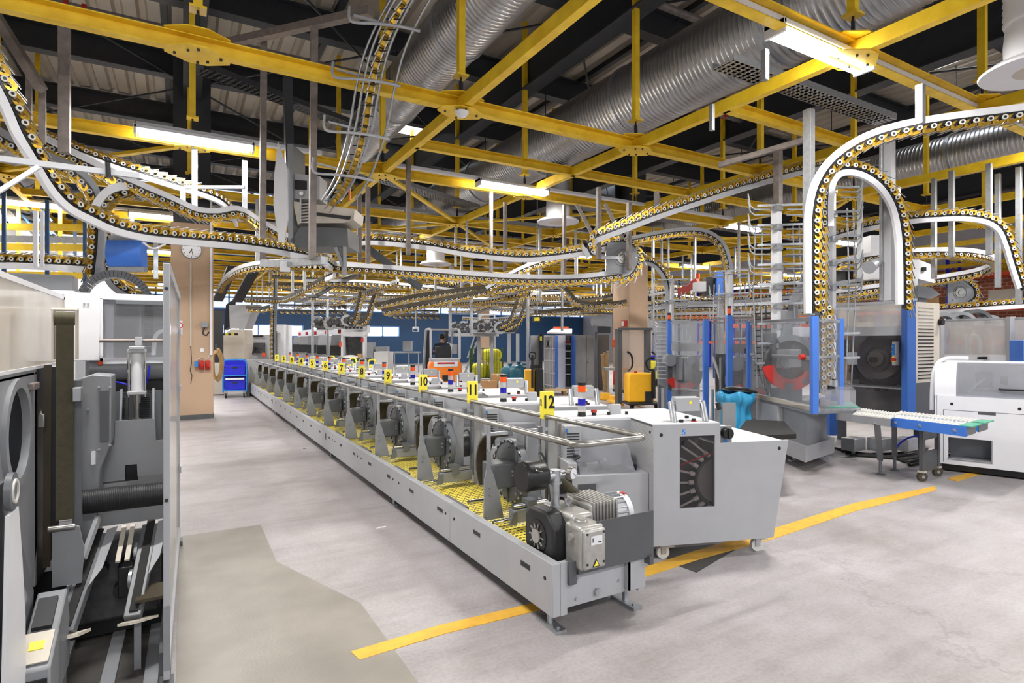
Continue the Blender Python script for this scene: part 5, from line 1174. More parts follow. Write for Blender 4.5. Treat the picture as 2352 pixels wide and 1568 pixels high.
# background at the hall side: stair with blue and yellow posts, pale panels
rr = random.Random(5)
for k in range(7):
    x = 8 + k * 32 + rr.uniform(-5, 5); d = 11.5 + (k % 3) * 1.3
    a = at(x, 480, d); tag(MB().bar((a.x, a.y, 0), (a.x, a.y, at(x, 440 + (k % 2) * 20, d).z), .065).build('rack_upright', 'yellow' if k % 3 == 1 else 'navy', smooth=0),
        '%s upright post behind the low clip conveyor at the hall side' % ('yellow' if k % 3 == 1 else 'dark blue'), 'upright', 'yellow uprights at the hall side' if k % 3 == 1 else 'blue uprights at the hall side')
for k, (y, m_) in enumerate(((566, 'yellow'), (520, 'yellow'), (630, 'yellow'), (548, 'zinc'))):
    a, b = at(-30, y, 12.2), at(240, y + 4, 12.6); tag(MB().bar(a, b, .1, .14).build('rack_rail', m_, smooth=0), '%s horizontal rail behind the low clip conveyor, %s from above' % ('yellow' if m_ == 'yellow' else 'grey', ('second', 'first', 'last', 'middle')[k]), 'rail')
a = at(-40, 640, 13.4); tag(MB().bx(a.x - 2, a.x + 2.6, a.y, a.y + .1, .0, 4.3).build('pale_partition', 'white', smooth=0), 'pale partition panel far behind the machine cover', 'partition')
t = thing('stair', 'metal stair with blue rails behind the hazy machine cover', 'stair', at(60, 560, 12.8))
a, b = at(0, 470, 12.9), at(120, 610, 12.9)
for o_ in (0, .9): MB().bar(a + FWD * o_, b + FWD * o_, .05, .2).build('stringer', 'zinc', t, smooth=0)
for k in range(9): c = a.lerp(b, k / 8); MB().bar(c, c + FWD * .9, .22, .03).build('step', 'zinc', t, smooth=0)
for o_ in (.35, .7, 1.0): MB().bar(a + UP * o_, b + UP * o_, .03).build('rail', 'navy', t, smooth=0)
MB().bar((b.x, b.y, 0), b, .08).bar((a.x, a.y, 0), a, .08).build('support', 'zinc', t, smooth=0)
# ================================================================ OVERHEAD HOPPER UNIT
u = thing('overhead_hopper', 'grey overhead hopper with white shield plate and display hanging below the caged conveyor', 'hopper', at(720, 560, 8.6))
q = [at(x, y, 8.2) for x, y in ((638, 325), (660, 390), (662, 500), (652, 557), (640, 556), (628, 470), (630, 400))]
def slab(pp, dv, name, mt, par=None, **k):      # outline with a thickness along dv
    n = len(pp); dv = V(dv); return MB().add([*pp, *[p + dv for p in pp]], [tuple(range(n)), tuple(range(2 * n - 1, n - 1, -1))] + [(i, (i + 1) % n, n + (i + 1) % n, n + i) for i in range(n)]).build(name, mt, par, smooth=0, **k)
slab(q, FWD * .03, 'shield_plate', 'white', u)
slab([at(x, y, 8.25) for x, y in ((660, 330), (672, 330), (672, 545), (662, 555))], FWD * .5, 'frame_column', 'mid', u)
slab([at(x, y, 8.35) for x, y in ((670, 398), (734, 404), (734, 458), (670, 456))], FWD * .35, 'display_cabinet', 'grey', u)
slab([at(x, y, 8.33) for x, y in ((678, 413), (704, 415), (704, 435), (678, 434))], FWD * .02, 'display', 'black', u)
MB().cyl(at(692, 444, 8.34), at(692, 444, 8.30), .033, n=20).m(1).cyl(at(692, 444, 8.299), at(692, 444, 8.296), .026, n=20).build('dial', ['steel', 'white'], u)
slab([at(x, y, 8.3) for x, y in ((672, 462), (735, 470), (815, 480), (812, 505), (790, 512), (690, 512), (684, 516))], FWD * .5, 'tray_unit', 'beige', u)
slab([at(x, y, 8.28) for x, y in ((724, 487), (806, 497), (802, 504), (726, 494))], FWD * .02, 'dark_slot', 'char', u)
slab([at(x, y, 8.25) for x, y in ((678, 540), (690, 520), (798, 524), (800, 566), (676, 566))], FWD * .6, 'hopper_body', 'dark', u)
MB().bar(at(790, 566, 8.3), at(791, 632, 8.3), .1, .05).bar(at(772, 568, 8.3), at(788, 612, 8.3), .05).build('hopper_leg', 'mid', u, smooth=0)
MB().bar(at(660, 180, 8.6), at(666, 400, 8.6), .12).build('hanger', 'truss', u, smooth=0)
for k in range(7): MB().bar(at(690, 466 + k * 7, 8.28), at(708, 464 + k * 7, 8.28), .012).build('guide_finger', 'char', u, smooth=0)
MB().bar(at(715, 408, 8.25), at(712, 500, 8.25), .03).bar(at(690, 455, 8.25), at(690, 512, 8.25), .02).build('guide_bar', 'zinc', u, smooth=0)
MB().cyl(at(803, 412, 8.6), at(803, 425, 8.6), .045, n=14).m(1).cyl(at(803, 426, 8.6), at(803, 460, 8.6), .02, n=10).build('signal_lamp', ['redor', 'orange'], u)
# dark slanted beams under it
tag(MB().bar(at(830, 560, 10.6), at(965, 660, 11.2), .16, .1).build('slanted_beam', 'truss', smooth=0), 'dark slanted beam between upper and lower conveyor runs', 'beam', kind='thing')
# ================================================================ BLUE FRAMED GUARD MACHINES
def bpost(p, z0, z1, s, name='blue_post', par=None, m_='blue', rot=None):
    T = frame((p.x, p.y, 0), rot or FWD); return MB().bx(-s / 2, s / 2, -s / 2, s / 2, z0, z1, T).build(name, m_, par, bev=.004)
def pane(a, b, z0, z1, name, mt, par, th=.008, inset=0.):
    a, b = V((a.x, a.y, 0)), V((b.x, b.y, 0)); d = (b - a).normalized(); n = V((-d.y, d.x, 0)) * th
    a = a + d * inset; b = b - d * inset
    P = [V((a.x, a.y, z0)), V((b.x, b.y, z0)), V((b.x, b.y, z1)), V((a.x, a.y, z1))]
    return slab(P, n, name, mt, par)
def beacon(p, z, par=None, lb=None, h=.09, r=.035, cols=('redor',)):
    t = par or thing('signal_beacon', lb, 'beacon', (p.x, p.y, z)); z0 = z
    MB().cyl((p.x, p.y, z0), (p.x, p.y, z0 + .03), r * .9, n=16).build('beacon_base', 'black', t); z0 += .03
    for c in cols: MB().cyl((p.x, p.y, z0), (p.x, p.y, z0 + h), r, n=16).build('beacon_lens', c, t); z0 += h
    MB().cyl((p.x, p.y, z0), (p.x, p.y, z0 + .05), r, n=16).build('beacon_cap', 'black', t)
# --- A: infeed guard close by
A = thing('guard_enclosure', 'clear panelled enclosure with three bright blue posts in front of the wide white arch', 'enclosure', at(1870, 900, 6.9))
a1, a2, a3 = at(1720, 780, 8.9), at(1870, 780, 6.9), at(1931, 780, 7.7)
bpost(a1, .80, 1.96, .07, par=A); bpost(a2, .78, 1.955, .075, par=A); bpost(a3, .78, 1.955, .06, par=A)
pane(a1, a2, .80, 1.95, 'clear_panel', 'clearp', A, inset=.05); pane(a2, a3, .95, 1.93, 'clear_panel', 'clearp', A, inset=.04)
for z0, z1 in ((1.90, 1.955), (1.42, 1.47)): pane(a1, a2, z0, z1, 'cross_rail', 'grey', A, .03, .03)
pane(a2, a3, 1.90, 1.94, 'cross_rail', 'grey', A, .03, .03); pane(a2, a3, 1.44, 1.47, 'cross_rail', 'grey', A, .03, .03)
pane(a1, a2, .80, .86, 'base_rail', 'beige', A, .06)
c = a1.lerp(a2, .88); MB().cyl(V((c.x, c.y, 1.455)) - RGT * .0, V((c.x, c.y, 1.455)) - RGT * .06, .035, n=16).build('stop_button', 'red', A)
c = a1.lerp(a2, .3); MB().cb(V((c.x, c.y, 1.445)) - RGT * .02, .02, .25, .04).build('grip_bar', 'mid', A)
bed = [a1 + RGT * .02, a2 + RGT * .02, a3 + FWD * .1, a1 + RGT * 1.2 + FWD * .2]
slab([V((p.x, p.y, .76)) for p in bed], UP * .04, 'table', 'mid', A)
gb = [a1 + RGT * .05 - FWD * .2, a2 + RGT * .1 + FWD * .35, a3 + FWD * .15 - RGT * .1, a1 + RGT * .9]
slab([V((p.x, p.y, .13)) for p in gb], UP * .63, 'lower_cabinet', 'mid', A)
bb = [a1 + RGT * .02 - FWD * .25, a2 + RGT * .05 + FWD * .3, a3 + FWD * .15, a1 + RGT * .95]
slab([V((p.x, p.y, .13)) for p in bb], UP * .2, 'base_trough', 'grey', A)
fr = [V((p.x, p.y, .40)) for p in (a1 + RGT * -.02 - FWD * .3, a2 + RGT * .02 + FWD * 1.0)]
slab([fr[0], fr[1], fr[1] + UP * .36, fr[0] + UP * .36], RGT * .1, 'side_door', 'grey', A)
for p in (at(1825, 1050, 7.95), at(1887, 1045, 8.1), at(1790, 1040, 8.6)):
    MB().bar((p.x, p.y, .0), (p.x, p.y, .16), .04).bx(p.x - .1, p.x + .1, p.y - .03, p.y + .03, 0, .02).build('foot', 'zinc', A, smooth=0)
# inner mechanism: gear drum, motor, red guard
cm = at(1805, 830, 8.2); Tm = frame(cm, FWD) @ Matrix.Rotation(math.pi / 2, 4, 'X')
MB().cyl(Tm @ V((0, 0, 0)), Tm @ V((0, 0, .1)), .33, n=36).build('gear_drum', 'motor', A)
MB().arc(.24, .40, 190, 330, .04, Tm @ mv(0, 0, .11), 24).build('red_guard', 'red', A)
MB().arc(.30, .38, -60, 120, .05, Tm @ mv(0, 0, .1), 30).build('drum_ring', 'mid', A)
MB().cb(cm + UP * .05 - FWD * .2 - RGT * .05, .28, .2, .26).build('gear_box', 'mid', A, bev=.02); MB().cyl(cm - FWD * .3 - RGT * .12, cm - FWD * .18 - RGT * .12, .09, n=20).build('gear_shaft', 'slate', A)
MB().cyl(cm + UP * .38 + FWD * .05, cm + UP * .72 + FWD * .05, .13, n=24).build('motor', 'mid', A)
MB().cb(cm + UP * .42 + RGT * .18, .26, .2, .14).build('terminal_box', 'white', A, bev=.01); MB().cb(cm + UP * .34 - RGT * .2, .2, .15, .14).build('coupling_box', 'slate', A, bev=.01)
MB().bar(V((cm.x, cm.y, .8)), cm - UP * .3, .3, .3).build('pedestal', 'slate', A, smooth=0)
for k in range(4):
    x = 1735 + k * 12; MB().tube(crom([at(x, 700, 8.6), at(x + 2, 800, 8.6), at(x + 10, 860, 8.5), at(x + 30, 905, 8.4)], 4), .012, 6).build('guide_rod', 'slate', A)
for k in range(12): MB().bar(at(1733, 720 + k * 13, 8.5), at(1776, 718 + k * 13, 8.5), .012).build('guide_pin', 'char', A, smooth=0)
# --- clip strand inside the side panel
chain('clip strand visible through the side panel of the nearest blue posted enclosure', [(1898, 700, 7.6), (1898, 780, 7.6), (1898, 880, 7.6)], planeN=NV, sgn=1, rail='grey')
# green belt table and small acrylic bridge
gp = [atz(1880, 938, .8), atz(1975, 935, .8), atz(1955, 922, .8), atz(1780, 918, .8)]
t = thing('belt_table', 'green belt table leaving the blue posted enclosure', 'table', gp[0])
slab([V((p.x, p.y, .775)) for p in gp], UP * .025, 'green_belt', 'beltg', t)
slab([V((p.x, p.y, .735)) for p in (gp[0] - FWD * .02, gp[1] - FWD * .02, gp[1], gp[0])], UP * .06, 'side_rail', 'zinc', t)
c = atz(1890, 944, .6); MB().bar((c.x, c.y, .0), (c.x, c.y, .76), .06).build('table_leg', 'mid', t, smooth=0)
c = (gp[0] + gp[1]) / 2 + FWD * .06
t = thing('acrylic_bridge', 'small clear acrylic bridge with sensors over the green belt', 'bridge', c)
P = [at(1885, 895, 7.25), at(1966, 898, 7.0), at(1960, 890, 7.5), at(1895, 888, 7.6)]
slab(P, UP * .008, 'top_plate', 'hood', t); slab([P[0], P[1], P[1] - UP * .2, P[0] - UP * .2], FWD * .008, 'front_plate', 'hood', t)
MB().cyl(at(1915, 905, 7.3), at(1915, 870, 7.3), .02, n=12).m(1).cb(at(1915, 880, 7.3), .07, .06, .08).build('sensor', ['black', 'beac_c'], t)
MB().cyl(at(1906, 897, 7.3), at(1906, 885, 7.3), .03, n=12).build('black_cap', 'black', t)
# --- B: second machine with two blue posts and wheel
def enclosure(lb, posts, zt, panes_z, mech, beac=True, s=.1):
    t = thing('guard_enclosure', lb, 'enclosure', V((posts[0].x, posts[0].y, 0)))
    for p in posts: bpost(p, .08, zt, s, par=t)
    for a, b in zip(posts, posts[1:]):
        pane(a, b, .3, zt - .03, 'clear_panel', 'clearp', t, inset=.06); pane(a, b, zt - .07, zt - .03, 'top_rail', 'grey', t, .04, .04)
        pane(a, b, panes_z, panes_z + .16, 'cross_beam', 'grey', t, .06, .04); pane(a, b, .62, .66, 'lower_bar', 'grey', t, .04, .04)
        pane(a, b, .08, .3, 'base_beam', 'mid', t, .1, .0)
        if mech:
            c = (a + b) / 2 + FWD * .45; c.z = .95; T = frame(c, FWD) @ Matrix.Rotation(math.pi / 2, 4, 'X')
            MB().cyl(T @ V((0, 0, 0)), T @ V((0, 0, .12)), .36, n=32).build('gear_drum', 'motor', t)
            MB().arc(.36, .44, 170, 370, .06, T @ mv(0, 0, .05), 28).build('drum_ring', 'motor', t)
            MB().arc(.2, .36, 200, 320, .04, T @ mv(0, 0, .13), 20).build('red_guard', 'red', t)
            MB().cb(c - FWD * .25 + UP * .12, .3, .2, .5).build('gear_box', 'slate', t, bev=.02)
            MB().cyl(c - FWD * .25 - RGT * .28 + UP * .3, c - RGT * .28 + UP * .3, .13, n=20).build('motor', 'mid', t)
            MB().bx(-.45, .45, .1, .2, .1, 1.35, frame(V((c.x, c.y, 0)), FWD)).build('back_plate', 'slate', t, smooth=0)
            MB().cyl(c - FWD * .4 + RGT * .1 + UP * .3, c - FWD * .36 + RGT * .1 + UP * .3, .09, n=20).build('hand_wheel', 'steel', t)
            MB().cb(c - FWD * .45 + RGT * .4 + UP * .12, .09, .08, .16).m(1).cb(c - FWD * .5 + RGT * .4 + UP * .08, .05, .04, .05).build('control_box', ['truck', 'red'], t)
    return t
b1, b2, b3 = at(1537, 800, 12.4), at(1621, 800, 11.6), at(1675, 800, 10.3)
e1 = enclosure('clear panelled enclosure with blue posts between the yellow stacker and the bin liner', [b1, b2], 2.1, 1.45, True)
beacon(b1, 2.1, e1); 
e2 = enclosure('narrow clear enclosure with a tall blue post behind the blue bin liner', [b3, b3 + RGT * .9 - FWD * .3], 2.12, 1.45, True)
beacon(b3, 2.12, e2); text_mesh('fe', .13, frame(at(1716, 806, 9.9), FWD) @ Matrix.Rotation(math.pi / 2, 4, 'X'), 'black', 'lettering', e2)
MB().tube(crom([at(1637, 820, 11.2), at(1648, 850, 11.0), at(1660, 880, 10.8), at(1690, 905, 10.6)], 4), .03, 8).build('curved_bar', 'mid', e1)
MB().bx(-.05, .05, 0, .3, .4, 1.4, frame(V((b2.x, b2.y, 0)) + RGT * .35, FWD)).build('dark_side', 'dark', e1, smooth=0)
# perforated curved guard beside the first post
t = thing('slotted_guard', 'curved clear guard with slots beside the yellow floor scrubber', 'guard', at(1515, 900, 12.2))
gpts = [at(x, y, 12.1) for x, y in ((1503, 742), (1505, 800), (1504, 850), (1512, 880), (1528, 892), (1534, 892), (1534, 742))]
slab(gpts, FWD * .02, 'clear_sheet', 'clearp', t)
for k in range(14): MB().bar(at(1508, 752 + k * 9, 12.05), at(1530, 752 + k * 9, 12.05), .02, .02).build('slot_bar', 'grey', t, smooth=0)
MB().bar(at(1525, 890, 12.1), V((at(1525, 890, 12.1).x, at(1525, 890, 12.1).y, 0)), .08).build('guard_leg', 'mid', t, smooth=0)
# --- C: largest guard machine with louvred box
Cc = thing('guard_machine', 'largest blue posted machine with a louvred pale box and a big wheel behind clear panes', 'machine', at(2086, 980, 8.5))
c1, c2 = at(1910, 800, 9.5), at(2087, 800, 8.5)
bpost(c2, .38, 2.26, .13, par=Cc); bpost(c1, .1, 2.24, .13, par=Cc); beacon(c1, 2.24, Cc, h=.07, r=.045)
pane(c1, c2, 1.88, 2.22, 'upper_pane', 'milk', Cc, inset=.08); pane(c1, c2, 1.74, 1.88, 'cross_beam', 'grey', Cc, .08, .06)
pane(c1, c2, .95, 1.74, 'window', 'smoke', Cc, .008, .06); pane(c1, c2, .93, .97, 'lower_bar', 'zinc', Cc, .05, .04)
pane(c1, c2, .5, .93, 'lower_window', 'smoke', Cc, .008, .06); pane(c1, c2, .36, .52, 'base_beam', 'grey', Cc, .12, .04)
n_ = V((-(c2 - c1).normalized().y, (c2 - c1).normalized().x, 0)); n_ = n_ if n_.dot(FWD) > 0 else -n_
cw = c1.lerp(c2, .5) + n_ * .4; cw.z = 1.38; fw = n_; T = frame(cw, fw) @ Matrix.Rotation(math.pi / 2, 4, 'X')
slab([V((p.x, p.y, .4)) + n_ * .55 for p in (c1, c2)] + [V((p.x, p.y, 1.8)) + n_ * .55 for p in (c2, c1)], n_ * .05, 'back_plate', 'mid', Cc)
MB().cyl(T @ V((0, 0, -.05)), T @ V((0, 0, .1)), .33, n=40).build('big_wheel', 'mid', Cc); MB().arc(.17, .2, 0, 360, .03, T @ mv(0, 0, .1), 32).build('wheel_groove', 'slate', Cc)
MB().cyl(T @ V((0, 0, .1)), T @ V((0, 0, .2)), .12, n=28).build('wheel_hub', 'mid', Cc); MB().cyl(T @ V((0, -.02, .2)), T @ V((0, -.02, .3)), .045, n=16).build('shaft', 'brown', Cc)
MB().arc(.40, .47, 185, 365, .08, T @ mv(0, 0, .02), 30).build('chain_guide', 'motor', Cc)
for k in range(12):
    a = math.radians(190 + k * 15); MB().cb(T @ V((.5 * math.cos(a), .5 * math.sin(a), .05)), .05, .05, .06).build('gripper', 'motor', Cc)
MB().cb(cw - n_ * .25 - RGT * .33 + UP * .0, .12, .1, .2).build('terminal_box', 'grey', Cc, bev=.01)
MB().tube([T @ V((-.5 + .0, .3, .1)), T @ V((-.52, .2, .12)), T @ V((-.5, .1, .1)), T @ V((-.58, .0, .1))], .06, 12).build('elbow_duct', 'mid', Cc)
MB().prism([(-.3, .2), (.3, .2), (.26, .42), (-.1, .42)], .1, T).build('top_bracket', 'slate', Cc, smooth=0)
cp = c1.lerp(c2, .86) - n_ * .03; MB().cb((cp.x, cp.y, 1.47), .12, .05, .36, ).build('control_panel', 'grey', Cc, bev=.006)
cp = cp - n_ * .04; MB().cb((cp.x, cp.y, 1.53), .09, .03, .16).build('button_field', 'cartblue', Cc); MB().cb((cp.x, cp.y, 1.38), .09, .03, .08).m(1).cyl(V((cp.x, cp.y, 1.38)), V((cp.x, cp.y, 1.38)) - n_ * .05, .03, n=14).build('stop_button', ['signy', 'red'], Cc)
for dx, dz in ((-.02, 1.57), (.02, 1.55), (-.02, 1.5)): MB().cyl(V((cp.x, cp.y, dz)) + RGT * dx, V((cp.x, cp.y, dz)) + RGT * dx - n_ * .03, .011, n=10).build('button', 'chrome', Cc)
l1, l2 = at(2096, 800, 8.45), at(2158, 800, 8.9)
lz0, lz1 = at(2096, 880, 8.45).z, at(2096, 692, 8.45).z
dl = (l2 - l1); dl.z = 0; dn = V((-dl.y, dl.x, 0)).normalized(); dn = dn if dn.dot(FWD) > 0 else -dn
slab([V((l1.x, l1.y, lz0)), V((l2.x, l2.y, lz0)), V((l2.x, l2.y, lz1)), V((l1.x, l1.y, lz1))], FWD * .3 + RGT * .08, 'louvred_box', 'beige', Cc)
for k in range(21):
    z = lz0 + .06 + k * .053; p, q_ = l1 + dl * .2, l1 + dl * .76
    MB().bar(V((p.x, p.y, z)) - dn * .002, V((q_.x, q_.y, z)) - dn * .002, .006, .018 if k < 15 else .008).build('louvre_slot', 'black' if k < 15 else 'mid', Cc, smooth=0)
p = l1 + dl * .98; MB().cyl(V((p.x, p.y, 1.95)), V((p.x, p.y, 1.95)) - dn * .06, .05, n=14).build('black_switch', 'black', Cc)
slab([V((l1.x, l1.y, .35)), V((l2.x, l2.y, .35)), V((l2.x, l2.y, lz0)), V((l1.x, l1.y, lz0))], FWD * .3 + RGT * .08, 'dark_under', 'dark', Cc)
for p in (c1, c2, l2): MB().bar(V((p.x, p.y, 0)) + n_ * .3, V((p.x, p.y, .4)) + n_ * .3, .1).build('leg', 'dark', Cc, smooth=0)
for k in range(3):
    p = at(1960 + 60 * k, 1030, 8.3); MB().bx(p.x - .14, p.x + .14, p.y - .1, p.y + .1, .08, .26).bar((p.x, p.y, 0), (p.x, p.y, .1), .04).build('floor_box', 'zinc', Cc, bev=.008)
for k in range(5):
    tag(MB().tube(crom([atz(1915 + k * 9, 1028 + k * 4, .02), atz(1990 + k * 20, 1042 + k * 3, .02), atz(2060 + k * 8, 1040 + k * 7, .02), atz(2130, 1030 + k * 6, .03)], 6), .018, 6).build('floor_cable', 'rubber'), 'black cable lying on the floor under the largest blue posted machine', 'cable', 'black floor cables')
tag(MB().tube(crom([at(2055, 1040, 7.6), at(2065, 1020, 7.5), at(2090, 1004, 7.3), at(2125, 1000, 7.0)], 6), .012, 6).build('air_hose', 'royal'), 'thin blue hose running to the wheeled roller table', 'hose')
# ================================================================ ROLLER TABLES
ZT = .74
def rollers(P, lb, side, skates, cat='roller table'):
    # P: four corner points at z, near-left, near-right, far-right, far-left
    t = thing('roller_table', lb, cat, P[0]); a, b, c, d = [V(p) for p in P]
    nl = 2
    for j in range(nl):
        e0, e1 = a.lerp(d, j * .54), b.lerp(c, j * .54); f0, f1 = a.lerp(d, j * .54 + .42), b.lerp(c, j * .54 + .42)
        for g0, g1 in ((e0, e1), (f0, f1)): MB().bar(g0 - UP * .045, g1 - UP * .045, .014, .09).build('side_rail', side, t, smooth=0)
        for k in range(skates):
            u_ = (k + .5) / skates; MB().cyl(e0.lerp(e1, u_), f0.lerp(f1, u_), .016, n=8).build('roller', 'ring', t)
    for q_ in (b, c):
        pass
    return t
P1 = [atz(1958, 952, .755), atz(2045, 962, .755), atz(2066, 950, .755), atz(1975, 938, .755)]
r1 = rollers(P1, 'short white roller table on two grey legs joining the green belt', 'mid', 14)
for px, py, pt in ((2022, 1090, (2014, 965)), (2055, 1080, (2054, 955))):
    g_ = atz(px, py, 0); tp = atz(pt[0], pt[1], .72); MB().bar((g_.x, g_.y, .2), (tp.x, tp.y, .70), .06).cyl((g_.x, g_.y, .01), (g_.x, g_.y, .25), .018, n=10).cyl((g_.x, g_.y, 0), (g_.x, g_.y, .015), .05, n=14).build('leg', 'slate', r1)
P2 = [atz(2030, 958, ZT), atz(2218, 981, ZT), atz(2270, 966, ZT), atz(2068, 945, ZT)]
r2 = rollers(P2, 'wheeled roller table with blue side rails and white rollers', 'cartblue', 22)
a, b = P2[0], P2[1]; MB().bar(a - UP * .045 - FWD * .012, b - UP * .045 - FWD * .012, .012, .11).build('front_beam', 'blue', r2, smooth=0)
for u_ in (.14, .45, .86): c = a.lerp(b, u_) - UP * .045 - FWD * .02; MB().cyl(c, c - FWD * .02, .018, n=12).build('bolt', 'zinc', r2)
for e0, e1 in ((b, b.lerp(P2[2], .42)), (b.lerp(P2[2], .54), b.lerp(P2[2], .96))): MB().bar(e0 + UP * .01, e1 + UP * .01, .12, .012).build('green_end', 'beltg', r2, smooth=0); MB().bar(e0 - UP * .05, e1 - UP * .05, .01, .09).build('end_plate', 'dark', r2, smooth=0)
w1, w2 = atz(2118, 1105, 0), atz(2153, 1093, 0)
lg = MB()
for w_ in (w1, w2): lg.bar((w_.x, w_.y, .12), (w_.x, w_.y, .70), .045)
lg.bar((w1.x, w1.y, .22), (w2.x, w2.y, .22), .02, .24).bar((w1.x, w1.y, .58), (w2.x, w2.y, .58), .02, .2).build('leg_frame', 'dark', r2, smooth=0)
for w_ in (w1, w2):
    s = MB().cyl(V((w_.x, w_.y, .055)) - FWD * .02, V((w_.x, w_.y, .055)) + FWD * .02, .055, n=20).m(1).cyl(V((w_.x, w_.y, .055)) - FWD * .024, V((w_.x, w_.y, .055)) + FWD * .024, .02, n=12).build('caster', ['brown', 'zinc'], r2)
    MB().cb((w_.x, w_.y, .115), .07, .07, .02).build('caster_plate', 'beige', s)
# ================================================================ SHRINK MACHINE
W0, W1 = atz(2150, 1062, .1), atz(2420, 1092, .1)
dx = V((W1.x - W0.x, W1.y - W0.y, 0)).normalized(); T = frame((W0.x, W0.y, 0), V((-dx.y, dx.x, 0)))
s = thing('shrink_machine', 'white film shrinking machine with a curved clear hood and an open lower bay', 'machine', T=T)
L_ = 2.0
def fpx(x, y):          # a pixel on the front face, in machine coordinates
    o = V((0, 0, EYE)); r = ray(x, y); n = V((-dx.y, dx.x, 0)); k = (V((W0.x, W0.y, 0)) - o).dot(n) / r.dot(n); p = o + r * k - V((W0.x, W0.y, 0)); return p.dot(dx), p.z
fx0, zt = fpx(2150, 906); zt = .96
bx0, bz0 = fpx(2178, 1052); bx1, bz1 = fpx(2277, 1012)
f = MB().bx(.0, bx0, 0, .02, .1, zt, T).bx(bx1, L_, 0, .02, .1, zt, T).bx(bx0, bx1, 0, .02, .1, bz0 - .0, T).bx(bx0, bx1, 0, .02, bz1, zt, T).build('front_panel', 'white', s, smooth=0)
MB().bx(0, L_, .02, .9, zt - .02, zt, T).bx(-.01, .012, 0, .9, .1, zt, T).bx(0, L_, .88, .9, .1, zt, T).build('body_shell', 'white', s, smooth=0)
MB().bx(bx0, bx1, .3, .32, bz0, bz1, T).bx(bx0, bx1, .02, .3, bz0 - .015, bz0, T).build('bay_lining', 'mid', s, smooth=0)
MB().bx(bx0 - .01, bx1 + .01, -.006, .0, bz0 - .012, bz0, T).bx(bx1, bx1 + .01, -.006, 0, bz0, bz1, T).build('bay_edge', 'mid', s, smooth=0)
sx, _ = fpx(2166, 950); MB().bx(sx, sx + .006, -.001, .003, .12, .78, T).bx(sx, L_, -.001, .003, .78, .786, T).build('door_gap', 'dark', s, smooth=0)
hx, hz = fpx(2246, 948); MB().bx(hx, hx + .17, -.003, .006, hz - .02, hz + .02, T).build('recessed_grip', 'dark', s, bev=.004)
for x, y in ((2186, 927), (2342, 939)):
    hx, hz = fpx(x, y); MB().cyl(T @ V((hx, -.005, hz)), T @ V((hx, .01, hz)), .017, n=12).build('lock', 'black', s)
# hood: quarter arch profile along x
def archprof(r0, h0): return [(.03, zt)] + [(.03 + r0 * (1 - math.cos(a)), zt + .06 + h0 * math.sin(a)) for a in [math.pi / 2 * i / 8 for i in range(9)]]
HO = archprof(.38, .36)
def hood(x0, x1, name, mt, th):
    n = len(HO); vs = []
    for x in (x0, x1): vs += [(x, y, z) for y, z in HO] + [(x, y + th, z - th) for y, z in HO]
    fs = []
    for i in range(n - 1): fs += [(i, i + 1, 2 * n + i + 1, 2 * n + i), (n + i + 1, n + i, 3 * n + i, 3 * n + i + 1), (i + 1, i, n + i, n + i + 1), (2 * n + i, 2 * n + i + 1, 3 * n + i + 1, 3 * n + i)]
    return MB().add(vs, fs, T).build(name, mt, s, smooth=50)
hood(-.02, .2, 'hood_end', 'white', .04); hood(.2, L_ - .05, 'clear_hood', 'hood', .012)
MB().bx(-.02, L_, .4, .9, zt + .40, zt + .43, T).bx(-.02, .2, .4, .9, zt, zt + .4, T).bx(0, L_, .86, .9, zt, zt + .42, T).build('rear_cover', 'white', s, bev=.01)
MB().bx(.3, L_ - .1, .3, .8, zt, zt + .05, T).build('inner_bed', 'mid', s, smooth=0)
MB().bx(.38, .55, .3, .5, zt + .1, zt + .3, T).cyl(T @ V((.7, .4, zt + .2)), T @ V((.62, .4, zt + .2)), .06).build('inner_motor', 'black', s, bev=.01)
MB().bar(T @ V((.3, .2, zt + .05)), T @ V((.5, .35, zt + .26)), .06, .01).bar(T @ V((.6, .3, zt + .09)), T @ V((L_, .3, zt + .09)), .02).build('inner_arm', 'zinc', s, smooth=0)
h1, h2 = V((.62, .0, zt + .11)), V((1.15, .0, zt + .11))
MB().tube([T @ (h1 + V((0, .06, 0))), T @ h1, T @ h2, T @ (h2 + V((0, .06, 0)))], .013, 8).build('hood_handle', 'black', s)
MB().tube(crom([T @ V((-.06, .2, .75)), T @ V((-.055, .2, 1.05)), T @ V((-.03, .25, 1.3)), T @ V((.06, .4, 1.42)), T @ V((.3, .5, 1.43))], 6), .025, 10).build('white_pipe', 'white', s)
MB().bx(.06, L_ - .05, .05, .85, .02, .1, T).build('base', 'black', s, smooth=0)
# long covered conveyor behind it
Bc = thing('covered_conveyor', 'long conveyor under hazy clear covers between the shrink machine and the brick wall', 'conveyor', at(2165, 840, 10.2))
k1, k2 = at(2162, 800, 10.2), at(2470, 800, 8.6)
pane(k1, k2, 1.42, 2.02, 'hazy_cover', 'milk', Cc if False else Bc, .01); pane(k1, k2, 2.0, 2.04, 'cover_rail', 'grey', Bc, .05); pane(k1, k2, .1, 1.42, 'lower_panel', 'white', Bc, .6)
for f_ in (.0, .56): p = k1.lerp(k2, f_); bpost(p, .1, 2.05, .09, 'post', Bc, 'grey')
for f_, h_2 in ((.05, .4), (.31, .5), (.43, .35)):
    p = k1.lerp(k2, f_) + FWD * .4; MB().tube(crom([V((p.x, p.y, 1.42)) - RGT * .1, V((p.x, p.y, 1.42 + h_2 * .7)) - RGT * .08, V((p.x, p.y, 1.42 + h_2)), V((p.x, p.y, 1.42 + h_2 * .7)) + RGT * .08, V((p.x, p.y, 1.42)) + RGT * .1], 4), .03, 8).build('inner_bow', 'mid', Bc)
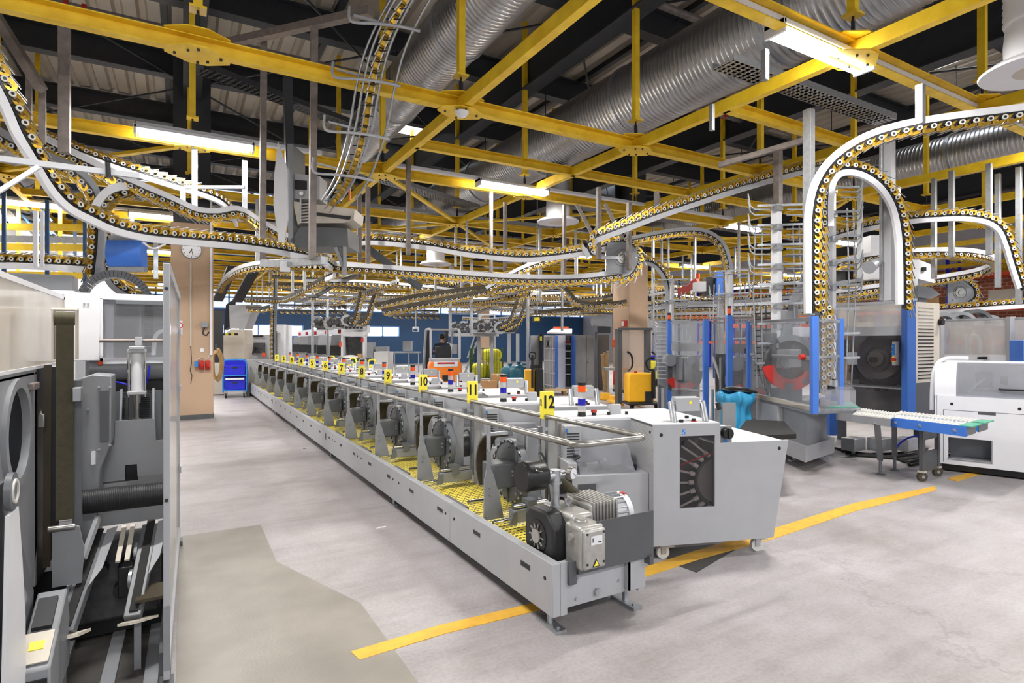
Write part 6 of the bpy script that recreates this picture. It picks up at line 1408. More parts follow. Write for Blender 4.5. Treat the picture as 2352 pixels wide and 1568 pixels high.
p = at(2260, 822, 9.6); MB().bar(p - RGT * .1, p + RGT * .1, .03, .04).build('slot', 'black', Bc, smooth=0)
bp_ = at(2335, 800, 9.0)
t = thing('control_column', 'blue control column with an amber and blue beacon behind the shrink machine', 'column', V((bp_.x, bp_.y, 0)))
Tc = frame(V((bp_.x, bp_.y, 0)) - FWD * .25, FWD)
MB().bx(-.12, .3, 0, .25, 0, 1.67, Tc).build('blue_housing', 'blue', t, bev=.01); MB().bx(-.09, .18, -.006, 0, 1.56, 1.62, Tc).build('name_plate', 'white', t, smooth=0)
pb = Tc @ V((.07, .1, 1.67)); beacon(pb, 1.67, t, h=.08, r=.05, cols=('beac_b', 'beac_o'))
for k, (x, r_) in enumerate(((2154, .22), (2195, .26), (2228, .28), (2260, .2))):
    c = at(x, 740 + (k % 2) * 3, 10.5); c.z -= .05; T2 = frame(c, V((.6, .8, 0))) @ Matrix.Rotation(math.pi / 2, 4, 'X')
    tag(MB().arc(r_ - .06, r_, 0, 180, .2, T2, 20).build('cable_duct_bow', 'mid' if k != 2 else 'dark', smooth=60), 'curved grey energy chain bow standing on the covered conveyor, %s from the louvred box' % ORD[k], 'energy chain')
# ================================================================ PILLAR FITTINGS
PF = 13.87
def onp(x, y): return atY(x, y, PF - .01)
c = onp(440, 574)
t = thing('wall_clock', 'round white wall clock with black hands on the beige pillar', 'clock', c)
Tk = Matrix.Translation(c) @ XZ
MB().cyl(Tk @ V((0, 0, -.02)), Tk @ V((0, 0, .04)), .19, n=32).build('clock_case', 'mid', t); MB().cyl(Tk @ V((0, 0, .04)), Tk @ V((0, 0, .044)), .175, n=32).build('dial', 'white', t)
mk = MB()
for a in range(0, 360, 30): mk.bx(-.006, .006, .14, .165, .044, .047, Tk @ Matrix.Rotation(math.radians(a), 4, 'Z'))
mk.build('hour_mark', 'black', t, smooth=0)
MB().bx(-.006, .006, -.02, .14, .047, .05, Tk @ Matrix.Rotation(math.radians(-168), 4, 'Z')).build('minute_hand', 'black', t); MB().bx(-.008, .008, -.02, .09, .047, .05, Tk @ Matrix.Rotation(math.radians(150), 4, 'Z')).build('hour_hand', 'black', t)
a = onp(438, 600); b = onp(438, 795); tag(MB().cyl((a.x, a.y, a.z), (a.x, a.y, b.z), .018, n=8).build('conduit', 'beige'), 'thin pale conduit running down the beige pillar below the clock', 'conduit')
a = onp(485, 560); b = onp(483, 815); tag(MB().bx(a.x - .02, a.x + .02, a.y - .04, a.y, b.z, a.z + 1).build('conduit', 'white', smooth=0), 'white trunking along the edge of the clock pillar', 'conduit')
tag(MB().tube(crom([onp(438, 795), onp(440, 830), onp(437, 850), onp(441, 862), onp(438, 880)], 4), .006, 6).build('crack_wire', 'black'), 'thin dark wire hanging on the beige pillar under the conduit', 'wire')
def plate(x0, x1, y0, y1, name, lb, mt, cat, th=.05, group=None):
    a = onp(x0, y0); b = onp(x1, y1); return tag(MB().bx(a.x, b.x, a.y - th, a.y + .008, b.z, a.z).build(name, mt, bev=.004), lb, cat, group)
plate(447, 455, 830, 842, 'socket_box', 'grey blue socket box on the beige pillar beside the red sockets', 'cartblue', 'socket', .1)
for x, lb in ((462, 'red power socket on the beige pillar beside the grey blue box'), (477, 'red power socket on the beige pillar near its edge')):
    a = onp(x, 838); t = thing('power_socket', lb, 'socket', a); MB().cb(a - V((0, .03, 0)), .1, .08, .2).build('socket_body', 'red', t, bev=.015); MB().cyl(a - V((0, .06, .0)), a - V((0, .12, .05)), .04, n=14).build('socket_cap', 'red', t)
plate(462, 478, 740, 752, 'switch_box', 'small grey switch box with cables on the pillar edge', 'mid', 'box', .1); plate(460, 468, 800, 809, 'paper_notice', 'small white paper notice taped on the beige pillar', 'white', 'notice', .004)
tag(MB().tube(crom([onp(470, 752), onp(466, 765), onp(474, 770), onp(480, 762)], 5), .012, 6).build('cable_loop', 'char'), 'dark cable loop under the grey switch box', 'cable')
tag(MB().tube(crom([onp(450, 828), onp(462, 822), onp(478, 822), onp(484, 805)], 5), .012, 6).build('socket_cable', 'beige'), 'pale cable feeding the red sockets', 'cable')
t = thing('prohibition_sign', 'white sign with a red ring at the edge of the guard fence', 'sign', onp(412, 748))
a = onp(405, 736); b = onp(419, 768); MB().bx(a.x, b.x, a.y - .012, a.y + .008, b.z, a.z).build('sign_plate', 'white', t, smooth=0)
MB().arc(.05, .066, 0, 360, .004, Matrix.Translation(V(((a.x + b.x) / 2, a.y - .013, a.z - .1))) @ XZ, 24).build('red_ring', 'red', t)
p = at(496, 838, 13.6); t = thing('hose_hank', 'hank of yellowish hose hanging beside the clock pillar', 'hose', p); mb = MB()
for k in range(9):
    r_ = .1 + .012 * (k % 4); z_ = .28 + .015 * k; mb.tube([p + RGT * (r_ * math.cos(a_)) + UP * (z_ * math.sin(a_)) + FWD * (.012 * k) for a_ in [2 * math.pi * i / 18 for i in range(18)]], .014, 6, True)
mb.build('hose_coil', 'wood', t); MB().bar(p + UP * .35, p + UP * .5, .03).build('hook', 'dark', t)
p = at(500, 784, 17.6); tag(MB().bx(p.x - .16, p.x + .16, p.y, p.y + .3, 1.0, 2.6).m(1).bx(p.x - .18, p.x + .18, p.y - .02, p.y + .4, 0.02, 1.0).build('switch_cabinet', ['char', 'beige'], bev=.01), 'dark switch cabinet with cables behind the hose hank', 'cabinet')
# ================================================================ BLUE CART
c0 = atz(540, 912, 0); Tc = frame(c0, V((.1, 1, 0)))
t = thing('blue_cart', 'blue tube frame trolley on swivel casters at the far end of the aisle', 'cart', T=Tc)
for y in (-.2, .25):
    MB().tube([Tc @ V(p) for p in crom([(-.31, y, .17), (-.31, y, .9), (-.27, y, 1.08), (-.18, y, 1.11), (.18, y, 1.11), (.27, y, 1.08), (.31, y, .9), (.31, y, .17)], 4)], .02, 8).build('tube_frame', 'cartblue', t)
for z in (.2, .64): MB().bx(-.3, .3, -.2, .25, z, z + .03, Tc).build('shelf', 'cartblue', t, smooth=0)
MB().bx(-.29, .29, .24, .255, .2, 1.08, Tc).build('back_sheet', 'royal', t, smooth=0)
for x in (-.24, .24):
    for y in (-.18, .22):
        w_ = MB().cyl(Tc @ V((x - .02, y - .03, .07)), Tc @ V((x + .02, y - .03, .07)), .07, n=16).build('caster', 'rubber', t); MB().bx(x - .03, x + .03, y - .04, y + .03, .08, .19, Tc).build('caster_fork', 'zinc', w_, smooth=0)
MB().bx(-.25, .25, -.21, -.19, .53, .58, Tc).build('white_bar', 'white', t, smooth=0)
for z, lb in ((.23, 'deep blue plastic crate on the lower shelf of the blue cart'), (.67, 'deep blue plastic crate on the upper shelf of the blue cart')):
    k = thing('plastic_crate', lb, 'crate', Tc @ V((0, 0, z))); MB().bx(-.27, .27, -.17, .22, z, z + .27, Tc).build('crate_body', 'royal', k, bev=.01)
    MB().bx(-.285, .285, -.185, .235, z + .24, z + .28, Tc).build('rim', 'royal', k, bev=.004); MB().bx(-.07, .07, -.188, -.18, z + .2, z + .235, Tc).build('hand_hole', 'char', k, smooth=0)
# ================================================================ END OF THE LINE
t = thing('feeding_hopper', 'pale hopper with beige curved cover behind the blue cart', 'hopper', at(540, 820, 19.5))
slab([at(x, y, 19.6) for x, y in ((526, 700), (584, 699), (562, 755), (528, 754))], FWD * .6, 'hopper_funnel', 'grey', t)
slab([at(x, y, 19.5) for x, y in ((513, 768), (530, 756), (562, 757), (564, 790), (558, 828), (516, 828), (509, 800))], FWD * .6, 'curved_cover', 'beige', t)
slab([at(x, y, 19.7) for x, y in ((519, 700), (532, 690), (528, 750), (514, 758))], FWD * .3, 'dark_side', 'black', t)
MB().bx(-.4, .4, 0, .6, 0, 1.0, frame(at(540, 784, 19.6) - UP * 1.65, FWD)).build('stand', 'slate', t, smooth=0)
for i in range(8): MB().bar(at(490 + i * 7, 767.5, 18.9), at(497 + i * 7, 767.5, 18.9), .05, .07).build('hazard_stripe', 'black' if i % 2 else 'signy', t, smooth=0)
for k, (xa, xb, ya, yb) in enumerate(((535, 500, 612, 690), (583, 545, 622, 692))):
    tag(MB().bar(at(xa, ya, 17), at(xb, yb, 18.5), .3, .06).build('chute', 'char', smooth=0), 'dark slanted chute feeding the pale hopper, %s one' % ('steeper' if k == 0 else 'second'), 'chute')
t = thing('end_machine', 'light grey end machine of the gathering line with dark window', 'machine', (2.3, 20, 0))
p0, p1 = at(572, 765, 21), at(620, 765, 21); dp = p1 - p0
def boxpx(x0, y0, x1, y1, d, th, name, mt, par, **k):
    return slab([at(x0, y0, d), at(x1, y0, d), at(x1, y1, d), at(x0, y1, d)], FWD * th, name, mt, par, **k)
def boxg(x0, y0, x1, d, th, name, mt, par=None, zb=0., **k):
    a, b = at(x0, y0, d), at(x1, y0, d)
    return slab([a, b, V((b.x, b.y, zb)), V((a.x, a.y, zb))], FWD * th, name, mt, par, **k)
boxg(572, 768, 618, 20.8, .8, 'cabinet', 'grey', t); boxpx(576, 787, 608, 810, 20.75, .03, 'dark_window', 'motor', t); boxpx(580, 770, 604, 773, 20.75, .03, 'slot', 'black', t)
boxg(618, 745, 652, 21.5, .8, 'tall_cheek', 'white', t); boxpx(622, 760, 635, 822, 21.4, .05, 'dark_gap', 'motor', t); boxpx(602, 810, 609, 819, 20.7, .05, 'orange_lamp', 'redor', t)
slab([at(574, 808, 20.6), at(584, 796, 20.6), at(588, 800, 20.6), at(578, 814, 20.6)], FWD * .1, 'tilted_screen', 'char', t)
MB().bx(1.72, 2.5, 19.3, 19.5, .0, 1.1).bx(1.70, 1.8, 19.0, 20.2, 0, .95).build('conveyor_head', 'grey', t, bev=.006)
# ================================================================ HOPPER LINE BEHIND THE FEEDERS
t = thing('hopper_line', 'long pale beam with a row of grey hopper heads far behind the low numbered signs', 'machine', at(760, 760, 24))
MB().bar(at(690, 766, 30), at(842, 756, 21), .25, .3).build('pale_beam', 'white', t, smooth=0)
for k, x in enumerate((696, 712, 732, 757, 788)):
    d = (29, 27.5, 26, 24, 22)[k]; sc = 1316 / d
    a = at(x, 770, d); Th = frame(V((a.x, a.y, 0)), FWD)
    MB().prism([(-.25, 1.9), (.25, 1.9), (.3, 1.2), (.3, .2), (-.35, .2), (-.35, 1.0)], .6, Th @ XZ).build('hopper_head', 'grey' if k % 2 else 'mid', t, smooth=0)
    MB().bx(-.3, .1, -.66, -.6, 1.15, 1.5, Th).build('dark_chute', 'char', t, smooth=0); MB().bar(Th @ V((.35, 0, 0)), Th @ V((.35, 0, 2.0)), .12).build('column', 'white', t, smooth=0)
    MB().cyl(Th @ V((-.05, -.3, 1.95)), Th @ V((-.05, -.3, 2.1)), .06, n=10).build('red_lamp', 'red', t)
t = thing('portal_frame', 'white portal frame with dark inside far behind sign six', 'frame', at(815, 760, 21)); 
boxpx(783, 762, 838, 772, 20.5, .5, 'portal_beam', 'white', t); boxg(783, 770, 788, 20.5, .3, 'portal_leg', 'white', t); boxg(833, 770, 838, 20.5, .3, 'portal_leg', 'white', t); boxg(790, 774, 830, 21.5, .3, 'dark_inside', 'motor', t)
boxpx(779, 785, 784, 796, 20.3, .05, 'orange_tag', 'redor', t); boxpx(829, 775, 834, 786, 20.3, .06, 'red_box', 'red', t)
def gear_wagon(x0, x1, y0, y1, d, lb, seed):
    t = thing('chain_head', lb, 'machine', at((x0 + x1) / 2, y1, d)); r = random.Random(seed)
    for k in range(4):
        x = x0 + (x1 - x0) * (k + .5) / 4; c = at(x, (y0 + y1) / 2 + r.uniform(-4, 4), d); rr_ = r.uniform(.16, .26)
        Tg = frame(c, FWD) @ Matrix.Rotation(math.pi / 2, 4, 'X'); MB().arc(rr_ * .6, rr_, 0, 360, .1, Tg, 16).build('gear_ring', 'motor' if k % 2 else 'zinc', t); MB().cyl(Tg @ V((0, 0, 0)), Tg @ V((0, 0, .2)), rr_ * .4, n=10).build('gear_hub', 'motor', t)
    for k in range(7): x = x0 + (x1 - x0) * k / 6; MB().bar(at(x, y1, d), at(x, y0 + r.uniform(0, 10), d), .03).build('guide_rod', 'zinc', t, smooth=0)
    for y in (y1, (y0 + y1) / 2): MB().bar(at(x0, y, d - .1), at(x1, y, d - .1), .04).build('guide_bar', 'zinc', t, smooth=0)
    boxpx(x0, y1 - 6, x1, y1, d, .5, 'bed', 'char', t); return t
gear_wagon(728, 750, 728, 757, 22, 'small chain head machine on the pale beam, first of three', 1); gear_wagon(756, 788, 724, 754, 21.5, 'small chain head machine on the pale beam, middle of three', 2); gear_wagon(792, 842, 720, 756, 21, 'chain head machine where the twin falling chains end', 3)
gear_wagon(1038, 1080, 735, 768, 23, 'dark chain head machine over the forklift', 4); gear_wagon(1084, 1142, 732, 764, 22, 'dark chain head machine over the ladder platform', 5); gear_wagon(1144, 1182, 736, 764, 21.5, 'dark chain head machine where the dark twin chains end', 6)
tag(boxpx(1030, 765, 1145, 772, 22.5, .5, 'walkway_beam', 'white', None), 'pale walkway beam carrying the dark chain head machines', 'beam', kind='thing')
for x in (1095, 1125, 1165, 1185): tag(boxg(x, 766, x + 8, 23, .3, 'walkway_support', 'grey'), 'pale leg of the walkway beam behind the wire cage', 'support', 'pale walkway legs')
# tables, stack, cabinets by the far wall
t = thing('work_table', 'long low work table before the dark blue wall', 'table', atz(920, 838, 0)); boxpx(868, 808, 962, 811, 30, .9, 'table_top', 'zinc', t); 
for x in (872, 905, 938, 960): boxg(x, 811, x + 2, 30, .05, 'leg', 'zinc', t)
for x0, x1, y0, y1, lb in ((925, 943, 783, 806, 'grey cabinet on the far work table, under the blue wall'), (838, 857, 786, 822, 'grey cabinet beside the white portal frame'), (863, 889, 796, 815, 'dark fronted grey device behind the white paper stack'), (1030, 1048, 790, 812, 'grey box beyond the forklift seat')):
    tag(boxpx(x0, y0, x1, y1, 29.5, .6, 'grey_cabinet', 'mid', None), lb, 'cabinet')
t = thing('green_container', 'green container table with white film behind sign seven', 'container', atz(808, 862, 0)); boxg(787, 826, 829, 20, 1.0, 'green_side', 'green', t); boxpx(785, 823, 831, 827, 19.9, 1.2, 'top_board', 'dark', t)
MB().ball(at(805, 821, 20.3), .28, 8, (1, 1, .35)).build('white_film', 'film', t)
for x0, x1, y0, y1, lb in ((821, 830, 812, 823, 'small cardboard box on the green container'),): tag(boxpx(x0, y0, x1, y1, 20.3, .25, 'cardboard_box', 'card', None), lb, 'box')
t = thing('paper_stack', 'tall white wrapped paper stack behind sign nine', 'paper stack', atz(874, 872, 0)); boxg(859, 808, 891, 20, .9, 'white_wrap', 'film', t, zb=.15); boxg(858, 872, 892, 19.95, 1.0, 'pallet', 'wood', t)
for k, x in enumerate((735, 752, 772, 800, 822, 843)):
    p = at(x, 832 + k * 2.5, 19 - k * .6); tag(MB().tube(crom([p, p + UP * .2 + RGT * .06, p + UP * .22 + RGT * .2, p + UP * .05 + RGT * .26], 4), .025, 8).ball(p + RGT * .12, .1, 6).build('yellow_grip', 'signy' if k % 2 else 'zinc'), 'curved handle standing on a feeder behind the low numbered signs', 'handle', 'curved feeder handles')
# blue bins far at the wall
for k, x in enumerate((668, 676, 684, 692, 703, 714)): tag(boxg(x, 792 + (k % 2) * 4, x + 6, 34, .6, 'blue_bin', 'cartblue'), 'slim blue bin standing far behind sign four', 'bin', 'far blue bins')
# ================================================================ FORKLIFT AND DRIVER
fh = Matrix.Rotation(math.radians(16), 3, 'Z') @ FWD; fo = at(1024, 784, 19.6); TF = frame(V((fo.x, fo.y, 0)), fh)
t = thing('forklift', 'orange and grey forklift truck seen from behind, driver on the seat', 'forklift', T=TF)
def P2w(l): return [TF @ V(p) for p in l]
MB().prism([(-.52, .25), (.52, .25), (.56, .45), (.56, .85), (.5, .98), (-.5, .98), (-.56, .85), (-.56, .45)], .55, TF @ mv(0, .55, 0) @ XZ).build('counterweight', 'orange', t, bev=.04)
MB().bx(-.42, .42, -.02, .02, .78, .96, TF).build('white_strip', 'white', t, bev=.02); MB().bx(-.3, .3, -.035, 0, .88, .94, TF).build('red_lamp', 'red', t, bev=.01)
MB().bx(-.5, .5, .0, .6, .95, 1.08, TF).build('rear_hood', 'grey', t, bev=.03); MB().bx(-.55, .55, .5, 1.9, .25, .62, TF).build('chassis', 'grey', t, bev=.03); MB().bx(-.12, .12, -.02, .1, .3, .5, TF).build('tow_block', 'black', t)
for x in (-.5, .5):
    for y, r_ in ((.35, .25), (1.6, .3)): MB().cyl(TF @ V((x - .09, y, r_)), TF @ V((x + .09, y, r_)), r_, n=20).build('wheel', 'rubber', t)
for x in (-.5, .5):
    MB().tube(P2w(crom([(x, .1, 1.05), (x, .12, 1.9), (x * .96, .25, 2.06), (x * .96, 1.2, 2.08), (x * .98, 1.5, 1.95), (x, 1.95, .9), (x, 2.0, .6)], 5)), .045, 8).build('overhead_guard', 'grey', t)
for y in (.25, .5, .75, 1.0, 1.2): MB().bar(TF @ V((-.48, y, 2.07)), TF @ V((.48, y, 2.07)), .05, .04).build('guard_bar', 'grey', t, smooth=0)
MB().bx(-.28, .28, .55, .68, 1.0, 1.5, TF).bx(-.28, .28, .6, 1.1, .95, 1.05, TF).build('seat', 'black', t, bev=.04)
MB().bar(TF @ V((0, 1.7, .9)), TF @ V((0, 1.4, 1.15)), .06).build('steering_column', 'char', t); MB().arc(.13, .16, 0, 360, .02, TF @ mv(0, 1.38, 1.18) @ Matrix.Rotation(math.radians(35), 4, 'X'), 20).build('steering_wheel', 'black', t)
for x in (-.36, .36): MB().bar(TF @ V((x, 2.1, .1)), TF @ V((x, 2.1, 2.15)), .1, .12).build('mast', 'char', t, smooth=0)
for z in (.4, 1.2, 2.1): MB().bar(TF @ V((-.36, 2.1, z)), TF @ V((.36, 2.1, z)), .08).build('mast_bar', 'char', t, smooth=0)
for x in (-.25, .25): MB().bx(x - .05, x + .05, 2.15, 3.2, .06, .1, TF).build('fork', 'dark', t, smooth=0)
MB().bx(.15, .45, 1.5, 1.8, .9, 1.25, TF).build('console', 'mid', t, bev=.02)
def skin(name, nodes, edges, mt, par, sub=2):
    me = bpy.data.meshes.new(name); me.from_pydata([n[0] for n in nodes], edges, []); me.materials.append(M[mt])
    o = bpy.data.objects.new(name, me); COL.objects.link(o); o.parent = par
    m_ = o.modifiers.new('skin', 'SKIN'); me.skin_vertices[0].data if me.skin_vertices else None
    if not me.skin_vertices:
        bpy.context.view_layer.objects.active = o; bpy.ops.mesh.customdata_skin_add()
    for i, n in enumerate(nodes): r = n[1] if isinstance(n[1], tuple) else (n[1], n[1]); me.skin_vertices[0].data[i].radius = r
    me.skin_vertices[0].data[0].use_root = True; m_.use_smooth_shade = True
    s_ = o.modifiers.new('sub', 'SUBSURF'); s_.levels = sub; s_.render_levels = sub; return o
TP = TF @ mv(0, .82, 1.03)
pr = thing('person', 'person in a dark navy shirt sitting on the forklift with back turned', 'person', T=TP)
nd = [((0, 0, .09), (.15, .12)), ((0, -.03, .3), (.15, .11)), ((0, -.02, .48), (.17, .11)), ((0, .0, .58), (.06, .06)), ((0, .03, .66), (.07, .08)), ((0, .05, .76), (.085, .10)), ((0, .04, .84), (.06, .07)),
      ((-.2, 0, .5), (.07, .07)), ((-.25, .16, .28), (.05, .05)), ((-.14, .42, .24), (.038, .038)), ((-.1, .5, .24), (.03, .02)), ((.2, 0, .5), (.07, .07)), ((.25, .16, .28), (.05, .05)), ((.14, .42, .24), (.038, .038)), ((.1, .5, .24), (.03, .02)),
      ((-.1, .1, .08), (.09, .09)), ((-.12, .48, .1), (.07, .07)), ((-.12, .55, -.3), (.05, .05)), ((-.12, .68, -.34), (.04, .03)), ((.1, .1, .08), (.09, .09)), ((.12, .48, .1), (.07, .07)), ((.12, .55, -.3), (.05, .05)), ((.12, .68, -.34), (.04, .03))]
ed = [(0, 1), (1, 2), (2, 3), (3, 4), (4, 5), (5, 6), (2, 7), (7, 8), (8, 9), (9, 10), (2, 11), (11, 12), (12, 13), (13, 14), (0, 15), (15, 16), (16, 17), (17, 18), (0, 19), (19, 20), (20, 21), (21, 22)]
skin('body', nd, ed, 'skin', pr)
skin('shirt', [((0, 0, .06), (.175, .145)), ((0, -.03, .3), (.185, .14)), ((0, -.02, .5), (.2, .135)), ((0, -.01, .57), (.085, .085)), ((-.21, 0, .5), (.09, .09)), ((-.26, .15, .3), (.07, .07)), ((.21, 0, .5), (.09, .09)), ((.26, .15, .3), (.07, .07))], [(0, 1), (1, 2), (2, 3), (2, 4), (4, 5), (2, 6), (6, 7)], 'shirt', pr)
skin('trousers', [((0, 0, .06), (.17, .14)), ((-.1, .1, .08), (.11, .11)), ((-.12, .48, .1), (.09, .09)), ((-.12, .55, -.28), (.07, .07)), ((.1, .1, .08), (.11, .11)), ((.12, .48, .1), (.09, .09)), ((.12, .55, -.28), (.07, .07))], [(0, 1), (1, 2), (2, 3), (0, 4), (4, 5), (5, 6)], 'char', pr)
MB().ball(TP @ V((0, .025, .785)), .105, 8, (.95, 1.0, 1.05)).build('hair', 'hair', pr)
for x in (-.09, .09): MB().ball(TP @ V((x, .05, .735)), .028, 5, (.5, .8, 1.2)).build('ear', 'skin', pr)
MB().ball(TP @ V((0, .155, .735)), .018, 5, (.8, 1, 1.3)).build('nose', 'skin', pr)
tag(slab([at(x, y, 19.2 + 1.3) for x, y in ((1027, 786), (1040, 790), (1036, 808), (1030, 806))], FWD * .01, 'paper_sheet', 'film'), 'white paper sheet held up beside the forklift driver', 'paper')
# ================================================================ WIRE CAGE, LADDER, SACKS, PALLETS
cg = atz(1118, 872, 0); TG = frame(cg, FWD)
t = thing('wire_container', 'green wire mesh roll container full of yellow sacks beside the forklift', 'container', T=TG)
w2, d2, h2_ = .68, .55, 1.35
for x in (-w2, w2):
    for y in (-d2, d2): MB().bar(TG @ V((x, y, .1)), TG @ V((x, y, h2_)), .04).build('corner_post', 'wiregreen', t, smooth=0)
for x in (-w2 + .1, w2 - .1):
    for y in (-d2 + .1, d2 - .1): MB().cyl(TG @ V((x - .02, y, .06)), TG @ V((x + .02, y, .06)), .06, n=12).build('wheel', 'rubber', t)
wm = MB()
for y in (-d2, d2):
    for k in range(1, 12): x = -w2 + 2 * w2 * k / 12; wm.bar(TG @ V((x, y, .12)), TG @ V((x, y, h2_)), .012)
    for z in (.12, .5, .9, h2_): wm.bar(TG @ V((-w2, y, z)), TG @ V((w2, y, z)), .016)
for x in (-w2, w2):
    for k in range(1, 10): y = -d2 + 2 * d2 * k / 10; wm.bar(TG @ V((x, y, .12)), TG @ V((x, y, h2_)), .012)
    for z in (.12, .5, .9, h2_): wm.bar(TG @ V((x, -d2, z)), TG @ V((x, d2, z)), .016)
wm.build('wire_mesh', 'wiregreen', t, smooth=0); MB().bx(-w2, w2, -d2, d2, .1, .13, TG).build('floor_plate', 'wiregreen', t, smooth=0)
def sack(c, r, sq, lb, mt, seed=0):
    t = thing('sack', lb, 'sack', c); mb = MB(); rnd = random.Random(seed); n, k = 16, 10; ph = [rnd.uniform(0, 6) for _ in range(4)]; vs = []; fs = []
    for i in range(k + 1):
        f = i / k; rr_ = r * (.86 + .14 * math.sin(math.pi * f)) * (1 if f < .75 else (max(1e-3, 1 - ((f - .75) / .25) ** 2)) ** .5 * .85 + .15)
        for j in range(n):
            a_ = 2 * math.pi * j / n; w_ = 1 + .09 * math.sin(3 * a_ + ph[0] + f * 4) + .06 * math.sin(7 * a_ + ph[1]) * f
            vs.append(V(c) + V((rr_ * w_ * math.cos(a_) * sq[0], rr_ * w_ * math.sin(a_) * sq[1], f * sq[2])))
    for i in range(k):
        for j in range(n): fs.append((i * n + j, i * n + (j + 1) % n, (i + 1) * n + (j + 1) % n, (i + 1) * n + j))
    fs += [tuple(reversed(range(n))), tuple(range(k * n, (k + 1) * n))]
    mb.add(vs, fs).build('sack_body', mt, t, smooth=60); tp = V(c) + UP * sq[2]
    MB().cyl(tp - UP * .04, tp + UP * .08, .04, .09, 10).build('sack_neck', mt, t); return t
sack(TG @ V((-.32, -.2, .13)), .33, (1, 1, .62), 'yellow sack low in the wire container, on the forklift side', 'yellowbag', 1); sack(TG @ V((.3, 0, .13)), .36, (1, 1, .75), 'yellow sack low in the wire container, on the blue sack side', 'yellowbag', 2); sack(TG @ V((.2, .05, .82)), .38, (1.1, 1, .55), 'large yellow sack heaped on top in the wire container', 'yellowbag', 3)
for x, d, s_, lb in ((1172, 21.5, 1.02, 'blue film sack standing beside the wire container'), (1192, 21.2, 1.1, 'second blue film sack, nearer to the yellow pallet truck'), (1204, 22.3, 1.0, 'blue film sack half hidden behind the other two')):
    p = at(x, 784, d); sack((p.x, p.y, 0), .36, (1, 1, s_ - .28), lb, 'bag', int(x))
# ladder platform
LA = at(1064, 784, 26.6); TL = frame(V((LA.x, LA.y, 0)), FWD)
t = thing('ladder_platform', 'aluminium ladder with railed platform behind the wire container', 'ladder', T=TL)
for y in (-.3, .3):
    MB().bar(TL @ V((0, y, 0)), TL @ V((.75, y, 1.9)), .05).bar(TL @ V((1.5, y, 0)), TL @ V((1.45, y, 2.9)), .05).bar(TL @ V((.75, y, .9)), TL @ V((.75, y, 2.9)), .05).bar(TL @ V((.2, y, .9)), TL @ V((.85, y, 2.9)), .035).build('side_stile', 'zinc', t, smooth=0)
for k in range(8): f = (k + 1) / 8.5; MB().bx(.75 * f - .08, .75 * f + .08, -.3, .3, 1.9 * f - .015, 1.9 * f + .015, TL).build('step', 'zinc', t, smooth=0)
MB().bx(.7, 1.5, -.3, .3, 1.88, 1.93, TL).build('platform', 'zinc', t, smooth=0)
for z in (2.4, 2.9): MB().bar(TL @ V((.75, -.3, z)), TL @ V((1.48, -.3, z)), .04).bar(TL @ V((.75, .3, z)), TL @ V((1.48, .3, z)), .04).build('guard_rail', 'zinc', t, smooth=0)
def pallet(c, fw, lb, w_=1.2, d_=.8):
    T = frame(c, fw); t = thing('wooden_pallet', lb, 'pallet', T=T)
    for k in range(7): MB().bx(-w_ / 2, w_ / 2, -d_ / 2 + k * d_ / 6.6, -d_ / 2 + k * d_ / 6.6 + .09, .118, .14, T).build('deck_board', 'wood', t, smooth=0)
    for x in (-w_ / 2, -.05, w_ / 2 - .1):
        MB().bx(x, x + .1, -d_ / 2, d_ / 2, 0, .02, T).bx(x, x + .1, -d_ / 2, d_ / 2, .098, .118, T).build('bearer', 'wood', t, smooth=0)
        for y in (-d_ / 2, -.05, d_ / 2 - .1): MB().bx(x, x + .1, y, y + .1, .02, .098, T).build('block', 'wood', t, smooth=0)
    return T
TPa = pallet(V(atz(1150, 902, 0)), FWD, 'wooden pallet loaded with cartons and paper behind sign eleven', 1.4, .8)
for x0, x1, y0, y1, z0, z1, lb in ((-.62, -.1, -.38, .1, .14, .42, 'large brown carton on the loaded pallet'), (-.3, .1, -.1, .3, .42, .6, 'smaller brown carton stacked on the loaded pallet'), (-.6, -.15, .12, .4, .14, .3, 'flat brown carton at the rear of the loaded pallet')):
    k = thing('carton', lb, 'carton', TPa @ V((x0, y0, z0))); MB().bx(x0, x1, y0, y1, z0, z1, TPa).build('carton_body', 'card', k, bev=.006); MB().bx((x0 + x1) / 2 - .03, (x0 + x1) / 2 + .03, y0 - .001, y1 + .001, z1 - .04, z1 + .002, TPa).build('tape', 'beige', k, smooth=0)
tag(MB().bx(-.05, .66, -.38, .38, .14, .40, TPa).build('paper_pile', 'film', bev=.01), 'white and bluish paper pile on the loaded pallet', 'paper pile')
pallet(V(atz(1295, 905, 0)), FWD, 'empty wooden pallet in front of the blue doored cabinet', 1.2, .8)
# ================================================================ TRUCKS
TA = frame(V(atz(1226, 912, 0)), V((.5, .86, 0)))
t = thing('pallet_truck', 'small yellow and black electric pallet truck with raised tiller behind sign twelve', 'pallet truck', T=TA)
MB().bx(-.28, .02, -.2, .2, .12, .82, TA).build('yellow_body', 'truck', t, bev=.03); MB().bx(.03, .28, -.22, .2, .08, .84, TA).build('black_body', 'black', t, bev=.02); MB().bar(TA @ V((-.05, -.25, .3)), TA @ V((-.05, -.22, 1.25)), .05).build('tiller', 'black', t)
MB().tube([TA @ V(p) for p in crom([(-.14, -.22, 1.2), (-.12, -.22, 1.32), (.02, -.22, 1.32), (.04, -.22, 1.2), (-.05, -.22, 1.1), (-.14, -.22, 1.2)], 3)], .02, 6).build('tiller_loop', 'black', t)
for x in (-.18, .18): MB().cyl(TA @ V((x - .04, -.05, .09)), TA @ V((x + .04, -.05, .09)), .09, n=14).build('wheel', 'rubber', t); MB().bx(x - .08, x + .08, .2, 1.3, .05, .12, TA).build('fork', 'truck', t)
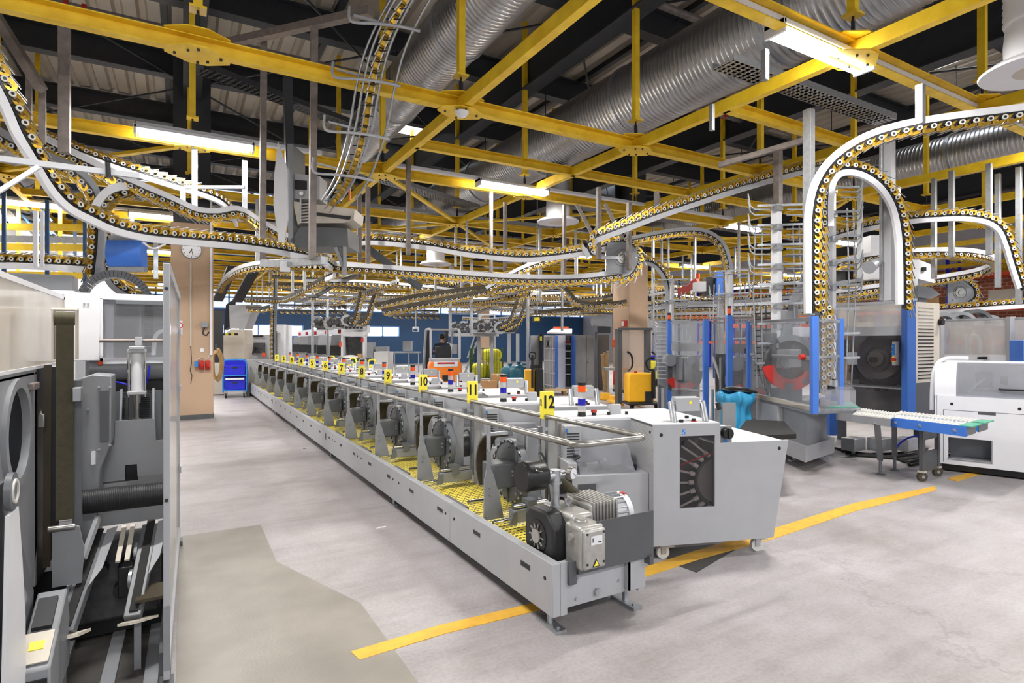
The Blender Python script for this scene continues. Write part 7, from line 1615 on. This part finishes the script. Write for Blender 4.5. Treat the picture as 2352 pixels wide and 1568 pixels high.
t = thing('film_wrapper', 'tall grey upright machine behind the small pallet truck', 'machine', atz(1232, 890, 0)); boxg(1219, 770, 1238, 21, .5, 'grey_column', 'mid', t, zb=.7); boxg(1219, 838, 1240, 20.9, .6, 'black_foot', 'char', t); boxg(1238, 766, 1246, 20.8, .3, 'dark_rail', 'black', t); boxpx(1240, 772, 1245, 782, 20.7, .02, 'yellow_label', 'signy', t)
# electric stacker
TS = frame(V(atz(1467, 940, 0)), V((.42, .9, 0)))
t = thing('electric_stacker', 'yellow electric stacker with black tiller and tall grey mast', 'stacker', T=TS)
MB().prism([(-.34, .2), (.30, .2), (.30, .84), (.22, .90), (-.3, .90), (-.34, .84)], .42, TS @ mv(0, .12, 0) @ XZ).build('yellow_hood', 'truck', t, bev=.04)
MB().bx(.06, .24, -.34, -.28, .2, .46, TS).build('dark_panel', 'char', t, bev=.01); MB().bx(-.36, .44, -.36, .2, .14, .2, TS).build('chassis', 'char', t, bev=.02)
for x in (-.40, .33): MB().bar(TS @ V((x, .35, .1)), TS @ V((x, .35, 1.96)), .1, .14).build('mast', 'dark', t, smooth=0)
MB().bar(TS @ V((-.42, .3, 1.96)), TS @ V((.44, .3, 1.96)), .06).build('top_bar', 'dark', t, smooth=0); MB().bx(-.36, .3, .36, .365, 1.0, 1.9, TS).build('clear_screen', 'clearp', t, smooth=0)
for x in (-.2, .42): MB().tube([TS @ V(p) for p in crom([(x, .3, 1.4), (x + .1, .26, 1.3), (x + .12, .26, 1.05), (x + .02, .28, .92)], 4)], .025, 8).build('cable', 'black', t)
MB().bar(TS @ V((.26, -.32, .3)), TS @ V((.24, -.36, 1.0)), .07).build('tiller', 'black', t, smooth=0)
MB().tube([TS @ V(p) for p in crom([(.05, -.4, 1.12), (.08, -.42, 1.22), (.24, -.43, 1.26), (.42, -.42, 1.22), (.44, -.4, 1.08), (.3, -.38, .98), (.12, -.38, 1.0), (.05, -.4, 1.12)], 4)], .028, 8).build('tiller_loop', 'black', t)
MB().cyl(TS @ V((-.14, -.2, .9)), TS @ V((-.14, -.2, .94)), .035, n=12).build('red_button', 'red', t)
for x, y in ((.38, -.2), (-.2, -.1)):
    w_ = MB().cyl(TS @ V((x - .03, y, .08)), TS @ V((x + .03, y, .08)), .08, n=18).build('caster', 'rubber', t); MB().bx(x - .05, x + .05, y - .06, y + .06, .1, .18, TS).build('caster_fork', 'char', w_, smooth=0)
for x in (-.32, .22): MB().bx(x - .08, x + .08, .45, 1.5, .04, .1, TS).build('fork', 'truck', t)
for k, (x, y) in enumerate(((1390, 918), (1412, 925))):
    p = atz(x, y, 0); tag(MB().bx(p.x - .12, p.x + .12, p.y - .1, p.y + .1, .0, .2).build('yellow_foot_guard', 'truck', bev=.02), 'low yellow guard block on the floor in front of the beige pillar, %s one' % ('shaded' if k == 0 else 'second'), 'guard block')
# floor scrubber
TU = frame(V(atz(1502, 885, 0)), V((-.6, .8, 0)))
t = thing('floor_scrubber', 'yellow floor cleaning machine with dark blue tank band behind the blue post', 'scrubber', T=TU)
MB().bx(-.35, .4, -.4, .5, .2, .95, TU).build('yellow_body', 'yellowbag', t, bev=.08); MB().bx(-.3, .36, -.3, .4, .95, 1.12, TU).build('blue_band', 'royal', t, bev=.03); MB().bx(-.26, .3, -.2, .36, 1.12, 1.9, TU).build('grey_cover', 'clearp', t, bev=.05)
for x in (-.3, .34): MB().cyl(TU @ V((x - .05, -.2, .14)), TU @ V((x + .05, -.2, .14)), .14, n=16).build('wheel', 'rubber', t)
# ================================================================ SHELF, CABINETS
SH0 = 19.9
t = thing('pigeonhole_shelf', 'pale grey pigeonhole shelf beside the open blue doored cabinet', 'shelf', atz(1263, 893, 0))
a, b = at(1249, 784, 20.6), at(1276, 784, 19.6); a.z = b.z = 0; dn_ = V((-(b - a).y, (b - a).x, 0)).normalized(); dn_ = dn_ if dn_.dot(FWD) > 0 else -dn_
H_ = 1.86
slab([a + dn_ * .35, b + dn_ * .35, b + dn_ * .35 + UP * H_, a + dn_ * .35 + UP * H_], dn_ * .02, 'back_sheet', 'grey', t)
for k in range(5): c = a.lerp(b, k / 4); slab([c, c + dn_ * .35, c + dn_ * .35 + UP * H_, c + UP * H_], (b - a).normalized() * .03, 'upright', 'white', t)
for k in range(5): z = .1 + k * .43; slab([a + UP * z, b + UP * z, b + dn_ * .35 + UP * z, a + dn_ * .35 + UP * z], UP * .03, 'shelf_board', 'white', t)
tag(MB().bar(a.lerp(b, .3) - dn_ * .02 + UP * 1.45, a.lerp(b, .5) - dn_ * .02 + UP * 1.7, .03).bar(a.lerp(b, .5) - dn_ * .02 + UP * 1.45, a.lerp(b, .3) - dn_ * .02 + UP * 1.7, .03).build('black_tool', 'black', smooth=0), 'crossed black tool hanging on the pigeonhole shelf', 'tool')
t = thing('tool_cabinet', 'grey cabinet with two open blue doors and shelves inside', 'cabinet', atz(1300, 893, 0))
boxg(1290, 770, 1296, 19.9, .5, 'side_wall', 'mid', t); boxg(1312, 770, 1322, 19.7, .5, 'side_wall', 'mid', t); boxg(1290, 770, 1316, 20.35, .03, 'back_wall', 'dark', t)
boxpx(1290, 768, 1322, 771, 19.7, .6, 'cabinet_top', 'mid', t)
for k, y in enumerate((789, 805, 821, 836, 858, 888)): 
    boxpx(1292, y, 1314, y + 2.4, 19.9, .4, 'shelf_board', 'zinc', t)
slab([at(1275, 771, 19.3), at(1290, 770, 19.95), at(1290, 888, 19.95), at(1275, 889, 19.3)], FWD * .03, 'blue_door', 'blue', t); slab([at(1312, 770, 19.75), at(1322, 770, 19.1), at(1322, 893, 19.1), at(1312, 890, 19.75)], FWD * .03, 'blue_door', 'blue', t)
tag(boxpx(1293, 781, 1312, 788.5, 20, .2, 'red_tray', 'red', None), 'red tray on the top shelf of the open cabinet', 'tray')
rr = random.Random(9)
for y in (805, 821, 858):
    for k in range(5): c = at(1295 + k * 4, y - 2, 20); tag(MB().cyl(c + UP * .0, c + UP * .07, .03, n=8).build('small_part', 'motor'), 'small dark part lying on a shelf of the open cabinet', 'part', 'small parts in the open cabinet')
t = thing('grey_cabinet', 'tall grey double cabinet between the blue doors and the wooden planks', 'cabinet', atz(1350, 900, 0))
boxg(1322, 769, 1372, 19.2, .6, 'door', 'mid', t); boxg(1373, 769, 1399, 19.6, .6, 'side_panel', 'slate', t); MB().cb(at(1352, 830, 19.15), .03, .03, .08).build('handle', 'zinc', t); boxg(1347, 770, 1347.5, 19.19, .02, 'door_gap', 'dark', t)
slab([at(1256, 766, 19.8), at(1268, 758, 20.5), at(1314, 758, 20.2), at(1314, 767, 19.6)], UP * .05, 'top_board', 'white', t)
tag(boxpx(1272, 750, 1306, 758, 20.6, .3, 'orange_roll', 'redor', None), 'orange bundle lying on top of the cabinets', 'bundle')
for k, (x0, x1) in enumerate(((1382, 1396), (1385, 1388), (1381, 1383))):
    a, b = atz(x0 + 12 - k * 2, 900, 0), at(x1, 806 + k * 4, 18.2); tag(MB().bar(a, b, .09, .025).build('wooden_plank', 'wood', smooth=0), 'wooden plank leaning on the grey cabinet', 'plank', 'planks leaning on the grey cabinet')
t = thing('grey_duct_machine', 'grey angular machine head beside the beige pillar', 'machine', at(1385, 760, 17.4))
slab([at(x, y, 16.6) for x, y in ((1358, 728), (1378, 722), (1406, 724), (1406, 750), (1362, 748))], FWD * .3, 'angular_head', 'mid', t); boxpx(1372, 750, 1402, 764, 16.6, .3, 'black_drive', 'char', t); boxg(1366, 762, 1372, 16.7, .2, 'leg', 'dark', t)
slab([at(x, y, 19.6) for x, y in ((1489, 724), (1503, 727), (1522, 760), (1518, 764), (1490, 764))], FWD * .8, 'housing_shell', 'grey', thing('machine_housing', 'pale grey slanted housing seen behind the beige pillar and the slotted guard', 'housing', at(1505, 764, 18)))
# second pillar fittings
p = V((12.36, 13.8, 0)); c = atX(1414, 866, 12.2)
t = thing('fire_extinguisher', 'red fire extinguisher hanging low on the beige pillar', 'extinguisher', c); MB().lathe([(0, -.25), (.08, -.24), (.085, -.2), (.085, .16), (.05, .23), (.025, .25), (0, .26)], Matrix.Translation(c), 16).build('red_bottle', 'red', t); MB().cyl(c + UP * .25, c + UP * .32, .03, n=10).bar(c + UP * .3, c + UP * .34 + RGT * .1, .025).build('valve', 'black', t); MB().cb(c - FWD * .08, .08, .02, .12).build('label_band', 'signy', t)
c = atX(1412, 788, 12.22); tag(MB().cb(c, .14, .12, .26).m(1).cb(c + RGT * .12 - UP * .02, .06, .1, .2).build('alarm_box', ['redor', 'wiregreen'], bev=.01), 'orange red alarm box on the side of the beige pillar', 'alarm box')
t = thing('fire_sign', 'small red and white fire sign on the side of the beige pillar', 'sign', (12.29, 14.2, 2.2)); a = atX(1427, 736, 12.29); b = atX(1440, 750, 12.29)
MB().bx(12.285, 12.302, b.y, a.y, b.z, a.z).build('red_plate', 'red', t, smooth=0); MB().bx(12.282, 12.286, a.y + (b.y - a.y) * .45, a.y - .02, b.z + .02, a.z - .02).build('white_symbol', 'white', t, smooth=0)
tag(boxpx(1390, 845, 1420, 850, 16.5, .5, 'small_shelf', 'zinc', None), 'small steel side table before the beige pillar', 'table'); 
for x in (1396, 1416): tag(boxg(x, 850, x + 3, 16.5, .05, 'table_post', 'zinc'), 'thin steel post under the small side table', 'post', 'posts of the small side table')
# ================================================================ BIN WITH BLUE LINER, BLACK PLATFORM
c = at(1688, 930, 8.4); t = thing('sack_stand', 'waste sack stand with bright blue liner and black lid beside the wheeled feeder', 'sack stand', V((c.x, c.y, 0)))
Tb = frame(V((c.x, c.y, 0)), FWD); zt_ = at(1688, 896, 8.4).z
MB().lathe([(.0, zt_ + .045), (.12, zt_ + .05), (.2, zt_ + .03), (.245, zt_), (.25, zt_ - .02), (.22, zt_ - .02)], Matrix.Translation(V((c.x, c.y, 0))) @ Matrix.Rotation(.12, 4, 'Y'), 28).build('lid', 'black', t)
mb = MB(); n = 72; rows = [(.245, zt_ - .02), (.27, zt_ - .06), (.265, zt_ - .14), (.225, zt_ - .2), (.20, zt_ - .25), (.21, zt_ - .4), (.225, zt_ - .52), (.21, zt_ - .6)]; vs = []
for i, (r_, z_) in enumerate(rows):
    for j in range(n): a_ = 2 * math.pi * j / n; w_ = 1 + (.05 + .02 * i / 3) * math.sin(11 * a_ + i * .5) * (i > 0) + .05 * math.sin(4 * a_ + i) + .04 * math.sin(19 * a_ - i * .4) * (i > 0); vs.append(V((c.x + r_ * w_ * math.cos(a_), c.y + r_ * w_ * math.sin(a_), z_ + .02 * math.sin(5 * a_))))
fs = [(i * n + j, i * n + (j + 1) % n, (i + 1) * n + (j + 1) % n, (i + 1) * n + j) for i in range(len(rows) - 1) for j in range(n)] + [tuple(range((len(rows) - 1) * n, len(rows) * n))]
mb.add(vs, fs).build('blue_liner', 'bagb', t, smooth=70)
for s in (-.25, .25): MB().bar(Tb @ V((s, .22, 0)), Tb @ V((s, .22, zt_)), .03).build('stand_leg', 'zinc', t, smooth=0)
MB().bar(Tb @ V((-.25, .22, .05)), Tb @ V((.25, .22, .05)), .04).bar(Tb @ V((-.25, .22, .05)), Tb @ V((-.25, -.2, .03)), .04).bar(Tb @ V((.25, .22, .05)), Tb @ V((.25, -.2, .03)), .04).build('stand_base', 'zinc', t, smooth=0)
PB = [atz(1700, 992, .62), atz(1735, 1012, .62), atz(1829, 1007, .62), atz(1800, 976, .62), atz(1715, 972, .62)]
t = thing('black_platform', 'low black rubber topped platform beside the wheeled feeder', 'platform', PB[0]); slab(PB, UP * .05, 'rubber_top', 'rubber', t); q_ = sum(PB, V()) / 5; slab([V((p.x, p.y, .0)) * .45 + V((q_.x, q_.y, 0)) * .55 for p in PB], UP * .62, 'pedestal', 'dark', t)
t = thing('sheet_stand', 'grey sheet metal stand behind the feeder knob', 'stand', atz(1670, 1010, 0)); boxg(1660, 925, 1690, 7.4, .05, 'sheet', 'mid', t); MB().cyl(at(1648, 925, 7.35), at(1652, 940, 7.35), .03, n=8).build('clamp_knob', 'char', t); MB().bar(at(1648, 938, 7.4), V((at(1648, 938, 7.4).x, at(1648, 938, 7.4).y, 0)), .05).build('stand_post', 'zinc', t, smooth=0)
# ================================================================ PALLET RACKS BY THE BRICK WALL
def rack(px, d, zs, lb, n):
    pass
for k in range(8):
    Y = 6.5 + 2.75 * k; t = thing('rack_upright', 'blue perforated rack upright in front of the brick wall', 'rack upright', (28.6, Y, 0), group='rack uprights by the brick wall')
    for X in (28.6, 29.7): MB().bx(X - .05, X + .05, Y - .05, Y + .05, 0, 5.2).build('post', 'royal', t, smooth=0)
    for z in (.6, 1.6, 2.6, 3.6, 4.6): MB().bar((28.6, Y, z), (29.7, Y, z + .5), .04).build('cross_tie', 'royal', t, smooth=0)
for k in range(7):
    Y = 6.5 + 2.75 * k
    for z in (1.6, 3.0, 4.4):
        for X in (28.6, 29.7): tag(MB().bx(X - .03, X + .03, Y + .05, Y + 2.7, z - .07, z + .07).build('rack_rail', 'redor', smooth=0), 'orange rack rail between blue uprights by the brick wall', 'rack rail', 'orange rack rails by the brick wall')
rr = random.Random(4)
for k in range(14):
    Y = 6.9 + 1.35 * k; z = 3.07 if k % 3 else 1.67; h_3 = rr.uniform(.5, .95)
    tag(MB().bx(28.56, 29.74, Y, Y + .95, z, z + h_3).build('stored_box', ('card', 'white', 'beige', 'card')[k % 4], bev=.01), '%s stored box on the orange racks' % ('cardboard', 'white', 'beige', 'cardboard')[k % 4], 'box', ('cardboard', 'white', 'beige', 'cardboard')[k % 4] + ' boxes on the racks')
for x0, x1, d, z in ((1560, 1700, 22, 2.6), (1680, 1900, 24, 2.3), (1500, 1640, 26, 3.3)):
    a, b = at(x0, 700, d), at(x1, 696, d); a.z = b.z = z; tag(MB().bar(a, b, .1, .16).build('rack_rail', 'redor', smooth=0), 'orange rail seen through the maze behind the blue posts', 'rack rail', 'orange rails in the maze')
    for p in (a, b): tag(MB().bar((p.x, p.y, 0), (p.x, p.y, 4), .07).build('rack_post', 'navy', smooth=0), 'blue rack post in the maze behind the enclosures', 'rack post', 'blue rack posts in the maze')
# ---- units in the chain maze
t = thing('loop_cabinet', 'white and grey angular machine between the spiral chain loops', 'machine', at(2120, 640, 10.8))
slab([at(x, y, 10.8) for x, y in ((2080, 598), (2100, 592), (2146, 610), (2146, 650), (2108, 640), (2108, 690), (2080, 690))], FWD * .5, 'white_housing', 'white', t); slab([at(x, y, 10.7) for x, y in ((2108, 655), (2140, 660), (2160, 676), (2140, 686), (2108, 682))], FWD * .4, 'grey_spout', 'mid', t); boxg(2110, 676, 2128, 10.8, .3, 'stand', 'mid', t); boxpx(2121, 613, 2128, 622, 10.75, .05, 'slot', 'black', t)
tag(boxpx(2000, 540, 2078, 640, 12.5, .3, 'white_panel', 'white', None), 'white panel standing behind the inner arch', 'panel')
t = thing('grey_nozzle', 'grey flared nozzle on the thin pole inside the inner arch', 'nozzle', at(2005, 605, 7.6)); MB().cyl(at(2022, 598, 7.7), at(1996, 614, 7.5), .04, .085, 16).build('nozzle_cone', 'mid', t); 
t = thing('drive_unit', 'dark blue backed drive unit with white box in the maze behind the bracket tower', 'drive', at(1620, 640, 15)); boxpx(1602, 646, 1622, 668, 15, .4, 'white_box', 'white', t); boxpx(1622, 636, 1646, 680, 15.2, .3, 'dark_side', 'char', t)
slab([at(x, y, 15.1) for x, y in ((1646, 622), (1664, 622), (1664, 690), (1640, 690), (1646, 668))], FWD * .2, 'blue_plate', 'blue', t); MB().bar(at(1654, 690, 15.2), V((at(1654, 690, 15.2).x, at(1654, 690, 15.2).y, 0)), .12).build('mount', 'zinc', t, smooth=0); MB().cyl(at(1603, 640, 15), at(1603, 628, 15), .05, n=12).build('amber_lamp', 'redor', t)
tag(MB().bar(at(1560, 672, 16), at(1604, 646, 15.4), .1, .2).build('red_slide', 'red', smooth=0), 'dark red slanted slide beside the drive unit', 'slide')
